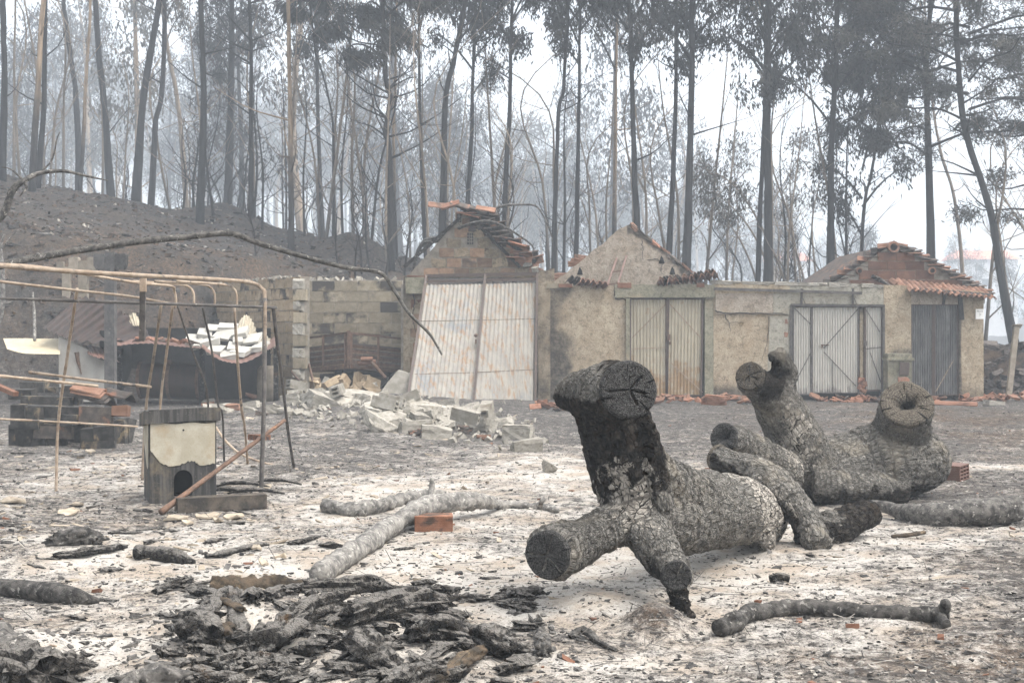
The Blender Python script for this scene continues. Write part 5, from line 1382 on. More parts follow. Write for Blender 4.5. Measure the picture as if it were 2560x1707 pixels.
# dead white shrub stem at the very edge
m_ = MB(); m_.tube([W(-20, 850, 26), W(4, 770, 26), W(6, 690, 26), W(2, 620, 26), W(12, 585, 26)], [.06, .06, .05, .035, .02], 8, 20, .02, 9); m_.tube([W(4, 625, 26), W(30, 590, 26), W(46, 575, 26)], [.02, .014, .008], 6, 8)
solo('dead_stem', m_, M['log_pale'], 'pale dead stem standing at the picture edge beside the tube frame', 'stem', smooth=True)
m_ = MB(); m_.tube([W(87, 852, 28.8), W(86, 790, 29), W(82, 730, 29)], [.035, .03, .02], 6, 8, .01); solo('dead_stem', m_, M['log_pale'], 'thin grey stake standing above the cream plastic sheet', 'stake', smooth=True)

# bare twigs arching over the brick gable (grow behind the shed)
for k, (bt, lab) in enumerate((([(1000, 700, 33.5), (1040, 640, 33), (1120, 590, 32), (1190, 548, 31.5), (1250, 517, 31), (1310, 512, 31), (1345, 520, 31), (1372, 570, 31), (1382, 605, 31)], 'bare thorny twig arching highest over the brick gable'),
                               ([(1000, 690, 33.5), (1040, 648, 33), (1100, 600, 32), (1160, 565, 30.4), (1220, 553, 30.2), (1270, 572, 30.2), (1320, 605, 30.2), (1334, 622, 30.2), (1330, 635, 30.2)], 'bare thorny twig drooping across the broken tiles of the brick gable'))):
    P = [W(*p) for p in bt]; P[0][2] = zt1(P[0][0], P[0][1]) - .1
    m_ = MB(); m_.tube(P, np.linspace(.05, .008, len(P)), 6, 60, .006, 14)
    Q = cr(np.array(P), 40)
    for j in range(8, 39, 2):
        d = rng.normal(0, 1, 3); d /= np.linalg.norm(d); m_.tube([Q[j], Q[j] + d * .12], [.008, .002], 4)
    solo('bare_twig', m_, M['log'], lab, 'twig')
# ------------------------------------------------------------------ rubble in front of the bay
def put(mesh, name, px, py, size, rot, label, cat, group=None, sink=.12):
    h = size[2]; c = on_ground(px, py, 0); c = c + [0, 0, h * (.5 - sink)]
    return inst(mesh, name, c, rot, size, None, label, cat, group)
GR = 'pale broken blocks spilled in front of the bay'
LB = 'pale broken concrete block in the rubble spilled before the leaning gate'
rub = []
for k in range(64):
    t = rng.random()
    px = 745 + 470 * t + rng.normal(0, 25); py = 1000 + 70 * t + rng.normal(0, 16) - 20 * (1 - t) * rng.random()
    rub.append((px, np.clip(py, 985, 1100), rng.uniform(.16, .42)))
rub.sort(key=lambda a: a[1])
for k, (px, py, s) in enumerate(rub):
    D = Dof(py); s *= 1.05
    mesh = CHUNKS[k % 8] if k % 9 else BLOCK_HOLLOW
    sz = (s * 1.25, s * .8, s * .62) if k % 9 else (.85, .9, .9)
    put(mesh, 'broken_block', px, py, sz, (R(rng.uniform(-22, 22)), R(rng.uniform(-22, 22)), rng.uniform(0, 6.3)), LB, 'rubble', GR, (.2 if k % 9 else .3))
# slabs lying flat in the pile
for k, (px, py, w) in enumerate(((900, 985, 1.1), (960, 1000, .9), (1060, 1012, 1.0), (840, 1000, .7), (1130, 1035, .7), (1010, 1030, .8))):
    c = on_ground(px, py, .14 - .015 * k); m_ = MB(); n = 7; ang = np.linspace(0, 2 * math.pi, n, endpoint=False); rr = rng.uniform(.7, 1.1, n)
    P = np.stack([np.cos(ang) * rr * w / 2, np.sin(ang) * rr * w * .45, 0 * ang], 1) @ np.array(Euler((R(12), R(rng.uniform(-8, 8)), R(rng.uniform(0, 60)))).to_matrix()).T + c
    m_.add(np.vstack([P, P - [0, 0, .07]]), [list(range(n))], [list(range(2 * n - 1, n - 1, -1))], [[i, n + i, n + (i + 1) % n, (i + 1) % n] for i in range(n)])
    solo('broken_slab', m_, M['rubble'], 'flat broken cement slab lying in the pale rubble before the gate', 'slab', 'flat slabs in the rubble')
# the ones that can be told apart
put(CHUNKS[1], 'broken_block', 955, 1075, (.42, .3, .26), (.15, -.2, .5), 'big dark-sided concrete block at the front of the rubble', 'rubble')
put(CHUNKS[4], 'broken_block', 1092, 1095, (.42, .26, .20), (.0, .05, .1), 'flat squared concrete block at the front of the rubble beside red brick shards', 'rubble')
put(CHUNKS[2], 'broken_block', 1262, 1068, (.30, .2, .17), (.0, -.2, .2), 'upper squared block of the pair at the end of the rubble', 'rubble')
put(CHUNKS[0], 'broken_block', 1294, 1096, (.40, .26, .22), (.0, .03, -.2), 'large squared block of the pair at the end of the rubble', 'rubble')
put(CHUNKS[6], 'broken_block', 1315, 1128, (.36, .24, .18), (.1, -.1, .25), 'last stray concrete lump of the rubble, split on one side', 'rubble')
put(CHUNKS[5], 'broken_block', 1375, 1178, (.16, .12, .11), (.2, .3, .5), 'small concrete lump alone on the ash between rubble and stump', 'rubble')
m_ = MB(); c = W(985, 968, 28.4)
V = np.array([[-.30, 0, -.42], [.30, 0, -.46], [.30, 0, .32], [.05, 0, .36], [-.12, 0, .10], [-.24, 0, -.12]]); 
V = V @ np.array(Euler((R(-12), R(8), R(10))).to_matrix()).T
m_.add(np.vstack([V + c + [0, -.2, 0], V + c + [0, .22, 0]]), [[0, 1, 2, 3, 4, 5]], [[11, 10, 9, 8, 7, 6]], [[i, 6 + i, 6 + (i + 1) % 6, (i + 1) % 6] for i in range(6)])
bk = solo('broken_wall_piece', m_, M['rubble'], 'large hollow wall block tipped on end against the leaning gate', 'rubble')
for t in (.25, .75):
    p = lerp(V[3], V[5], t) + c; m_ = MB(); m_.tube([p + [-.03, -.02, .03], p + [.05, -.0, -.06]], [.07, .07], 10); part('block_hole', m_, M['black_void'], bk)
m_ = MB(); p = W(822, 960, 29.4); hb = inst(BLOCK_HOLLOW, 'hollow_block', p + [0, 0, -.12], (R(20), R(-62), R(20)), (.9, .8, .95), None, 'hollow cement block standing askew beneath the trailer', 'block')
m_ = MB()
for k in range(34):
    px, py = rng.uniform(765, 960), rng.uniform(940, 985); D = rng.uniform(29, 31.2); x_ = fx(px, D); z0 = zt1(x_, D)
    m_.box((x_, D, z0 + rng.uniform(.0, .3)), rng.uniform(.1, .35, 3) * [1, 1, .5], rng.uniform(0, 3, 3), .02)
solo('bay_rubble', m_, M['block_warm'], 'heap of small rubble under the trailer in the bay', 'rubble', kind='stuff')
m_ = MB()
for k in range(420):
    t = rng.random(); px = 740 + 560 * t + rng.normal(0, 40); py = np.clip(1000 + 75 * t + rng.normal(0, 22), 985, 1150)
    c = on_ground(px, py, .02); m_.box(c, rng.uniform(.02, .11, 3), rng.uniform(0, 3, 3), .008)
solo('rubble_crumbs', m_, M['rubble'], 'pale cement crumbs strewn round the rubble', 'crumbs', kind='stuff')
for (a, b, r_, lab) in (((728, 928, 29.7), (800, 1000, 29.0), .022, 'rusty bar slanting against the broken end of the block wall'), ((762, 870, 30.2), (796, 990, 29.6), .03, 'dark iron bar leaning at the trailer corner'), ((930, 905, 30.5), (965, 945, 30.3), .035, 'rusty strut hanging under the trailer bed')):
    m_ = MB(); P = [W(*a), W(*b)]; P[1][2] = max(P[1][2] if 'strut' in lab else 0, 0); m_.tube(P, r_, 7, 6, .004); solo('iron_bar', m_, M['rust'], lab, 'bar')
# half-buried drums / boxes by the block wall foot
for (px, py, D, w, h, mt, lab) in ((668, 900, 29.2, 40, 70, 'cream_sheet', 'dull yellow drum in the shadow at the foot of the tan block wall'),):
    c = W(px, py + 45, D); c[2] = 0; m_ = MB(); m_.tube([c, c + [0, 0, .35], c + [0, 0, .7], c + [0, 0, .78]], [.2, .21, .2, .14], 14); solo('drum', m_, M['concrete_tan'], lab, 'drum', smooth=True)
put(BRICK1, 'hollow_brick', 455, 1003, (1.3, 1, 1.3), (R(0), R(0), R(80)), 'orange hollow brick lying on end under the sagging tin roof', 'brick')
for k in range(26):
    px, py = rng.uniform(520, 745), rng.uniform(985, 1045)
    s = rng.uniform(.12, .3); put((CHUNKS if k % 3 else CHUNKS_T)[k % 5], 'broken_block', px, py, (s * 1.2, s * .8, s * .5), tuple(rng.uniform(-.3, .3, 3)), 'small broken block scrap along the foot of the tan block wall', 'rubble', 'scraps at the foot of the block wall')

# ------------------------------------------------------------------ terracotta shards
SH = {'a': (1630, 1880, 985, 1012, 60, 'orange roof tile shard strewn below the cream double door', 'shards below the cream door'),
      'b': (2030, 2230, 985, 1005, 60, 'orange roof tile shard strewn below the white corrugated doors', 'shards below the white doors'),
      'c': (2225, 2350, 968, 1000, 26, 'orange tile shard heaped before the smoke-blackened door', 'shards before the dark door'),
      'd': (2460, 2580, 965, 1005, 46, 'orange tile shard heaped past the end garage corner', 'shards past the end corner'),
      'e': (1330, 1440, 1012, 1030, 14, 'orange tile shard lying by the sooty pier of the leaning gate', 'shards by the sooty pier')}
for key, (x0, x1, y0, y1, n, lab, grp) in SH.items():
    for k in range(n):
        px, py = rng.uniform(x0, x1), rng.uniform(y0, y1) 
        s = rng.uniform(.08, .28)
        if k % 4 == 0: mesh, sz = (TILE_O[k % 2] if k % 8 else TILE_R[k % 3]), (rng.uniform(.4, .8), rng.uniform(.3, .7), .8)
        else: mesh, sz = CHUNKS_T[k % 5], (s, s * .7, s * .22)
        c = on_ground(px, py, 0) + [0, 0, .035 + rng.uniform(0, .06)]
        if c[1] > YB - .14 and px < 2460: c[1] = YB - .14 - rng.uniform(0, .25); c[2] = zt1(c[0], c[1]) + rng.uniform(.02, .1)
        inst(mesh, 'tile_shard', c, (R(rng.uniform(-28, 28)), R(rng.uniform(-28, 28)), rng.uniform(0, 6.3)), sz, None, lab, 'shard', grp)
put(CHUNKS_T[2], 'terracotta_lump', 1790, 1012, (.5, .3, .22), (.1, .1, .2), 'big orange terracotta lump among shards below the cream door pier', 'brick')
put(CHUNKS_T[1], 'terracotta_lump', 1812, 985, (.34, .22, .2), (.1, .5, .2), 'rounded terracotta piece resting by the cream door pier', 'brick')
inst(TILE_O[0], 'roof_tile', on_ground(2384, 1008, .04), (R(0), R(16), R(60)), (.6, 2.2, 1), None, 'long orange tile lying alone before the end garage corner', 'roof tile')
inst(TILE_O[1], 'roof_tile', W(2262, 965, DW - .7), (R(70), R(10), R(15)), (1.1, .9, 1), None, 'orange tile propped upright against the meter pillar', 'roof tile')
put(CHUNKS[3], 'flat_stone', 2485, 1012, (.38, .22, .1), (0, .1, .3), 'flat grey stone slab on the bare earth past the end corner', 'stone')
inst(BRICK2, 'hollow_brick', on_ground(1084, 1325, 0), (0, 0, R(4)), (1.0, 1.0, .95), None, 'orange hollow brick propping the forked grey log', 'brick')
inst(BRICK_GREY, 'hollow_brick', on_ground(2372, 1197, 0), (R(4), R(0), R(-42)), (1.15, 1.1, 1.05), None, 'sooty brick with square holes behind the big fallen trunk', 'brick')
put(BRICK2, 'hollow_brick', 648, 1140, (.7, .8, .5), (0, .05, .9), 'small sooty hollow brick on the ash behind the tube frame leg', 'brick')
for (px, py) in ((1048, 1083), (1062, 1086), (1160, 1078), (1208, 1102), (1165, 1084), (1040, 1088)):
    put(CHUNKS_T[rng.integers(5)], 'brick_shard', px, py, (.2, .14, .09), tuple(rng.uniform(-.3, .3, 3)), 'bright red brick shard among the pale rubble front', 'shard', 'red shards in the rubble')

# ------------------------------------------------------------------ stone bank at the right
sw = empty('stone_bank', W(2540, 1000, 33) * [1, 1, 0], 'sooty dry stone bank behind the wooden post past the end garage', 'stone wall')
m_ = MB(); xs = np.linspace(fx(2463, 33), fx(2760, 33), 24); ragged(m_, xs, -.3, 1.05 - .12 * np.linspace(0, 1, 24) + .1 * fbm(xs * 2, xs * 0, 3, 3), 33.2, 34.4); part('earth_core', m_, M['earth'], sw)
for k in range(190):
    x_ = rng.uniform(fx(2463, 33), fx(2740, 33)); z_ = rng.uniform(.05, 1.15); s = rng.uniform(.12, .34)
    inst(CHUNKS_D[k % 5], 'stone', (x_, 33.2 + .25 * z_ + rng.normal(0, .06), z_), tuple(rng.uniform(-.4, .4, 3)), (s * 1.2, s, s * .6), sw)
m_ = MB(); m_.bar(W(2520, 975, 30.5) * [1, 1, 0], W(2541, 815, 30.5), .11, .1, up=(0, 1, 0)); m2 = MB()
post = solo('fence_post', m_, M['concrete_tan'], 'grey weathered post standing before the sooty stone bank', 'post')
m2.box(W(2542, 815, 30.5), (.2, .12, .06), jit=.015); part('broken_top', m2, M['concrete_tan'], post)
# ------------------------------------------------------------------ big burnt stumps
def fuse(name, tubes, voxel, smooth_it=9):
    m_ = MB()
    for k, (P, r_, n) in enumerate(tubes):
        m_.tube(P, r_, 20, n, .012, 7.0, 1.0, k)
    o = bpy.data.objects.new('fuse_tmp', m_.mesh('fuse_tmp')); COL.objects.link(o)
    md = o.modifiers.new('r', 'REMESH'); md.mode = 'VOXEL'; md.voxel_size = voxel
    md = o.modifiers.new('s', 'SMOOTH'); md.iterations = smooth_it; md.factor = .5
    dg = bpy.context.evaluated_depsgraph_get(); dg.update()
    me = bpy.data.meshes.new_from_object(o.evaluated_get(dg)); me.name = name
    bpy.data.objects.remove(o)
    n = len(me.vertices); co = np.empty(n * 3, np.float32); me.vertices.foreach_get('co', co); co = co.reshape(-1, 3).astype(float)
    nr = np.empty(n * 3, np.float32); me.vertex_normals.foreach_get('vector', nr); nr = nr.reshape(-1, 3)
    return me, co, nr

def stump(name, tubes, cuts, voxel, org, label, cat, charf, palef, rough=1.0, seed=0, group=None, mat='bark'):
    me, co, nr = fuse(name, tubes, voxel)
    q = co
    keep = np.ones(len(co))
    for (c, T, r_, mt, hollow) in cuts:
        d = np.abs((co - c) @ T); rr = np.linalg.norm(co - c, axis=1)
        keep *= 1 - (d < .03) * (rr < r_ * 1.05) * .85
    # limb-aligned coordinates: position squeezed along the nearest limb axis
    S, TT, RR_ = [], [], []
    for (P, r_, n) in tubes:
        Q = cr(np.column_stack([P, r_]), 24); t_, _, _ = frames(Q[:, :3]); S.append(Q[:, :3]); TT.append(t_); RR_.append(Q[:, 3])
    S, TT, RR_ = np.vstack(S), np.vstack(TT), np.concatenate(RR_)
    Tn = np.empty_like(co)
    for a0 in range(0, len(co), 4000):
        c_ = co[a0:a0 + 4000]; dd = ((c_[:, None] - S[None]) ** 2).sum(2) / (RR_[None] ** 2); Tn[a0:a0 + 4000] = TT[dd.argmin(1)]
    bk = co - Tn * ((co * Tn).sum(1) * .68)[:, None]
    ridg = 1 - np.abs(fbm(bk[:, 0] * 17, bk[:, 1] * 17, bk[:, 2] * 17, seed, 3)) * 2.4
    ax = 1 - np.abs(fbm(bk[:, 0] * 8, bk[:, 1] * 8, bk[:, 2] * 8, seed + 21, 3)) * 2.2
    d = .013 * (ax - .45) - .006 + .034 * fbm(q[:, 0] * 3.2, q[:, 1] * 3.2, q[:, 2] * 2.6, seed + 2, 2) + .010 * (ridg - .4) + .010 * fbm(q[:, 0] * 6, q[:, 1] * 6, q[:, 2] * 5, seed + 5, 2) + .006 * fbm(q[:, 0] * 45, q[:, 1] * 45, q[:, 2] * 30, seed + 9, 2)
    co = co + nr * (d * rough * keep)[:, None]
    for (c, T, r_, mt, hollow) in cuts:
        if hollow:
            dd = (co - c) @ T; rr = np.linalg.norm(co - c - dd[:, None] * T, axis=1); k_ = (np.abs(dd) < .06) * sstep(r_ * .95, r_ * .4, rr)
            co = co - T * (k_ * hollow * 1.6)[:, None]
    org = np.asarray(org, float)
    me.vertices.foreach_set('co', (co - org).astype(np.float32).ravel())
    me.polygons.foreach_set('use_smooth', np.ones(len(me.polygons), bool))
    attr(me, 'char', charf(co)); attr(me, 'pale', palef(co))
    av = me.attributes.new('bk', 'FLOAT_VECTOR', 'POINT'); av.data.foreach_set('vector', bk.astype(np.float32).ravel())
    me.materials.clear(); me.materials.append(M[mat]); me.update()
    e = empty(name, org, label, cat, group)
    o = bpy.data.objects.new('trunk_body', me); o.parent = e; COL.objects.link(o); ORG[o.name] = org
    for k, (c, T, r_, mt, hollow) in enumerate(cuts):
        cut_face(e, c, T, r_, mt, hollow, seed + k)
    return e

def cut_face(parent, c, T, r_, mt, hollow=0.0, seed=0, name='cut_face'):
    c = np.asarray(c, float); T = np.asarray(T, float); T = T / np.linalg.norm(T)
    u_ = np.cross(T, [0, 0, 1.]); u_ /= np.linalg.norm(u_); v_ = np.cross(u_, T)
    nr_, na = 22, 96
    ang = np.arange(na) / na * 2 * math.pi
    out = 1 + .05 * fbm(np.cos(ang) * 1.5 + seed, np.sin(ang) * 1.5, seed, seed, 3)
    rad = np.linspace(.001, 1, nr_)
    RR, AA = np.meshgrid(rad, ang, indexing='ij')
    h = .004 * fbm(RR * np.cos(AA) * 9, RR * np.sin(AA) * 9, seed, seed, 3)
    r2 = np.random.default_rng(seed + 3)
    for k in range(5):
        a0 = r2.uniform(0, 6.28); l = r2.uniform(.4, 1)
        da = np.abs((AA - a0 + math.pi) % (2 * math.pi) - math.pi) * np.maximum(RR, .08)
        h = h - (.010 if hollow else .026) * np.exp(-(da / .03) ** 2) * (RR < l)
    if hollow: h = h - hollow * np.exp(-((RR * np.cos(AA) + .05) ** 2 / .16 + (RR * np.sin(AA) + .25 * RR * np.cos(AA)) ** 2 / .05)) - .02 * np.clip(fbm(RR * np.cos(AA) * 3, RR * np.sin(AA) * 3, seed, seed + 7, 3), 0, 1)
    h = h - .012 * sstep(.93, 1.0, RR)
    P = c + (RR * out[None] * r_)[..., None] * (np.cos(AA)[..., None] * u_ + np.sin(AA)[..., None] * v_) + T * (h + .010)[..., None]
    skirt = P[-1:] - T * .03
    P = np.concatenate([P, skirt], 0)
    i = np.arange(nr_)[:, None] * na; j = np.arange(na)[None]; j2 = (j + 1) % na
    f = np.stack([i + j, i + na + j, i + na + j2, i + j2], -1).reshape(-1, 4)
    m_ = MB(); m_.add(P.reshape(-1, 3), f)
    o = part(name, m_, M[mt], parent, True)
    rr = np.concatenate([RR, np.ones((1, na))], 0).ravel(); aa = np.concatenate([AA, AA[-1:]], 0)
    attr(o.data, 'rad', rr); attr(o.data, 'ca', np.cos(aa.ravel())); attr(o.data, 'sa', np.sin(aa.ravel()))
    return o

def WP(rows): return np.array([W(a, b, c) for a, b, c, _ in rows]), np.array([r[3] for r in rows])
def tubes_of(*rowsets): return [(*WP(rs), max(6, len(rs) * 6)) for rs in rowsets]
def axis(rows): 
    P, _ = WP(rows); d = P[-1] - P[-2]; return d / np.linalg.norm(d)
def cutof(rows, mt, hollow=0.0, T=None, k=1.0):
    P, r_ = WP(rows); return (P[-1], axis(rows) if T is None else np.asarray(T, float), r_[-1] * k, mt, hollow)

# stump a: the cut trunk standing on its limbs
col = [(1600, 1345, 8.35, .21), (1580, 1260, 8.4, .20), (1550, 1160, 8.35, .19), (1528, 1070, 8.28, .185), (1505, 1005, 8.3, .175)]
head = [(1412, 985, 8.65, .09), (1450, 985, 8.5, .13), (1505, 985, 8.25, .165), (1573, 974, 7.72, .158)]
body = [(1590, 1290, 8.35, .19), (1670, 1300, 8.7, .235), (1760, 1285, 9.3, .25), (1850, 1275, 10.0, .25), (1905, 1290, 10.5, .20)]
legl = [(1575, 1290, 8.35, .15), (1480, 1335, 8.15, .135), (1420, 1365, 7.95, .14), (1368, 1388, 7.72, .135)]
foot = [(1615, 1330, 8.25, .13), (1660, 1400, 7.95, .105), (1692, 1440, 7.8, .085), (1708, 1500, 7.7, .05), (1728, 1545, 7.62, .036), (1740, 1582, 7.6, .03)]
foot2 = [(1690, 1450, 7.8, .06), (1690, 1510, 7.78, .05), (1700, 1560, 7.8, .055), (1704, 1590, 7.8, .06)]
knob = [(1668, 1420, 7.95, .07), (1692, 1438, 7.62, .082)]
ear = [(1500, 985, 8.3, .13), (1475, 1000, 8.35, .15), (1440, 1010, 8.4, .10)]
rib = [(1600, 1080, 8.35, .09), (1635, 1170, 8.45, .13), (1690, 1240, 8.75, .19), (1780, 1265, 9.35, .22)]
rib2 = [(1590, 1000, 8.2, .05), (1625, 1090, 8.2, .06), (1640, 1180, 8.25, .07), (1650, 1270, 8.3, .08)]
root = [(1870, 1290, 10.3, .12), (1905, 1320, 10.1, .07), (1918, 1352, 9.95, .05), (1900, 1365, 9.9, .03)]
root2 = [(1840, 1300, 10.1, .14), (1880, 1325, 9.95, .09), (1905, 1345, 9.85, .05)]
tb = tubes_of(col, head, body, legl, foot, foot2, knob, ear, rib, rib2, root, root2)
colx = lambda c: 1280 + c[:, 0] / c[:, 1] * F
coly = lambda c: HZ - (c[:, 2] - EYE) / c[:, 1] * F
def char_a(c):
    x_ = c[:, 0]; z_ = c[:, 2]; y_ = c[:, 1]
    zz_ = z_ + .16 * fbm(c[:, 0] * 5, c[:, 1] * 5, c[:, 2] * 5, 4, 3)
    v = .05 + .68 * sstep(.36, .66, zz_) * (1 - sstep(.78, .95, x_ - .12 * (1.3 - z_))) * (1 - .8 * sstep(1.10, 1.2, z_) * sstep(.6, .4, x_))
    v = np.maximum(v, .8 * sstep(.0, -.3, z_ - .42) * (x_ > .62) * (x_ < .98) * (y_ < 8.1) * .9)
    return v
def pale_a(c):
    z_ = c[:, 2]; x_ = c[:, 0]; y_ = c[:, 1]
    v = .68 * np.exp(-((z_ - .60) / .28) ** 2) * np.exp(-((x_ - .68) / .30) ** 2) * (y_ < 8.45)
    v = np.maximum(v, .50 * np.exp(-((z_ - .18) / .14) ** 2) * (x_ > .85) * (y_ < 8.0))
    v = np.maximum(v, .9 * sstep(9.35, 9.9, y_))
    v = np.maximum(v, .40 * np.exp(-((z_ - .78) / .10) ** 2) * np.exp(-((x_ - .45) / .1) ** 2))
    return v
stump('tree_stump', tb, [cutof(head, 'cut_black'), cutof(legl, 'cut_black', k=1.0), cutof(knob, 'cut_black')], .0125, on_ground(1640, 1580), 'tall burnt tree stump with round sawn top propped on two limbs, nearest in the yard', 'stump', char_a, pale_a, 1.0, 3)

# stump b: the great fallen trunk with a forked limb and a sawn neck
limb = [(2060, 1215, 12.9, .30), (2010, 1140, 12.7, .265), (1960, 1045, 12.5, .225), (1928, 975, 12.35, .20), (1922, 950, 12.3, .17)]
prR = [(1950, 985, 12.4, .15), (1960, 940, 12.4, .125), (1957, 900, 12.35, .095), (1948, 870, 12.25, .04)]
prR2 = [(1955, 905, 12.35, .07), (1938, 893, 12.2, .065), (1928, 900, 12.15, .05)]
prL = [(1925, 985, 12.3, .17), (1900, 962, 12.15, .145), (1874, 940, 11.95, .125)]
body = [(2000, 1180, 12.8, .22), (2060, 1185, 12.85, .29), (2140, 1165, 13.0, .33), (2235, 1150, 13.15, .37), (2298, 1152, 13.3, .30), (2340, 1165, 13.45, .17)]
neck = [(2225, 1170, 13.3, .42), (2240, 1110, 13.2, .32), (2256, 1058, 13.0, .255), (2268, 1008, 12.72, .232)]
brR = [(1960, 1180, 12.5, .19), (1900, 1140, 12.1, .16), (1850, 1110, 11.85, .135), (1808, 1092, 11.6, .12)]
und = [(2030, 1210, 12.5, .16), (2100, 1215, 12.5, .16), (2180, 1225, 12.7, .17), (2250, 1235, 12.9, .16)]
spl = [(2080, 1100, 12.7, .09), (2100, 1090, 12.6, .06)]
lowr = [(1960, 1185, 12.7, .20), (1900, 1200, 12.4, .17), (1870, 1215, 12.2, .12)]
tb = tubes_of(limb, prR, prR2, prL, body, neck, brR, und, lowr)
def char_b(c):
    px, py = colx(c), coly(c)
    v = .16 + .75 * np.exp(-(((px - 1925) / 50) ** 2 + ((py - 950) / 55) ** 2))
    v = np.maximum(v, .6 * np.exp(-(((px - 1820) / 40) ** 2 + ((py - 1090) / 35) ** 2)))
    return np.maximum(v, .75 * sstep(.26, .0, c[:, 2] + .1 * fbm(c[:, 0] * 6, c[:, 1] * 6, c[:, 2] * 6, 3, 2)) * (px > 2010))
def pale_b(c):
    px, py = colx(c), coly(c)
    v = .66 * np.exp(-(((px - 1985) / 60) ** 2 + ((py - 1080) / 100) ** 2)) + .25 * np.exp(-(((px - 2040) / 80) ** 2 + ((py - 1170) / 40) ** 2))
    return np.maximum(v, .65 * np.exp(-(((px - 1925) / 50) ** 2 + ((py - 1185) / 30) ** 2)))
stump('fallen_tree', tb, [cutof(neck, 'cut_brown', .10), cutof(prL, 'cut_tan'), cutof(brR, 'cut_black', .08)], .0165, on_ground(2160, 1250), 'huge grey fallen trunk with a two-pronged limb and a broad sawn neck', 'trunk', char_b, pale_b, 1.1, 13)

# c: the arched limb in front of it
arch_ = [(1792, 1142, 10.95, .105), (1850, 1168, 10.75, .118), (1915, 1200, 10.5, .13), (1975, 1252, 10.3, .118), (2018, 1318, 10.1, .105), (2045, 1368, 9.95, .085)]
limb2 = [(2010, 1345, 10.1, .10), (2070, 1325, 10.25, .12), (2130, 1298, 10.5, .125), (2178, 1278, 10.75, .10)]
knot = [(1885, 1195, 10.6, .09), (1893, 1200, 10.42, .085), (1897, 1203, 10.34, .06)]
tb = tubes_of(arch_, limb2, knot)
rev = arch_[::-1]
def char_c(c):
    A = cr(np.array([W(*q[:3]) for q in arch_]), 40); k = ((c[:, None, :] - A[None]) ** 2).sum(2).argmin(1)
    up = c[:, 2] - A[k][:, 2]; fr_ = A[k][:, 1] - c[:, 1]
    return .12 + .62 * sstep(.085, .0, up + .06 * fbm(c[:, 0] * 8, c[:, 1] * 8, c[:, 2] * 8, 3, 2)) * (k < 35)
def pale_c(c):
    px, py = colx(c), coly(c)
    yc = np.interp(px, [1790, 1850, 1915, 1975, 2018, 2045], [1142, 1172, 1205, 1258, 1320, 1368])
    return .48 * np.exp(-((py - yc - 2) / 16) ** 2) * (px > 1890) * (px < 2070)
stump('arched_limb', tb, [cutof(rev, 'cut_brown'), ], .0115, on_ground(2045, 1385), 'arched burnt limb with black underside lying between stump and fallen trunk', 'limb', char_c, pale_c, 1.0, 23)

# d: single logs ------------------------------------------------------
def log(label, rows, mat='log', rough=.02, freq=9, seed=0, n=None, seg=14, name='burnt_log', cat='log', group=None, cuts=True, flat=1.0, rest=True, cutmat='cut_black', cone=.15, sub=(), splitw=False):
    """rows: (px, py, radius) of the centre line resting on the ground, or (px, py, radius, D)"""
    P = []; rr = []
    for r0 in rows:
        if len(r0) == 4: P.append(W(r0[0], r0[1], r0[3]))
        else: P.append(on_ground(r0[0], r0[1], r0[2] * .8 * flat))
        rr.append(r0[2])
    m_ = MB()
    if splitw:
        r_ = np.random.default_rng(seed + 500); P = np.array(P); L_ = np.linalg.norm(P[-1] - P[0]); ax_ = (P[-1] - P[0]) / L_
        m_.fibre(P, np.array(rr) * .82, 40, 30, seed, flat)
        for q_ in range(4):      # slabs and splinters breaking off
            t_ = r_.uniform(.1, .9); c_ = P[0] * (1 - t_) + P[-1] * t_ + r_.normal(0, .8, 3) * max(rr) * [1, 1, .35]; d_ = ax_ + r_.normal(0, .4, 3) * [1, 1, .4]
            l_ = min(L_ * .3, max(rr) * r_.uniform(1.0, 2.4)); c_[2] = max(c_[2], zt1(c_[0], c_[1]) + .01)
            m_.fibre([c_ - d_ * l_ * .5, c_, c_ + d_ * l_ * .5], [max(rr) * .2, max(rr) * .34, max(rr) * .14], 10, 10, seed + q_, .5)
    else:
        m_.tube(P, rr, seg, n or max(14, len(rows) * 9), rough, freq, flat, seed, cone=cone)
    for s_ in sub:
        Q = [W(*q[:2], q[3]) if len(q) == 4 else on_ground(q[0], q[1], q[2]) for q in s_]
        m_.tube(Q, [min(q[2], .032) for q in s_], 10, max(8, len(s_) * 5), rough * .7, freq, 1.0, seed + 1, cone=.3)
    return solo(name, m_, M[mat], label, cat, group, smooth=True)
log('thick grey log lying past the arched limb with a thin tail', [(2180, 1262, .045, 11.8), (2240, 1274, .055, 11.6), (2295, 1286, .09, 11.35), (2350, 1286, .108, 11.25), (2440, 1280, .105, 11.2), (2510, 1274, .10, 11.2), (2548, 1270, .095, 11.2)], 'log', .03, 7, 2, 60, 18)
log('slender bent branch on the ash in front of the arched limb', [(1800, 1572, .046), (1835, 1556, .050), (1870, 1535, .046), (1925, 1522, .044), (1990, 1518, .043), (2100, 1522, .042), (2220, 1530, .040), (2330, 1536, .040), (2372, 1540, .034)], 'log', .020, 16, 4, 110, 18, sub=([(2335, 1535, .04), (2358, 1522, .07), (2364, 1506, .11)], [(2350, 1540, .03), (2366, 1560, .022)]))
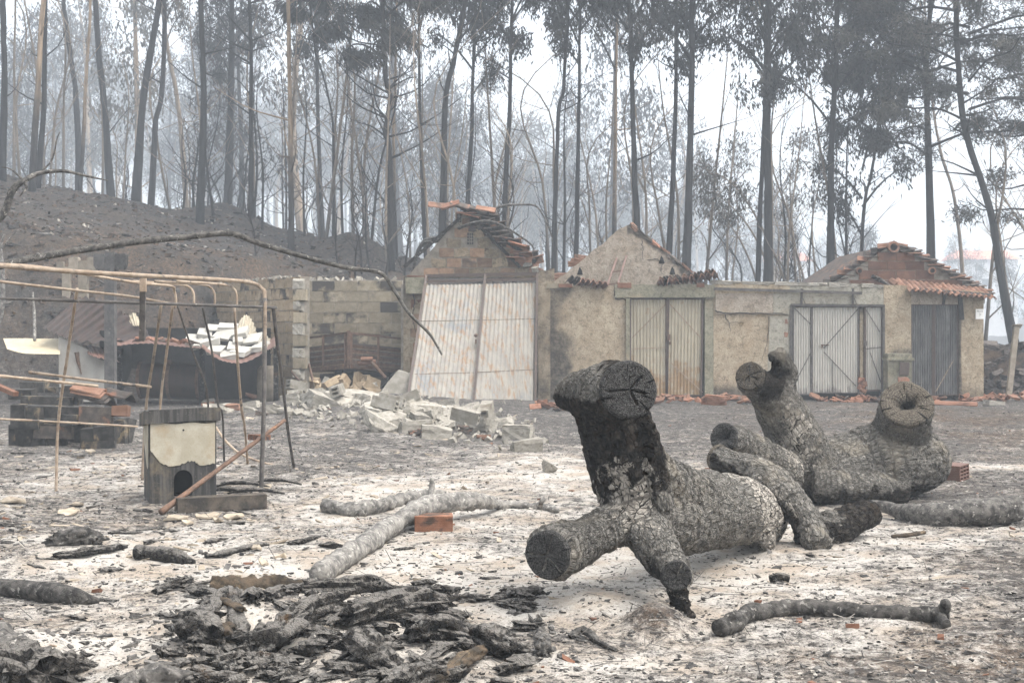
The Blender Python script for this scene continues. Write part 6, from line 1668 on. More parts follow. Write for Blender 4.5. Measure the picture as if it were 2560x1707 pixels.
log('long forked grey log lying across the orange brick', [(796, 1432, .066), (850, 1402, .068), (915, 1358, .072), (975, 1318, .076), (1030, 1283, .085, 11.25), (1085, 1262, .085, 11.6), (1160, 1254, .075, 11.8), (1215, 1253, .06, 12.0), (1255, 1262, .042), (1320, 1264, .036), (1365, 1268, .038), (1393, 1277, .028)], 'log_pale', .034, 12, 6, 130, 18,
    sub=([(1075, 1255, .04, 11.6), (1080, 1225, .03, 11.7), (1078, 1195, .014, 11.7)], [(1350, 1265, .03, 12.0), (1356, 1250, .03, 11.9), (1358, 1243, .024, 11.9)]))
log('grey bowed log lying behind the forked log', [(814, 1262, .058), (880, 1274, .066), (930, 1270, .064), (990, 1252, .06), (1050, 1240, .05), (1110, 1236, .035)], 'log_pale', .034, 12, 8, 70, 16)
log('dark smooth burnt log reaching in at the picture edge', [(-60, 1462, .062), (40, 1472, .060), (120, 1480, .060), (190, 1494, .05), (248, 1503, .018)], 'log', .014, 6, 9, 70, 18)
log('short charred log stub lying left of the ember heap', [(342, 1380, .052), (390, 1384, .058), (440, 1392, .050), (484, 1406, .022)], 'coal', .016, 9, 10, 40)
log('burnt flat timber scrap on the white ash above the ember heap', [(515, 1390, .03), (560, 1382, .04), (640, 1362, .04), (672, 1360, .02)], 'coal', .02, 14, 11, flat=.5)
log('thin charred sliver on bare brown earth before the fallen trunk', [(2230, 1340, .02), (2270, 1336, .03), (2310, 1330, .02)], 'log_brown', .012, 14, 12, flat=.6)
log('tan-barked log end sticking out on top of the ember heap', [(530, 1466, .066, 8.4), (580, 1470, .075, 8.4), (650, 1466, .07, 8.45), (730, 1470, .06, 8.5), (820, 1480, .05, 8.5)], 'log_brown', .05, 14, 14, 80, 22)
# big charred pieces of the heap
heap = [('blocky charred stump piece at the near end of the ember heap', [(455, 1560, .10), (500, 1565, .12), (530, 1570, .09)], 'coal', .05),
        ('upright charred slab leaning in the ember heap', [(510, 1600, .06), (520, 1560, .075, 7.6), (512, 1525, .045, 7.65)], 'coal', .04),
        ('scorched brown wood block in the ember heap under the tan log', [(560, 1590, .08), (575, 1545, .10, 7.7), (590, 1505, .07, 7.9)], 'log_brown', .05),
        ('long ash-streaked charred log across the middle of the ember heap', [(600, 1580, .09), (680, 1540, .11), (760, 1515, .10), (850, 1500, .08)], 'coal', .06),
        ('flat grey charred plank along the top of the ember heap', [(760, 1468, .06), (850, 1465, .07), (930, 1460, .075), (978, 1472, .05)], 'coal', .04),
        ('thin twisted branch slanting over the ember heap', [(770, 1610, .022), (800, 1575, .026), (840, 1555, .03, 7.8), (872, 1535, .026, 7.9)], 'log', .012),
        ('charred log lying on its side past the twisted branch', [(880, 1540, .085), (960, 1515, .10), (1050, 1500, .10), (1125, 1512, .08)], 'coal', .05),
        ('jagged black wood chunk in the lower middle of the ember heap', [(850, 1625, .07), (905, 1600, .10), (960, 1610, .09), (1000, 1630, .06)], 'coal', .07),
        ('ribbed charred log block near the low end of the ember heap', [(1020, 1575, .085), (1070, 1570, .095), (1120, 1572, .10), (1150, 1580, .07)], 'coal', .04),
        ('charred log tipping down at the low end of the ember heap', [(1160, 1575, .06), (1210, 1590, .085), (1255, 1610, .09), (1300, 1630, .05)], 'coal', .05),
        ('upright burnt root stub alone on the ash between heap and stump', [(1358, 1625, .05), (1350, 1585, .055, 7.4), (1335, 1545, .04, 7.45)], 'log', .04),
        ('long brown splintered timber along the bottom of the ember heap', [(1020, 1672, .05), (1090, 1650, .055), (1160, 1632, .05), (1215, 1620, .04)], 'log_brown', .03),
        ('thick charred log end cropped at the bottom of the ember heap', [(950, 1712, .085), (1020, 1695, .09), (1090, 1680, .085)], 'coal', .04),
        ('heavy black charred lump in the bottom corner', [(-60, 1650, .14), (60, 1665, .17), (130, 1690, .14)], 'coal', .09),
        ('earthy grey burnt stump lump above the black corner lump', [(-60, 1570, .11), (20, 1590, .13), (85, 1612, .09)], 'log', .07),
        ('black charred clod beside the corner lump', [(140, 1650, .05), (175, 1655, .07), (215, 1660, .04)], 'coal', .04),
        ('low grey burnt clod at the bottom edge before the ember heap', [(310, 1712, .08), (380, 1695, .10), (460, 1705, .07)], 'log', .06),
        ('wedge of charred bark lying at the top left of the white ash', [(390, 1478, .03), (420, 1465, .045), (460, 1455, .05), (480, 1445, .02)], 'coal', .03),
        ('grey ashy clod behind the edge log', [(130, 1345, .06), (200, 1335, .09), (250, 1345, .06)], 'log', .06),
        ('long low charred clod on the ash behind the short log stub', [(130, 1385, .03), (200, 1380, .045), (280, 1368, .04), (318, 1364, .02)], 'coal', .03),
        ('flat charred strip of bark above the ember heap', [(720, 1358, .02), (760, 1350, .03), (800, 1340, .015)], 'coal', .02),
        ('small dark log stub on the white ash above the ember heap', [(800, 1362, .02), (830, 1360, .035), (852, 1364, .02)], 'coal', .02),
        ('curled burnt bark strip between bent branch and stump foot', [(1425, 1590, .02), (1460, 1575, .035), (1500, 1605, .02), (1540, 1622, .012)], 'log', .02),
        ('black burnt clod in front of the bottom timber', [(620, 1655, .03), (650, 1650, .05), (690, 1645, .03)], 'coal', .03),
        ('grey burnt clod below the blocky charred piece', [(530, 1660, .04), (570, 1655, .06), (605, 1640, .04)], 'coal', .04),
        ('thin charred stick lying beneath the jagged black chunk', [(790, 1700, .012), (840, 1690, .016), (900, 1678, .010)], 'coal', .01),
        ('short charred stick beside the thin charred stick', [(725, 1688, .014), (760, 1665, .018), (778, 1650, .012)], 'coal', .012)]
for k, (lab, rows_, mt, rg) in enumerate(heap):
    log(lab, rows_, mt, rg, 9, 30 + k, 44, 18, name='charred_wood', cat='charred wood', flat=.85, splitw=True)
# unnamed small lumps
for k in range(150):
    px, py = rng.uniform(420, 1320), rng.uniform(1450, 1707)
    r_ = rng.uniform(.015, .055); a = rng.uniform(-.5, .5); l = rng.uniform(30, 90)
    m_ = MB(); P = [on_ground(px + t * l, py - t * l * a * .5, r_ * .6) for t in (-.5, 0, .5)]
    m_.fibre(P, [r_ * .8, r_, r_ * .7], 12, 12, 90 + k, .75)
    solo('ember_lump', m_, M['coal'], 'small charred lump scattered in the ember heap', 'ember', 'small lumps of the ember heap')
for k in range(70):
    px, py = rng.uniform(0, 1350), rng.uniform(1300, 1707)
    if rng.random() < .4: px, py = rng.uniform(0, 700), rng.uniform(1120, 1400)
    r_ = rng.uniform(.010, .034); a = rng.uniform(-.5, .5); l = rng.uniform(20, 60)
    m_ = MB(); P = [on_ground(px + t * l, py - t * l * a * .5, r_ * .4) for t in (-.5, 0, .5)]
    m_.fibre(P, [r_ * .7, r_, r_ * .6], 10, 11, 190 + k, .6)
    solo('charcoal_piece', m_, M['coal' if k % 3 else 'log'], 'scrap of charcoal lying loose on the white ash', 'charcoal', 'loose charcoal on the ash')
# earth clod at the stump foot, wire
m_ = MB(); m_.tube([on_ground(140, 1598, .05), W(60, 1605, 7.1), W(25, 1615, 7.0), W(18, 1640, 6.9), W(40, 1670, 6.7), on_ground(75, 1700, .03), on_ground(100, 1730, .02)], .006, 6, 60); solo('rusty_wire', m_, M['tube_tan'], 'bent rusty wire curling over the corner lump', 'wire', smooth=True)
m_ = MB(); c = on_ground(1948, 1446, .012); m_.tube([c + [-.06, 0, .0], c + [0, 0, .01], c + [.06, 0, .0]], [.02, .03, .025], 8, 8, .004); solo('charcoal_stub', m_, M['coal'], 'small black charcoal stub alone on pale ash beside the stump foot', 'charcoal', smooth=True)
# ------------------------------------------------------------------ trees
def leaf_mesh(name, C, nper, sig, L, w, down=.8, wind=(-.15, 0, 0), mat='leaf_dark', seed=0):
    r = np.random.default_rng(seed); C = np.repeat(np.asarray(C, float), nper, 0); n = len(C)
    base = C + r.normal(0, 1, (n, 3)) * np.asarray(sig)
    d = r.normal(0, 1, (n, 3)) * (1 - down * .55) + np.array([0, 0, -1.0]) * down * 1.4 + np.asarray(wind)
    d /= np.linalg.norm(d, axis=1)[:, None]
    ln = L * r.uniform(.55, 1.3, n)[:, None]; ww = w * r.uniform(.6, 1.3, n)[:, None]
    s = np.cross(d, r.normal(0, 1, (n, 3))); s /= np.linalg.norm(s, axis=1)[:, None] + 1e-9
    mid = base + d * ln * .45
    V = np.stack([base, mid + s * ww * .5, base + d * ln, mid - s * ww * .5], 1).reshape(-1, 3)
    Fq = np.arange(n * 4).reshape(-1, 4)
    return npmesh(name, V, [Fq], M[mat])

def crown_proto(seed, H=9.0, Rm=2.2, nb=16, leaves=9000, style='euc', mat='leaf_dark', bmat='trunk_black', L=.19, w=.055):
    r = np.random.default_rng(seed); mbb = MB(); C = []
    for k in range(nb):
        t = (k + r.uniform(0, 1)) / nb; z0 = t * H * .92
        a = k * 2.4 + r.uniform(-.5, .5)
        l = Rm * (1.0 - .55 * abs(t - .35)) * r.uniform(.55, 1.15)
        dx = np.array([math.cos(a), math.sin(a), 0])
        if style == 'pine': pts = [np.array([0, 0, z0]), dx * l * .4 + [0, 0, z0 + .12 * l], dx * l * .8 + [0, 0, z0 + .10 * l], dx * l + [0, 0, z0 + .2 * l]]
        elif style == 'frond': pts = [np.array([0, 0, z0]), dx * l * .4 + [0, 0, z0 + .30 * l], dx * l * .75 + [0, 0, z0 + .35 * l], dx * l + [0, 0, z0 + .1 * l]]
        else: pts = [np.array([0, 0, z0]), dx * l * .35 + [0, 0, z0 + .45 * l], dx * l * .75 + [0, 0, z0 + .75 * l], dx * l + [0, 0, z0 + .7 * l]]
        Q = cr(np.array(pts), 8); mbb.tube(Q, np.linspace(.045, .008, 8), 4, None)
        m = r.integers(3, 6)
        for j in range(m):
            u_ = r.uniform(.4, 1.0); p = Q[int(u_ * 7)]
            off = r.normal(0, 1, 3) * .33 * l * .5
            tip = p + off * [1, 1, .7]; mbb.tube([p, (p + tip) / 2 + [0, 0, .08], tip], [.014, .010, .004], 3)
            C.append(tip)
            if r.random() < .6: C.append(tip + r.normal(0, .2, 3))
    C = np.array(C); nper = max(8, int(leaves / len(C)))
    sg = {'euc': (.15, .15, .24), 'pine': (.20, .20, .11), 'frond': (.14, .14, .11)}[style]
    dn = {'euc': .85, 'pine': .35, 'frond': .8}[style]
    lv = leaf_mesh('crown', C, nper, sg, L, w, dn, (-.55, 0, 0) if style == 'frond' else (-.12, 0, 0), mat, seed)
    return lv, mbb.mesh('boughs', M[bmat])

CR = [crown_proto(1, 9, 2.0, 18, 8000), crown_proto(2, 9, 2.3, 15, 7500, mat='leaf_brown'), crown_proto(3, 9, 1.7, 15, 6000), crown_proto(4, 8, 3.4, 18, 11500, 'pine', 'leaf_brown', L=.22, w=.035),
      crown_proto(5, 7, 1.9, 22, 8500, 'frond', L=.42, w=.055), crown_proto(6, 9, 1.8, 12, 3600, mat='leaf_brown'), crown_proto(7, 8, 3.0, 15, 7500, 'pine', 'leaf_dark', L=.22, w=.035)]

def twigs(mb_, P, rad, n, lo, hi, Lm, r, up=.6, sub=2):
    m = len(P)
    for k in range(n):
        t = r.uniform(lo, hi); i = min(m - 2, int(t * (m - 1))); p = P[i]
        a = r.uniform(0, 6.283); l = Lm * r.uniform(.4, 1.2)
        d = np.array([math.cos(a), math.sin(a), up * r.uniform(.2, 1.4)]); d /= np.linalg.norm(d)
        q1 = p + d * l * .5 + r.normal(0, .06, 3) * l; q2 = p + d * l + np.array([0, 0, .25 * l * r.uniform(-.4, 1)])
        r0 = min(rad[i] * .45, .035)
        Q = cr(np.array([p, q1, q2]), 6); mb_.tube(Q, np.linspace(r0, .006, 6), 4)
        for j in range(sub):
            b = Q[r.integers(2, 6)]; dd = d + r.normal(0, .55, 3) + [0, 0, .3]; mb_.tube([b, b + dd * l * .22, b + dd * l * .4], [.009, .007, .003], 3)

def tree(label, pts, wpx, D=None, crown=None, zc=7.0, H=19.0, mat='trunk_black', ntw=8, tlo=.12, thi=.6, tL=1.4, name='burnt_tree', cs=1.0, group=None, tub=.6, cat='tree'):
    if D is None:
        D = hit(*pts[0]) or 46.0
    s_ = F / D
    P = [W(px, py, D) for px, py in pts]
    base = P[0].copy(); base[2] = zt1(base[0], D); P[0] = base - [0, 0, .15]
    P = [p for i, p in enumerate(P) if i == 0 or p[2] > base[2] + .2]
    d = P[-1] - P[-2]; d /= np.linalg.norm(d); d = d * .5 + np.array([0, 0, .7]); d /= np.linalg.norm(d)
    seed = int(abs(pts[0][0] * 7 + pts[0][1])) % 100000; r = np.random.default_rng(seed)
    top = P[-1]
    while top[2] < base[2] + H:
        top = top + d * 3.0 + r.normal(0, .08, 3) * [1, 1, 0]; P.append(top)
    P = np.array(P)
    z = (P[:, 2] - base[2]) / H
    r0 = wpx / s_ / 2
    rad = r0 * (1.08 - .72 * np.clip(z, 0, 1)); rad[0] = r0 * 1.35
    Q = cr(np.column_stack([P, rad]), 44); Q[1:, :2] += .03 * np.stack([fbm(Q[1:, 2] * .8, Q[1:, 2] * 0, seed, seed, 2), fbm(Q[1:, 2] * .8, Q[1:, 2] * 0, seed + 9, seed, 2)], 1)
    e = empty(name, base, label, cat, group)
    m_ = MB(); m_.tube(Q[:, :3], Q[:, 3], 9, None, r0 * .22, 2.2, 1.0, seed % 97)
    if ntw: twigs(m_, Q[:, :3], Q[:, 3], ntw, tlo, thi, tL, r, tub)
    part('trunk', m_, M[mat], e, True)
    if crown is not None:
        for c_ in (crown if isinstance(crown, (list, tuple)) else [(crown, zc)]):
            ci, zz = c_; zz_w = base[2] + zz
            x_ = np.interp(zz_w, Q[:, 2], Q[:, 0]); y_ = np.interp(zz_w, Q[:, 2], Q[:, 1])
            rz = r.uniform(0, 6.28); sc = cs * r.uniform(.9, 1.15)
            inst(CR[ci][0], 'crown', (x_, y_, zz_w), (0, 0, rz), sc, e); inst(CR[ci][1], 'bough', (x_, y_, zz_w), (0, 0, rz), sc, e)
    return e

TR = [
 ('dark straight trunk at the extreme edge above the burnt slope', [(6, 452), (10, 200), (8, 0)], 16, None, 5, 9, 19, 'trunk_black', 4),
 ('brownish leaning trunk of the crossing pair on the upper slope', [(80, 452), (92, 250), (108, 0)], 15, None, 5, 9.5, 19, 'trunk_tan', 6),
 ('darker straight trunk of the crossing pair on the upper slope', [(92, 470), (108, 280), (112, 150), (114, 0)], 13, None, 5, 9, 19, 'trunk_black', 7),
 ('thin upright trunk between edge trunk and crossing pair', [(36, 455), (36, 200), (39, 0)], 7, 62, 2, 9, 18, 'trunk_grey', 4),
 ('pale thick trunk leaning back just past the crossing pair', [(200, 465), (190, 250), (165, 60), (158, 0)], 15, 66, 5, 10, 20, 'trunk_black', 3),
 ('tan slender trunk leaning over the pale thick one', [(200, 470), (214, 220), (226, 0)], 9, 56, 5, 9, 19, 'trunk_tan', 4),
 ('thick pale trunk curving away to lean left at mid slope', [(281, 478), (264, 300), (248, 150), (238, 0)], 17, 60, 5, 9.5, 20, 'trunk_black', 2),
 ('first stout trunk leaning right on the ridge', [(338, 488), (356, 270), (380, 110), (398, 0)], 19, 56, 2, 8.5, 20, 'trunk_black', 3),
 ('crook-bent trunk next to the stout leaning pair', [(376, 495), (388, 318), (405, 230), (412, 0)], 14, 57, 2, 8.5, 20, 'trunk_black', 3),
 ('pale trunk leaning left just before the tall dark slope tree', [(472, 512), (450, 300), (420, 130), (405, 0)], 13, 68, 5, 9.5, 20, 'trunk_grey', 3),
 ('tall straight dark trunk standing forward on the burnt slope', [(500, 559), (508, 300), (502, 0)], 17, None, 5, 9, 19, 'trunk_black', 11),
 ('broad pale trunk just behind the tall dark slope trunk', [(566, 529), (578, 230), (580, 0)], 19, 62, 0, 6.5, 20, 'trunk_black', 2),
 ('dark slim tree with many upswept twigs on the slope', [(626, 547), (628, 190), (623, 0)], 11, None, 2, 8.5, 18, 'trunk_black', 30),
 ('tree with dark foot and tan peeled upper trunk on the slope', [(728, 558), (726, 340), (721, 0)], 13, None, 1, 8.5, 19, 'trunk_tan', 14),
 ('bluish trunk leaning at the crest beyond the tan peeled tree', [(807, 572), (794, 270), (790, 60), (790, 0)], 11, 60, 0, 7.5, 19, 'trunk_black', 3),
 ('thin stem with drooping burnt fronds at the crest', [(834, 576), (832, 330), (818, 230), (797, 150), (788, 120)], 7, 50, 4, 7.2, 11, 'trunk_black', 6),
 ('twisted black tree with wind-swept burnt fronds behind the bay wall', [(978, 600), (974, 383), (964, 333), (976, 245), (964, 191), (957, 0)], 15, 44, [(4, 6.4), (4, 9)], 6, 16, 'trunk_black', 18),
 ('tan slender trunk right beside the twisted black tree', [(990, 590), (984, 360), (990, 150), (992, 0)], 8, 52, 5, 9, 18, 'trunk_tan', 5),
 ('slim trunk joined at the foot behind the brick gable peak', [(1068, 600), (1052, 380), (1050, 268), (1048, 0)], 9, 47, 0, 7.0, 18, 'trunk_black', 8),
 ('stout dark trunk curving up behind the brick gable', [(1104, 580), (1114, 268), (1133, 153), (1163, 0)], 16, 46, 0, 7.0, 18, 'trunk_black', 6),
 ('straight grey trunk rising behind the gable peak tiles', [(1160, 590), (1179, 306), (1187, 76), (1190, 0)], 11, 50, [(0, 7.5), (2, 6)], 7, 18, 'trunk_black', 4),
 ('dark upright trunk behind the sliding tiles of the brick gable', [(1253, 600), (1273, 268), (1278, 76), (1280, 0)], 12, 47, [(0, 7), (2, 8.5)], 7, 18, 'trunk_black', 3),
 ('dark trunk between the brick gable and the pale gable', [(1382, 650), (1395, 306), (1410, 214), (1420, 0)], 11, 46, [(0, 7.4), (2, 9)], 7, 18, 'trunk_black', 4),
 ('second dark trunk in the gap between the two gables', [(1438, 650), (1447, 268), (1450, 0)], 10, 49, [(0, 7.2)], 7, 18, 'trunk_black', 4),
 ('tan trunk rising just before the pale gable peak', [(1535, 620), (1539, 191), (1545, 0)], 10, 52, 1, 7.5, 18, 'trunk_tan', 4),
 ('strong dark trunk rising from behind the pale gable peak', [(1602, 620), (1583, 344), (1578, 100), (1572, 0)], 15, 45, [(0, 7), (2, 9)], 7, 18, 'trunk_black', 4),
 ('dark trunk behind the verge of the pale gable', [(1667, 660), (1687, 312), (1691, 0)], 13, 46, [(0, 7.4), (1, 9)], 7, 18, 'trunk_black', 4),
 ('thickest dark trunk at the lower end of the pale gable verge', [(1712, 680), (1727, 357), (1731, 0)], 19, 44, [(0, 6.6), (1, 8.5)], 7, 18, 'trunk_black', 6),
 ('slim dark trunk of the close pair above the low garage', [(1893, 700), (1903, 450), (1912, 250), (1916, 0)], 12, 45, 2, 6.5, 18, 'trunk_black', 3),
 ('thick dark trunk of the close pair above the low garage', [(1921, 700), (1919, 400), (1924, 0)], 20, 44, [(0, 6.0), (5, 8)], 7, 18, 'trunk_black', 5),
 ('dark trunk behind the white doors with a slight knee', [(2075, 705), (2078, 450), (2078, 357), (2088, 200), (2092, 0)], 18, 45, [(1, 6.2), (5, 8.5)], 7, 18, 'trunk_black', 5),
 ('leafy slanting trunk just before the brown brick gable', [(2140, 690), (2160, 520), (2176, 440), (2195, 300)], 10, 47, [(2, 3.2), (4, 6.2)], 4, 11, 'trunk_black', 5),
 ('tall dark pine rising behind the roof of the end garage', [(2332, 670), (2322, 357), (2316, 134), (2330, 0)], 20, 45, [(6, 5.6), (3, 8)], 7, 18, 'trunk_black', 7),
 ('pale leaning pole tree past the end garage roof', [(2418, 760), (2392, 535), (2352, 380), (2330, 250)], 10, 58, 5, 9, 16, 'trunk_grey', 3),
 ('curved leaning dark pine beyond the stone bank', [(2541, 858), (2504, 696), (2477, 535), (2428, 380), (2401, 245), (2388, 0)], 20, 43, [(3, 6.2), (6, 8)], 7, 17, 'trunk_black', 9),
 ('pine off the picture edge whose boughs hang over the end garage', [(2660, 900), (2650, 500), (2640, 200), (2640, 0)], 22, 46, [(3, 3.6), (3, 7)], 7, 18, 'trunk_black', 12),
]
for t in TR:
    lab, pts, w_, D_, crn, zc, H_, mt, ntw = t
    leafy = crn is not None
    tree(lab, pts, w_, D_, crn, zc, H_, mt, ntw, tL=2.4 if ntw >= 12 else 1.6)

# pale bent stems sweeping down behind the low garage
for k, (pts, lab) in enumerate((([(1960, 700), (1900, 560), (1830, 460), (1740, 410)], 'pale stem bowed low over the pale gable, longest of the arcs'), ([(1930, 700), (1880, 580), (1810, 500), (1750, 470)], 'pale stem bowed beneath the longest arc'), ([(1890, 700), (1850, 600), (1790, 520), (1760, 500)], 'shortest pale bowed stem behind the pale gable verge'),
                               ([(2010, 705), (1985, 600), (1975, 450), (1990, 330)], 'thin pale stem curving up behind the low garage coping'), ([(2040, 705), (2030, 560), (2050, 430), (2040, 300)], 'thin pale wavy stem before the knee trunk'), ([(1830, 700), (1845, 560), (1835, 420), (1832, 340)], 'thin grey stem behind the end of the pale gable'))):
    D = 50 + 2 * k; P = np.array([W(a, b, D) for a, b in pts]); base = P[0].copy(); base[2] = zt1(base[0], D); P = np.vstack([base, P])
    m_ = MB(); Q = cr(P, 30); m_.tube(Q, np.linspace(.06, .012, 30), 6)
    r = np.random.default_rng(700 + k); twigs(m_, Q, np.linspace(.06, .012, 30), 6, .5, 1, 1.2, r, .2, 1)
    e = empty('bent_sapling', base, lab, 'sapling'); part('stem', m_, M['trunk_grey'], e)
    C = Q[18:] + r.normal(0, .25, (12, 3)); me_ = leaf_mesh('crown', C - base, 60, (.25, .25, .2), .2, .05, .8, mat='leaf_brown', seed=k)
    o = bpy.data.objects.new('crown', me_); o.parent = e; COL.objects.link(o)

# bare saplings and brush
def sapling_mesh(seed, H, ntw, lean=.4, mat='trunk_grey'):
    r = np.random.default_rng(seed); P = np.array([[0, 0, -.1], [lean * .2 * r.normal(), .1, H * .35], [lean * .5 * r.normal(), 0, H * .7], [lean * r.normal(), 0, H]])
    Q = cr(P, 16); rad = np.linspace(.035 + .003 * H, .006, 16); m_ = MB(); m_.tube(Q, rad, 5)
    twigs(m_, Q, rad, ntw, .12, .95, H * .26, r, 1.3, 2)
    return m_.mesh('bare_sapling', M[mat])
SAP = [sapling_mesh(s, h, n, l, mt) for s, h, n, l, mt in ((1, 7, 14, 1.0, 'trunk_black'), (2, 9, 12, 1.4, 'trunk_grey'), (3, 5, 16, .6, 'trunk_black'), (4, 8, 10, 2.0, 'trunk_grey'), (5, 3.0, 14, .5, 'trunk_black'), (6, 10, 8, 1.0, 'trunk_grey'))]
r = np.random.default_rng(77)
zones = [(-150, 450, 56, 70, 26, 'thin bare sapling among the trunks at the top of the burnt slope', 'saplings on the upper slope'),
         (450, 900, 47, 66, 34, 'thin bare sapling standing along the falling ridge', 'saplings along the ridge'),
         (880, 1300, 40, 60, 24, 'bare upswept sapling in the thicket behind the brick gable', 'saplings behind the brick gable'),
         (1300, 1800, 44, 66, 16, 'bare sapling stem behind the pale gable', 'saplings behind the pale gable'),
         (1780, 2250, 44, 66, 18, 'bare sapling stem rising behind the low garage', 'saplings behind the low garage'),
         (2380, 2700, 44, 62, 8, 'bare sapling stem in the mist past the end garage', 'saplings past the end garage')]
for (a, b, d0, d1, n, lab, grp) in zones:
    for k in range(n):
        px, D = r.uniform(a, b), r.uniform(d0, d1); x_ = (px - 1280) / F * D
        inst(SAP[r.integers(len(SAP))], 'bare_sapling', (x_, D, zt1(x_, D) - .1), (r.normal(0, .05), r.normal(0, .07), r.uniform(0, 6.28)), r.uniform(.8, 1.25), None, lab, 'sapling', grp)
# burnt shrub stems on the bank
for k, (px, py, s) in enumerate(((905, 690, .7), (925, 680, .8), (890, 700, .6), (1010, 690, .7), (965, 700, .6), (640, 640, .5), (845, 660, .5))):
    D = hit(px, py, 33, 60) or 38; x_ = (px - 1280) / F * D
    inst(SAP[4], 'burnt_shrub', (x_, D, zt1(x_, D) - .05), (0, 0, k * 1.3), s * 1.3, None, 'small bare burnt shrub sprouting on the dark bank above the block walls', 'shrub', 'burnt shrubs on the bank')

# the forest fading behind
FAR = []
for s in range(6):
    H_ = 15 + s * 1.2; rr = np.random.default_rng(300 + s); P = np.array([[0, 0, -1], [rr.normal(0, .25), 0, H_ * .35], [rr.normal(0, .5), 0, H_ * .7], [rr.normal(0, .9), 0, H_]])
    m_ = MB(); Q = cr(P, 16); m_.tube(Q, np.linspace(.15 + .015 * s, .03, 16), 7, None, .02, 2.0); twigs(m_, Q, np.linspace(.15, .03, 16), 9, .2, .7, 2.2, rr, .7, 1)
    tm = m_.mesh('trunk', M['trunk_tan' if s % 2 else 'trunk_black'])
    C = []; 
    for k in range(46):
        t = rr.uniform(.38, 1.0); c = Q[int(t * 15)][:3]; a = rr.uniform(0, 6.28); l = rr.uniform(.3, 2.3) * (1.25 - .6 * t); C.append(c + [math.cos(a) * l, math.sin(a) * l, rr.normal(0, .4)])
    lm = leaf_mesh('crown', C, 70, (.36, .36, .42), .34, .10, .8, mat='leaf_brown' if s % 2 else 'leaf_dark', seed=300 + s)
    FAR.append((tm, lm))
r = np.random.default_rng(99)
fz_ = [(-250, 500, 80, 330, 52, 'tall tree fading into the smoke behind the burnt slope', 'hazy trees behind the slope'), (500, 1000, 80, 330, 46, 'tall tree fading into the smoke behind the ridge', 'hazy trees behind the ridge'),
       (1000, 1420, 85, 330, 30, 'tall tree fading into the smoke behind the brick gable', 'hazy trees behind the brick gable'), (1420, 1800, 100, 330, 26, 'tall tree fading into the smoke behind the pale gable', 'hazy trees behind the pale gable'),
       (1800, 2260, 120, 340, 20, 'tall tree fading into the smoke behind the low garage', 'hazy trees behind the low garage'), (2260, 2800, 170, 340, 14, 'pale tree fading into the misty valley', 'hazy trees in the valley')]
for (a, b, d0, d1, n, lab, grp) in fz_:
    for k in range(n):
        px = a + (b - a) * (k + r.random()) / n; D = d0 + (d1 - d0) * r.random() ** .8; x_ = (px - 1280) / F * D; i = r.integers(6)
        z_ = zt1(x_, D); e = empty('hazy_tree', (x_, D, z_), lab, 'tree', grp, r.uniform(0, 6.28))
        sc = r.uniform(1.1, 1.7) * (.55 if a >= 2260 else .7 if a >= 1800 else 1)
        e.scale = (sc, sc, sc); e.rotation_euler = (r.normal(0, .03), r.normal(0, .04), r.uniform(0, 6.28))
        for nm, me_ in (('trunk', FAR[i][0]), ('crown', FAR[i][1])):
            o = bpy.data.objects.new(nm, me_); o.parent = e; COL.objects.link(o)
# far houses in the mist
def far_house(px, py, D, w, h, label, wins):
    c = W(px, py, D); c[2] = min(c[2], c[2]); e = empty('far_house', c * [1, 1, 0] + [0, 0, zt1(c[0], D)], label, 'house')
    g0 = zt1(c[0], D) - .5
    m_ = MB(); m_.box((c[0], D, (g0 + c[2] + h) / 2), (w, 7, c[2] + h - g0)); part('wall', m_, M['wall_white'], e)
    m_ = MB(); x0, x1, y0, y1, z0, z1 = c[0] - w / 2 - .4, c[0] + w / 2 + .4, D - 3.9, D + 3.9, c[2] + h, c[2] + h + 1.6
    m_.add([[x0, y0, z0], [x1, y0, z0], [x1, y1, z0], [x0, y1, z0], [x0 + 1, D, z1], [x1 - 1, D, z1]], [[0, 1, 5, 4], [2, 3, 4, 5]], [[1, 2, 5], [3, 0, 4]]); part('roof', m_, M['far_roof'], e)
    for (dx, dz, ww, hh) in wins:
        m_ = MB(); m_.box((c[0] + dx, D - 3.52, c[2] + dz), (ww, .1, hh)); part('window', m_, M['far_glass'], e)
far_house(2450, 690, 235, 10, 2.6, 'pale house with red roof dim in the mist past the end garage', ((-1.4, 1.2, 1.2, 1.0), (1.2, 1.2, 1.2, 1.0), (0, -1.2, 1.6, 1.2)))
far_house(1962, 690, 260, 8.0, 2.6, 'pinkish far house barely visible between trunks above the low garage', ((-.8, 1.2, 1, 1),))
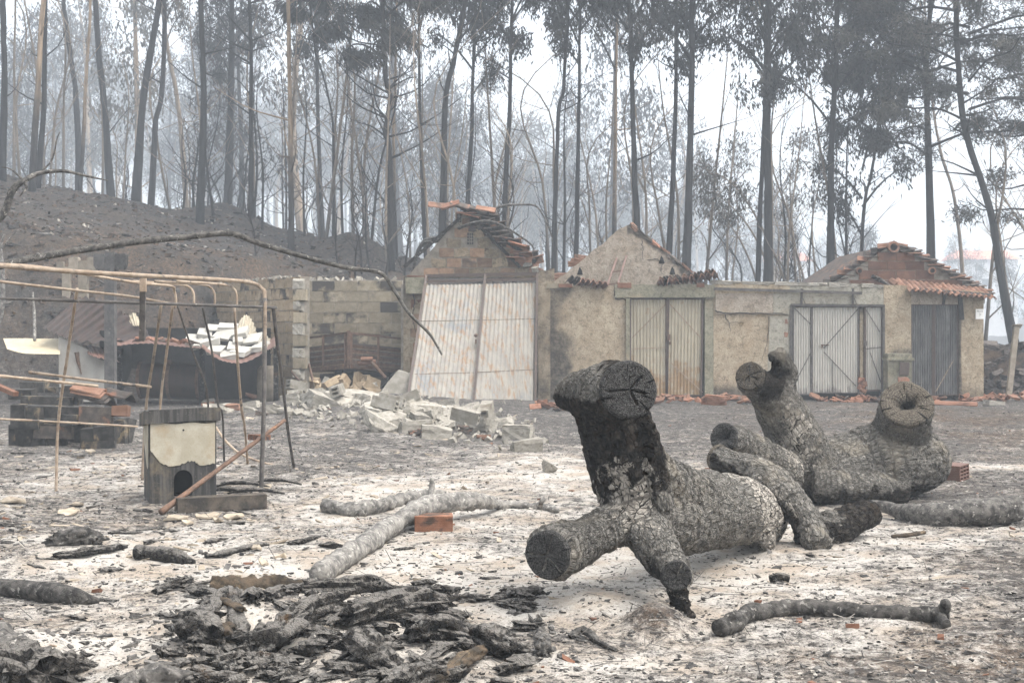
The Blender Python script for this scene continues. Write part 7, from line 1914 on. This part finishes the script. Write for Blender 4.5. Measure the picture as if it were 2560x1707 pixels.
# ------------------------------------------------------------------ litter on the ground
def scatter(name, N, smin, smax, mat, label, flat=.45, seed=0, dens=None, d0=5.2, d1=30.0, elong=1.6, power=2.2):
    r = np.random.default_rng(seed)
    D = np.exp(r.uniform(math.log(d0), math.log(d1), N)); X = r.uniform(-.50, .50, N) * (D + 1.0)
    if dens is not None:
        k = r.random(N) < dens(X, D); X, D = X[k], D[k]
    n = len(X); s = smin + (smax - smin) * r.random(n) ** power
    Z = zt(X, D, True)
    v = _BOXV[None] * np.stack([s * r.uniform(.8, elong * 1.5, n), s * r.uniform(.6, 1.1, n), s * flat * r.uniform(.5, 1.4, n)], 1)[:, None]
    v = v * r.uniform(.55, 1.15, (n, 8, 3))
    a = r.uniform(0, 6.283, n); ca, sa = np.cos(a)[:, None], np.sin(a)[:, None]
    tl = r.normal(0, .35, (n, 2))
    x = v[..., 0] * ca - v[..., 1] * sa; y = v[..., 0] * sa + v[..., 1] * ca
    z = v[..., 2] + x * tl[:, :1] * .6 + y * tl[:, 1:] * .6
    V = np.stack([x + X[:, None], y + D[:, None], z + (Z + s * flat * .25)[:, None]], -1).reshape(-1, 3)
    Fq = (np.arange(n)[:, None, None] * 8 + _BOXF[None]).reshape(-1, 4)
    o = bpy.data.objects.new(name, npmesh(name, V, [Fq], M[mat])); COL.objects.link(o); o['kind'] = 'stuff'; o['label'] = label; o['category'] = 'litter'
ashd = lambda x, y: np.clip(.25 + .75 * ellipse_mask(x, y, ASH), 0, 1)
heapd = lambda x, y: np.clip(.12 + ellipse_mask(x, y, [(800, 1560, 420, 130, 1.0), (560, 1600, 200, 80, .9), (1100, 1640, 300, 90, .9), (80, 1640, 200, 90, .8), (250, 1200, 400, 130, .6), (380, 1690, 200, 60, .8), (400, 1450, 400, 120, .35)]), 0, 1)
leftd = lambda x, y: np.clip(sstep(.5, -2.0, x) * .9 + .08, 0, 1)
scatter('char_litter', 30000, .004, .020, 'char_flake', 'black charcoal crumbs strewn over the ash', .45, 1, None)
scatter('ember_litter', 20000, .006, .04, 'char_flake', 'coarse charcoal litter round the ember heap', .5, 2, heapd)
scatter('ash_litter', 12000, .005, .022, 'ash_flake', 'pale ash flakes strewn over the burnt yard', .4, 3, None)
scatter('chip_litter', 2200, .012, .06, 'chip', 'beige tile and board chips', .3, 4, leftd, 8, 26, 2.2)
scatter('terracotta_litter', 260, .010, .05, 'brick_orange', 'tiny terracotta crumbs', .5, 5, None, 6, 30)
sl_ = lambda x, y: (sstep(3.0, -3.0, x) * .9 + .1) * sstep(30, 33, y)
scatter('slope_clods', 9000, .03, .16, 'earth', 'burnt clods and roots over the slope', .6, 6, sl_, 31, 55, 1.4, 3.0)
scatter('slope_char', 9000, .03, .15, 'char_flake', 'black brush remains over the slope', .35, 7, sl_, 31, 55, 2.4, 3.0)
# charred stalks and straw
r = np.random.default_rng(8); n = 5200
D = np.exp(r.uniform(math.log(5.4), math.log(26), n)); X = r.uniform(-.45, .45, n) * (D + 1); Z = zt(X, D, True)
a = r.uniform(0, 6.283, n); L_ = .03 + .16 * r.random(n) ** 2.5; lift = np.where(r.random(n) < .08, r.uniform(.3, 1.0, n), r.uniform(0, .12, n))
p0 = np.stack([X, D, Z + .004], 1); dv_ = np.stack([np.cos(a), np.sin(a), lift], 1); dv_ /= np.linalg.norm(dv_, axis=1)[:, None]
p1 = p0 + dv_ * L_[:, None]; sd_ = np.cross(dv_, [0, 0, 1.0]); sd_ /= np.linalg.norm(sd_, axis=1)[:, None] + 1e-9; w_ = (.0015 + .003 * r.random(n))[:, None]
up_ = np.array([0, 0, .004])
V = np.stack([p0 - sd_ * w_, p0 + sd_ * w_, p0 + up_, p1 - sd_ * w_ * .6, p1 + sd_ * w_ * .6, p1 + up_ * .6], 1).reshape(-1, 3)
Fq = (np.arange(n)[:, None, None] * 6 + np.array([[0, 3, 4, 1], [1, 4, 5, 2], [2, 5, 3, 0]])[None]).reshape(-1, 4)
o = bpy.data.objects.new('burnt_straw', npmesh('burnt_straw', V, [Fq], M['char_flake'])); COL.objects.link(o); o['kind'] = 'stuff'; o['label'] = 'burnt stalks and straw on the ash'; o['category'] = 'litter'
# pale stones on the burnt slope
r = np.random.default_rng(18); m_ = MB()
for k in range(260):
    D = r.uniform(33, 54); x_ = r.uniform(-.42, .0) * D; s_ = .015 + .065 * r.random() ** 3
    m_.box((x_, D, zt1(x_, D) + s_ * .3), (s_ * 1.4, s_, s_ * .7), r.uniform(0, 3, 3), s_ * .15)
o = solo('slope_stones', m_, M['rubble'], 'pale stones dotting the burnt slope', 'stones', kind='stuff')

# ------------------------------------------------------------------ smoke haze
m_ = MB(); m_.box((0, 225, 46), (1200, 560, 110))
hm = bpy.data.materials.new('smoke_haze'); hm.use_nodes = True; ht_ = hm.node_tree; ht_.nodes.clear()
pv = ht_.nodes.new('ShaderNodeVolumePrincipled'); om = ht_.nodes.new('ShaderNodeOutputMaterial')
pv.inputs['Color'].default_value = (.84, .92, 1.0, 1); pv.inputs['Density'].default_value = .0027; pv.inputs['Anisotropy'].default_value = .0
ht_.links.new(pv.outputs[0], om.inputs['Volume'])
hz = bpy.data.objects.new('haze', m_.mesh('haze', hm)); COL.objects.link(hz); hz['kind'] = 'stuff'; hz['label'] = 'thin bluish smoke hanging over the yard and forest'; hz['category'] = 'haze'
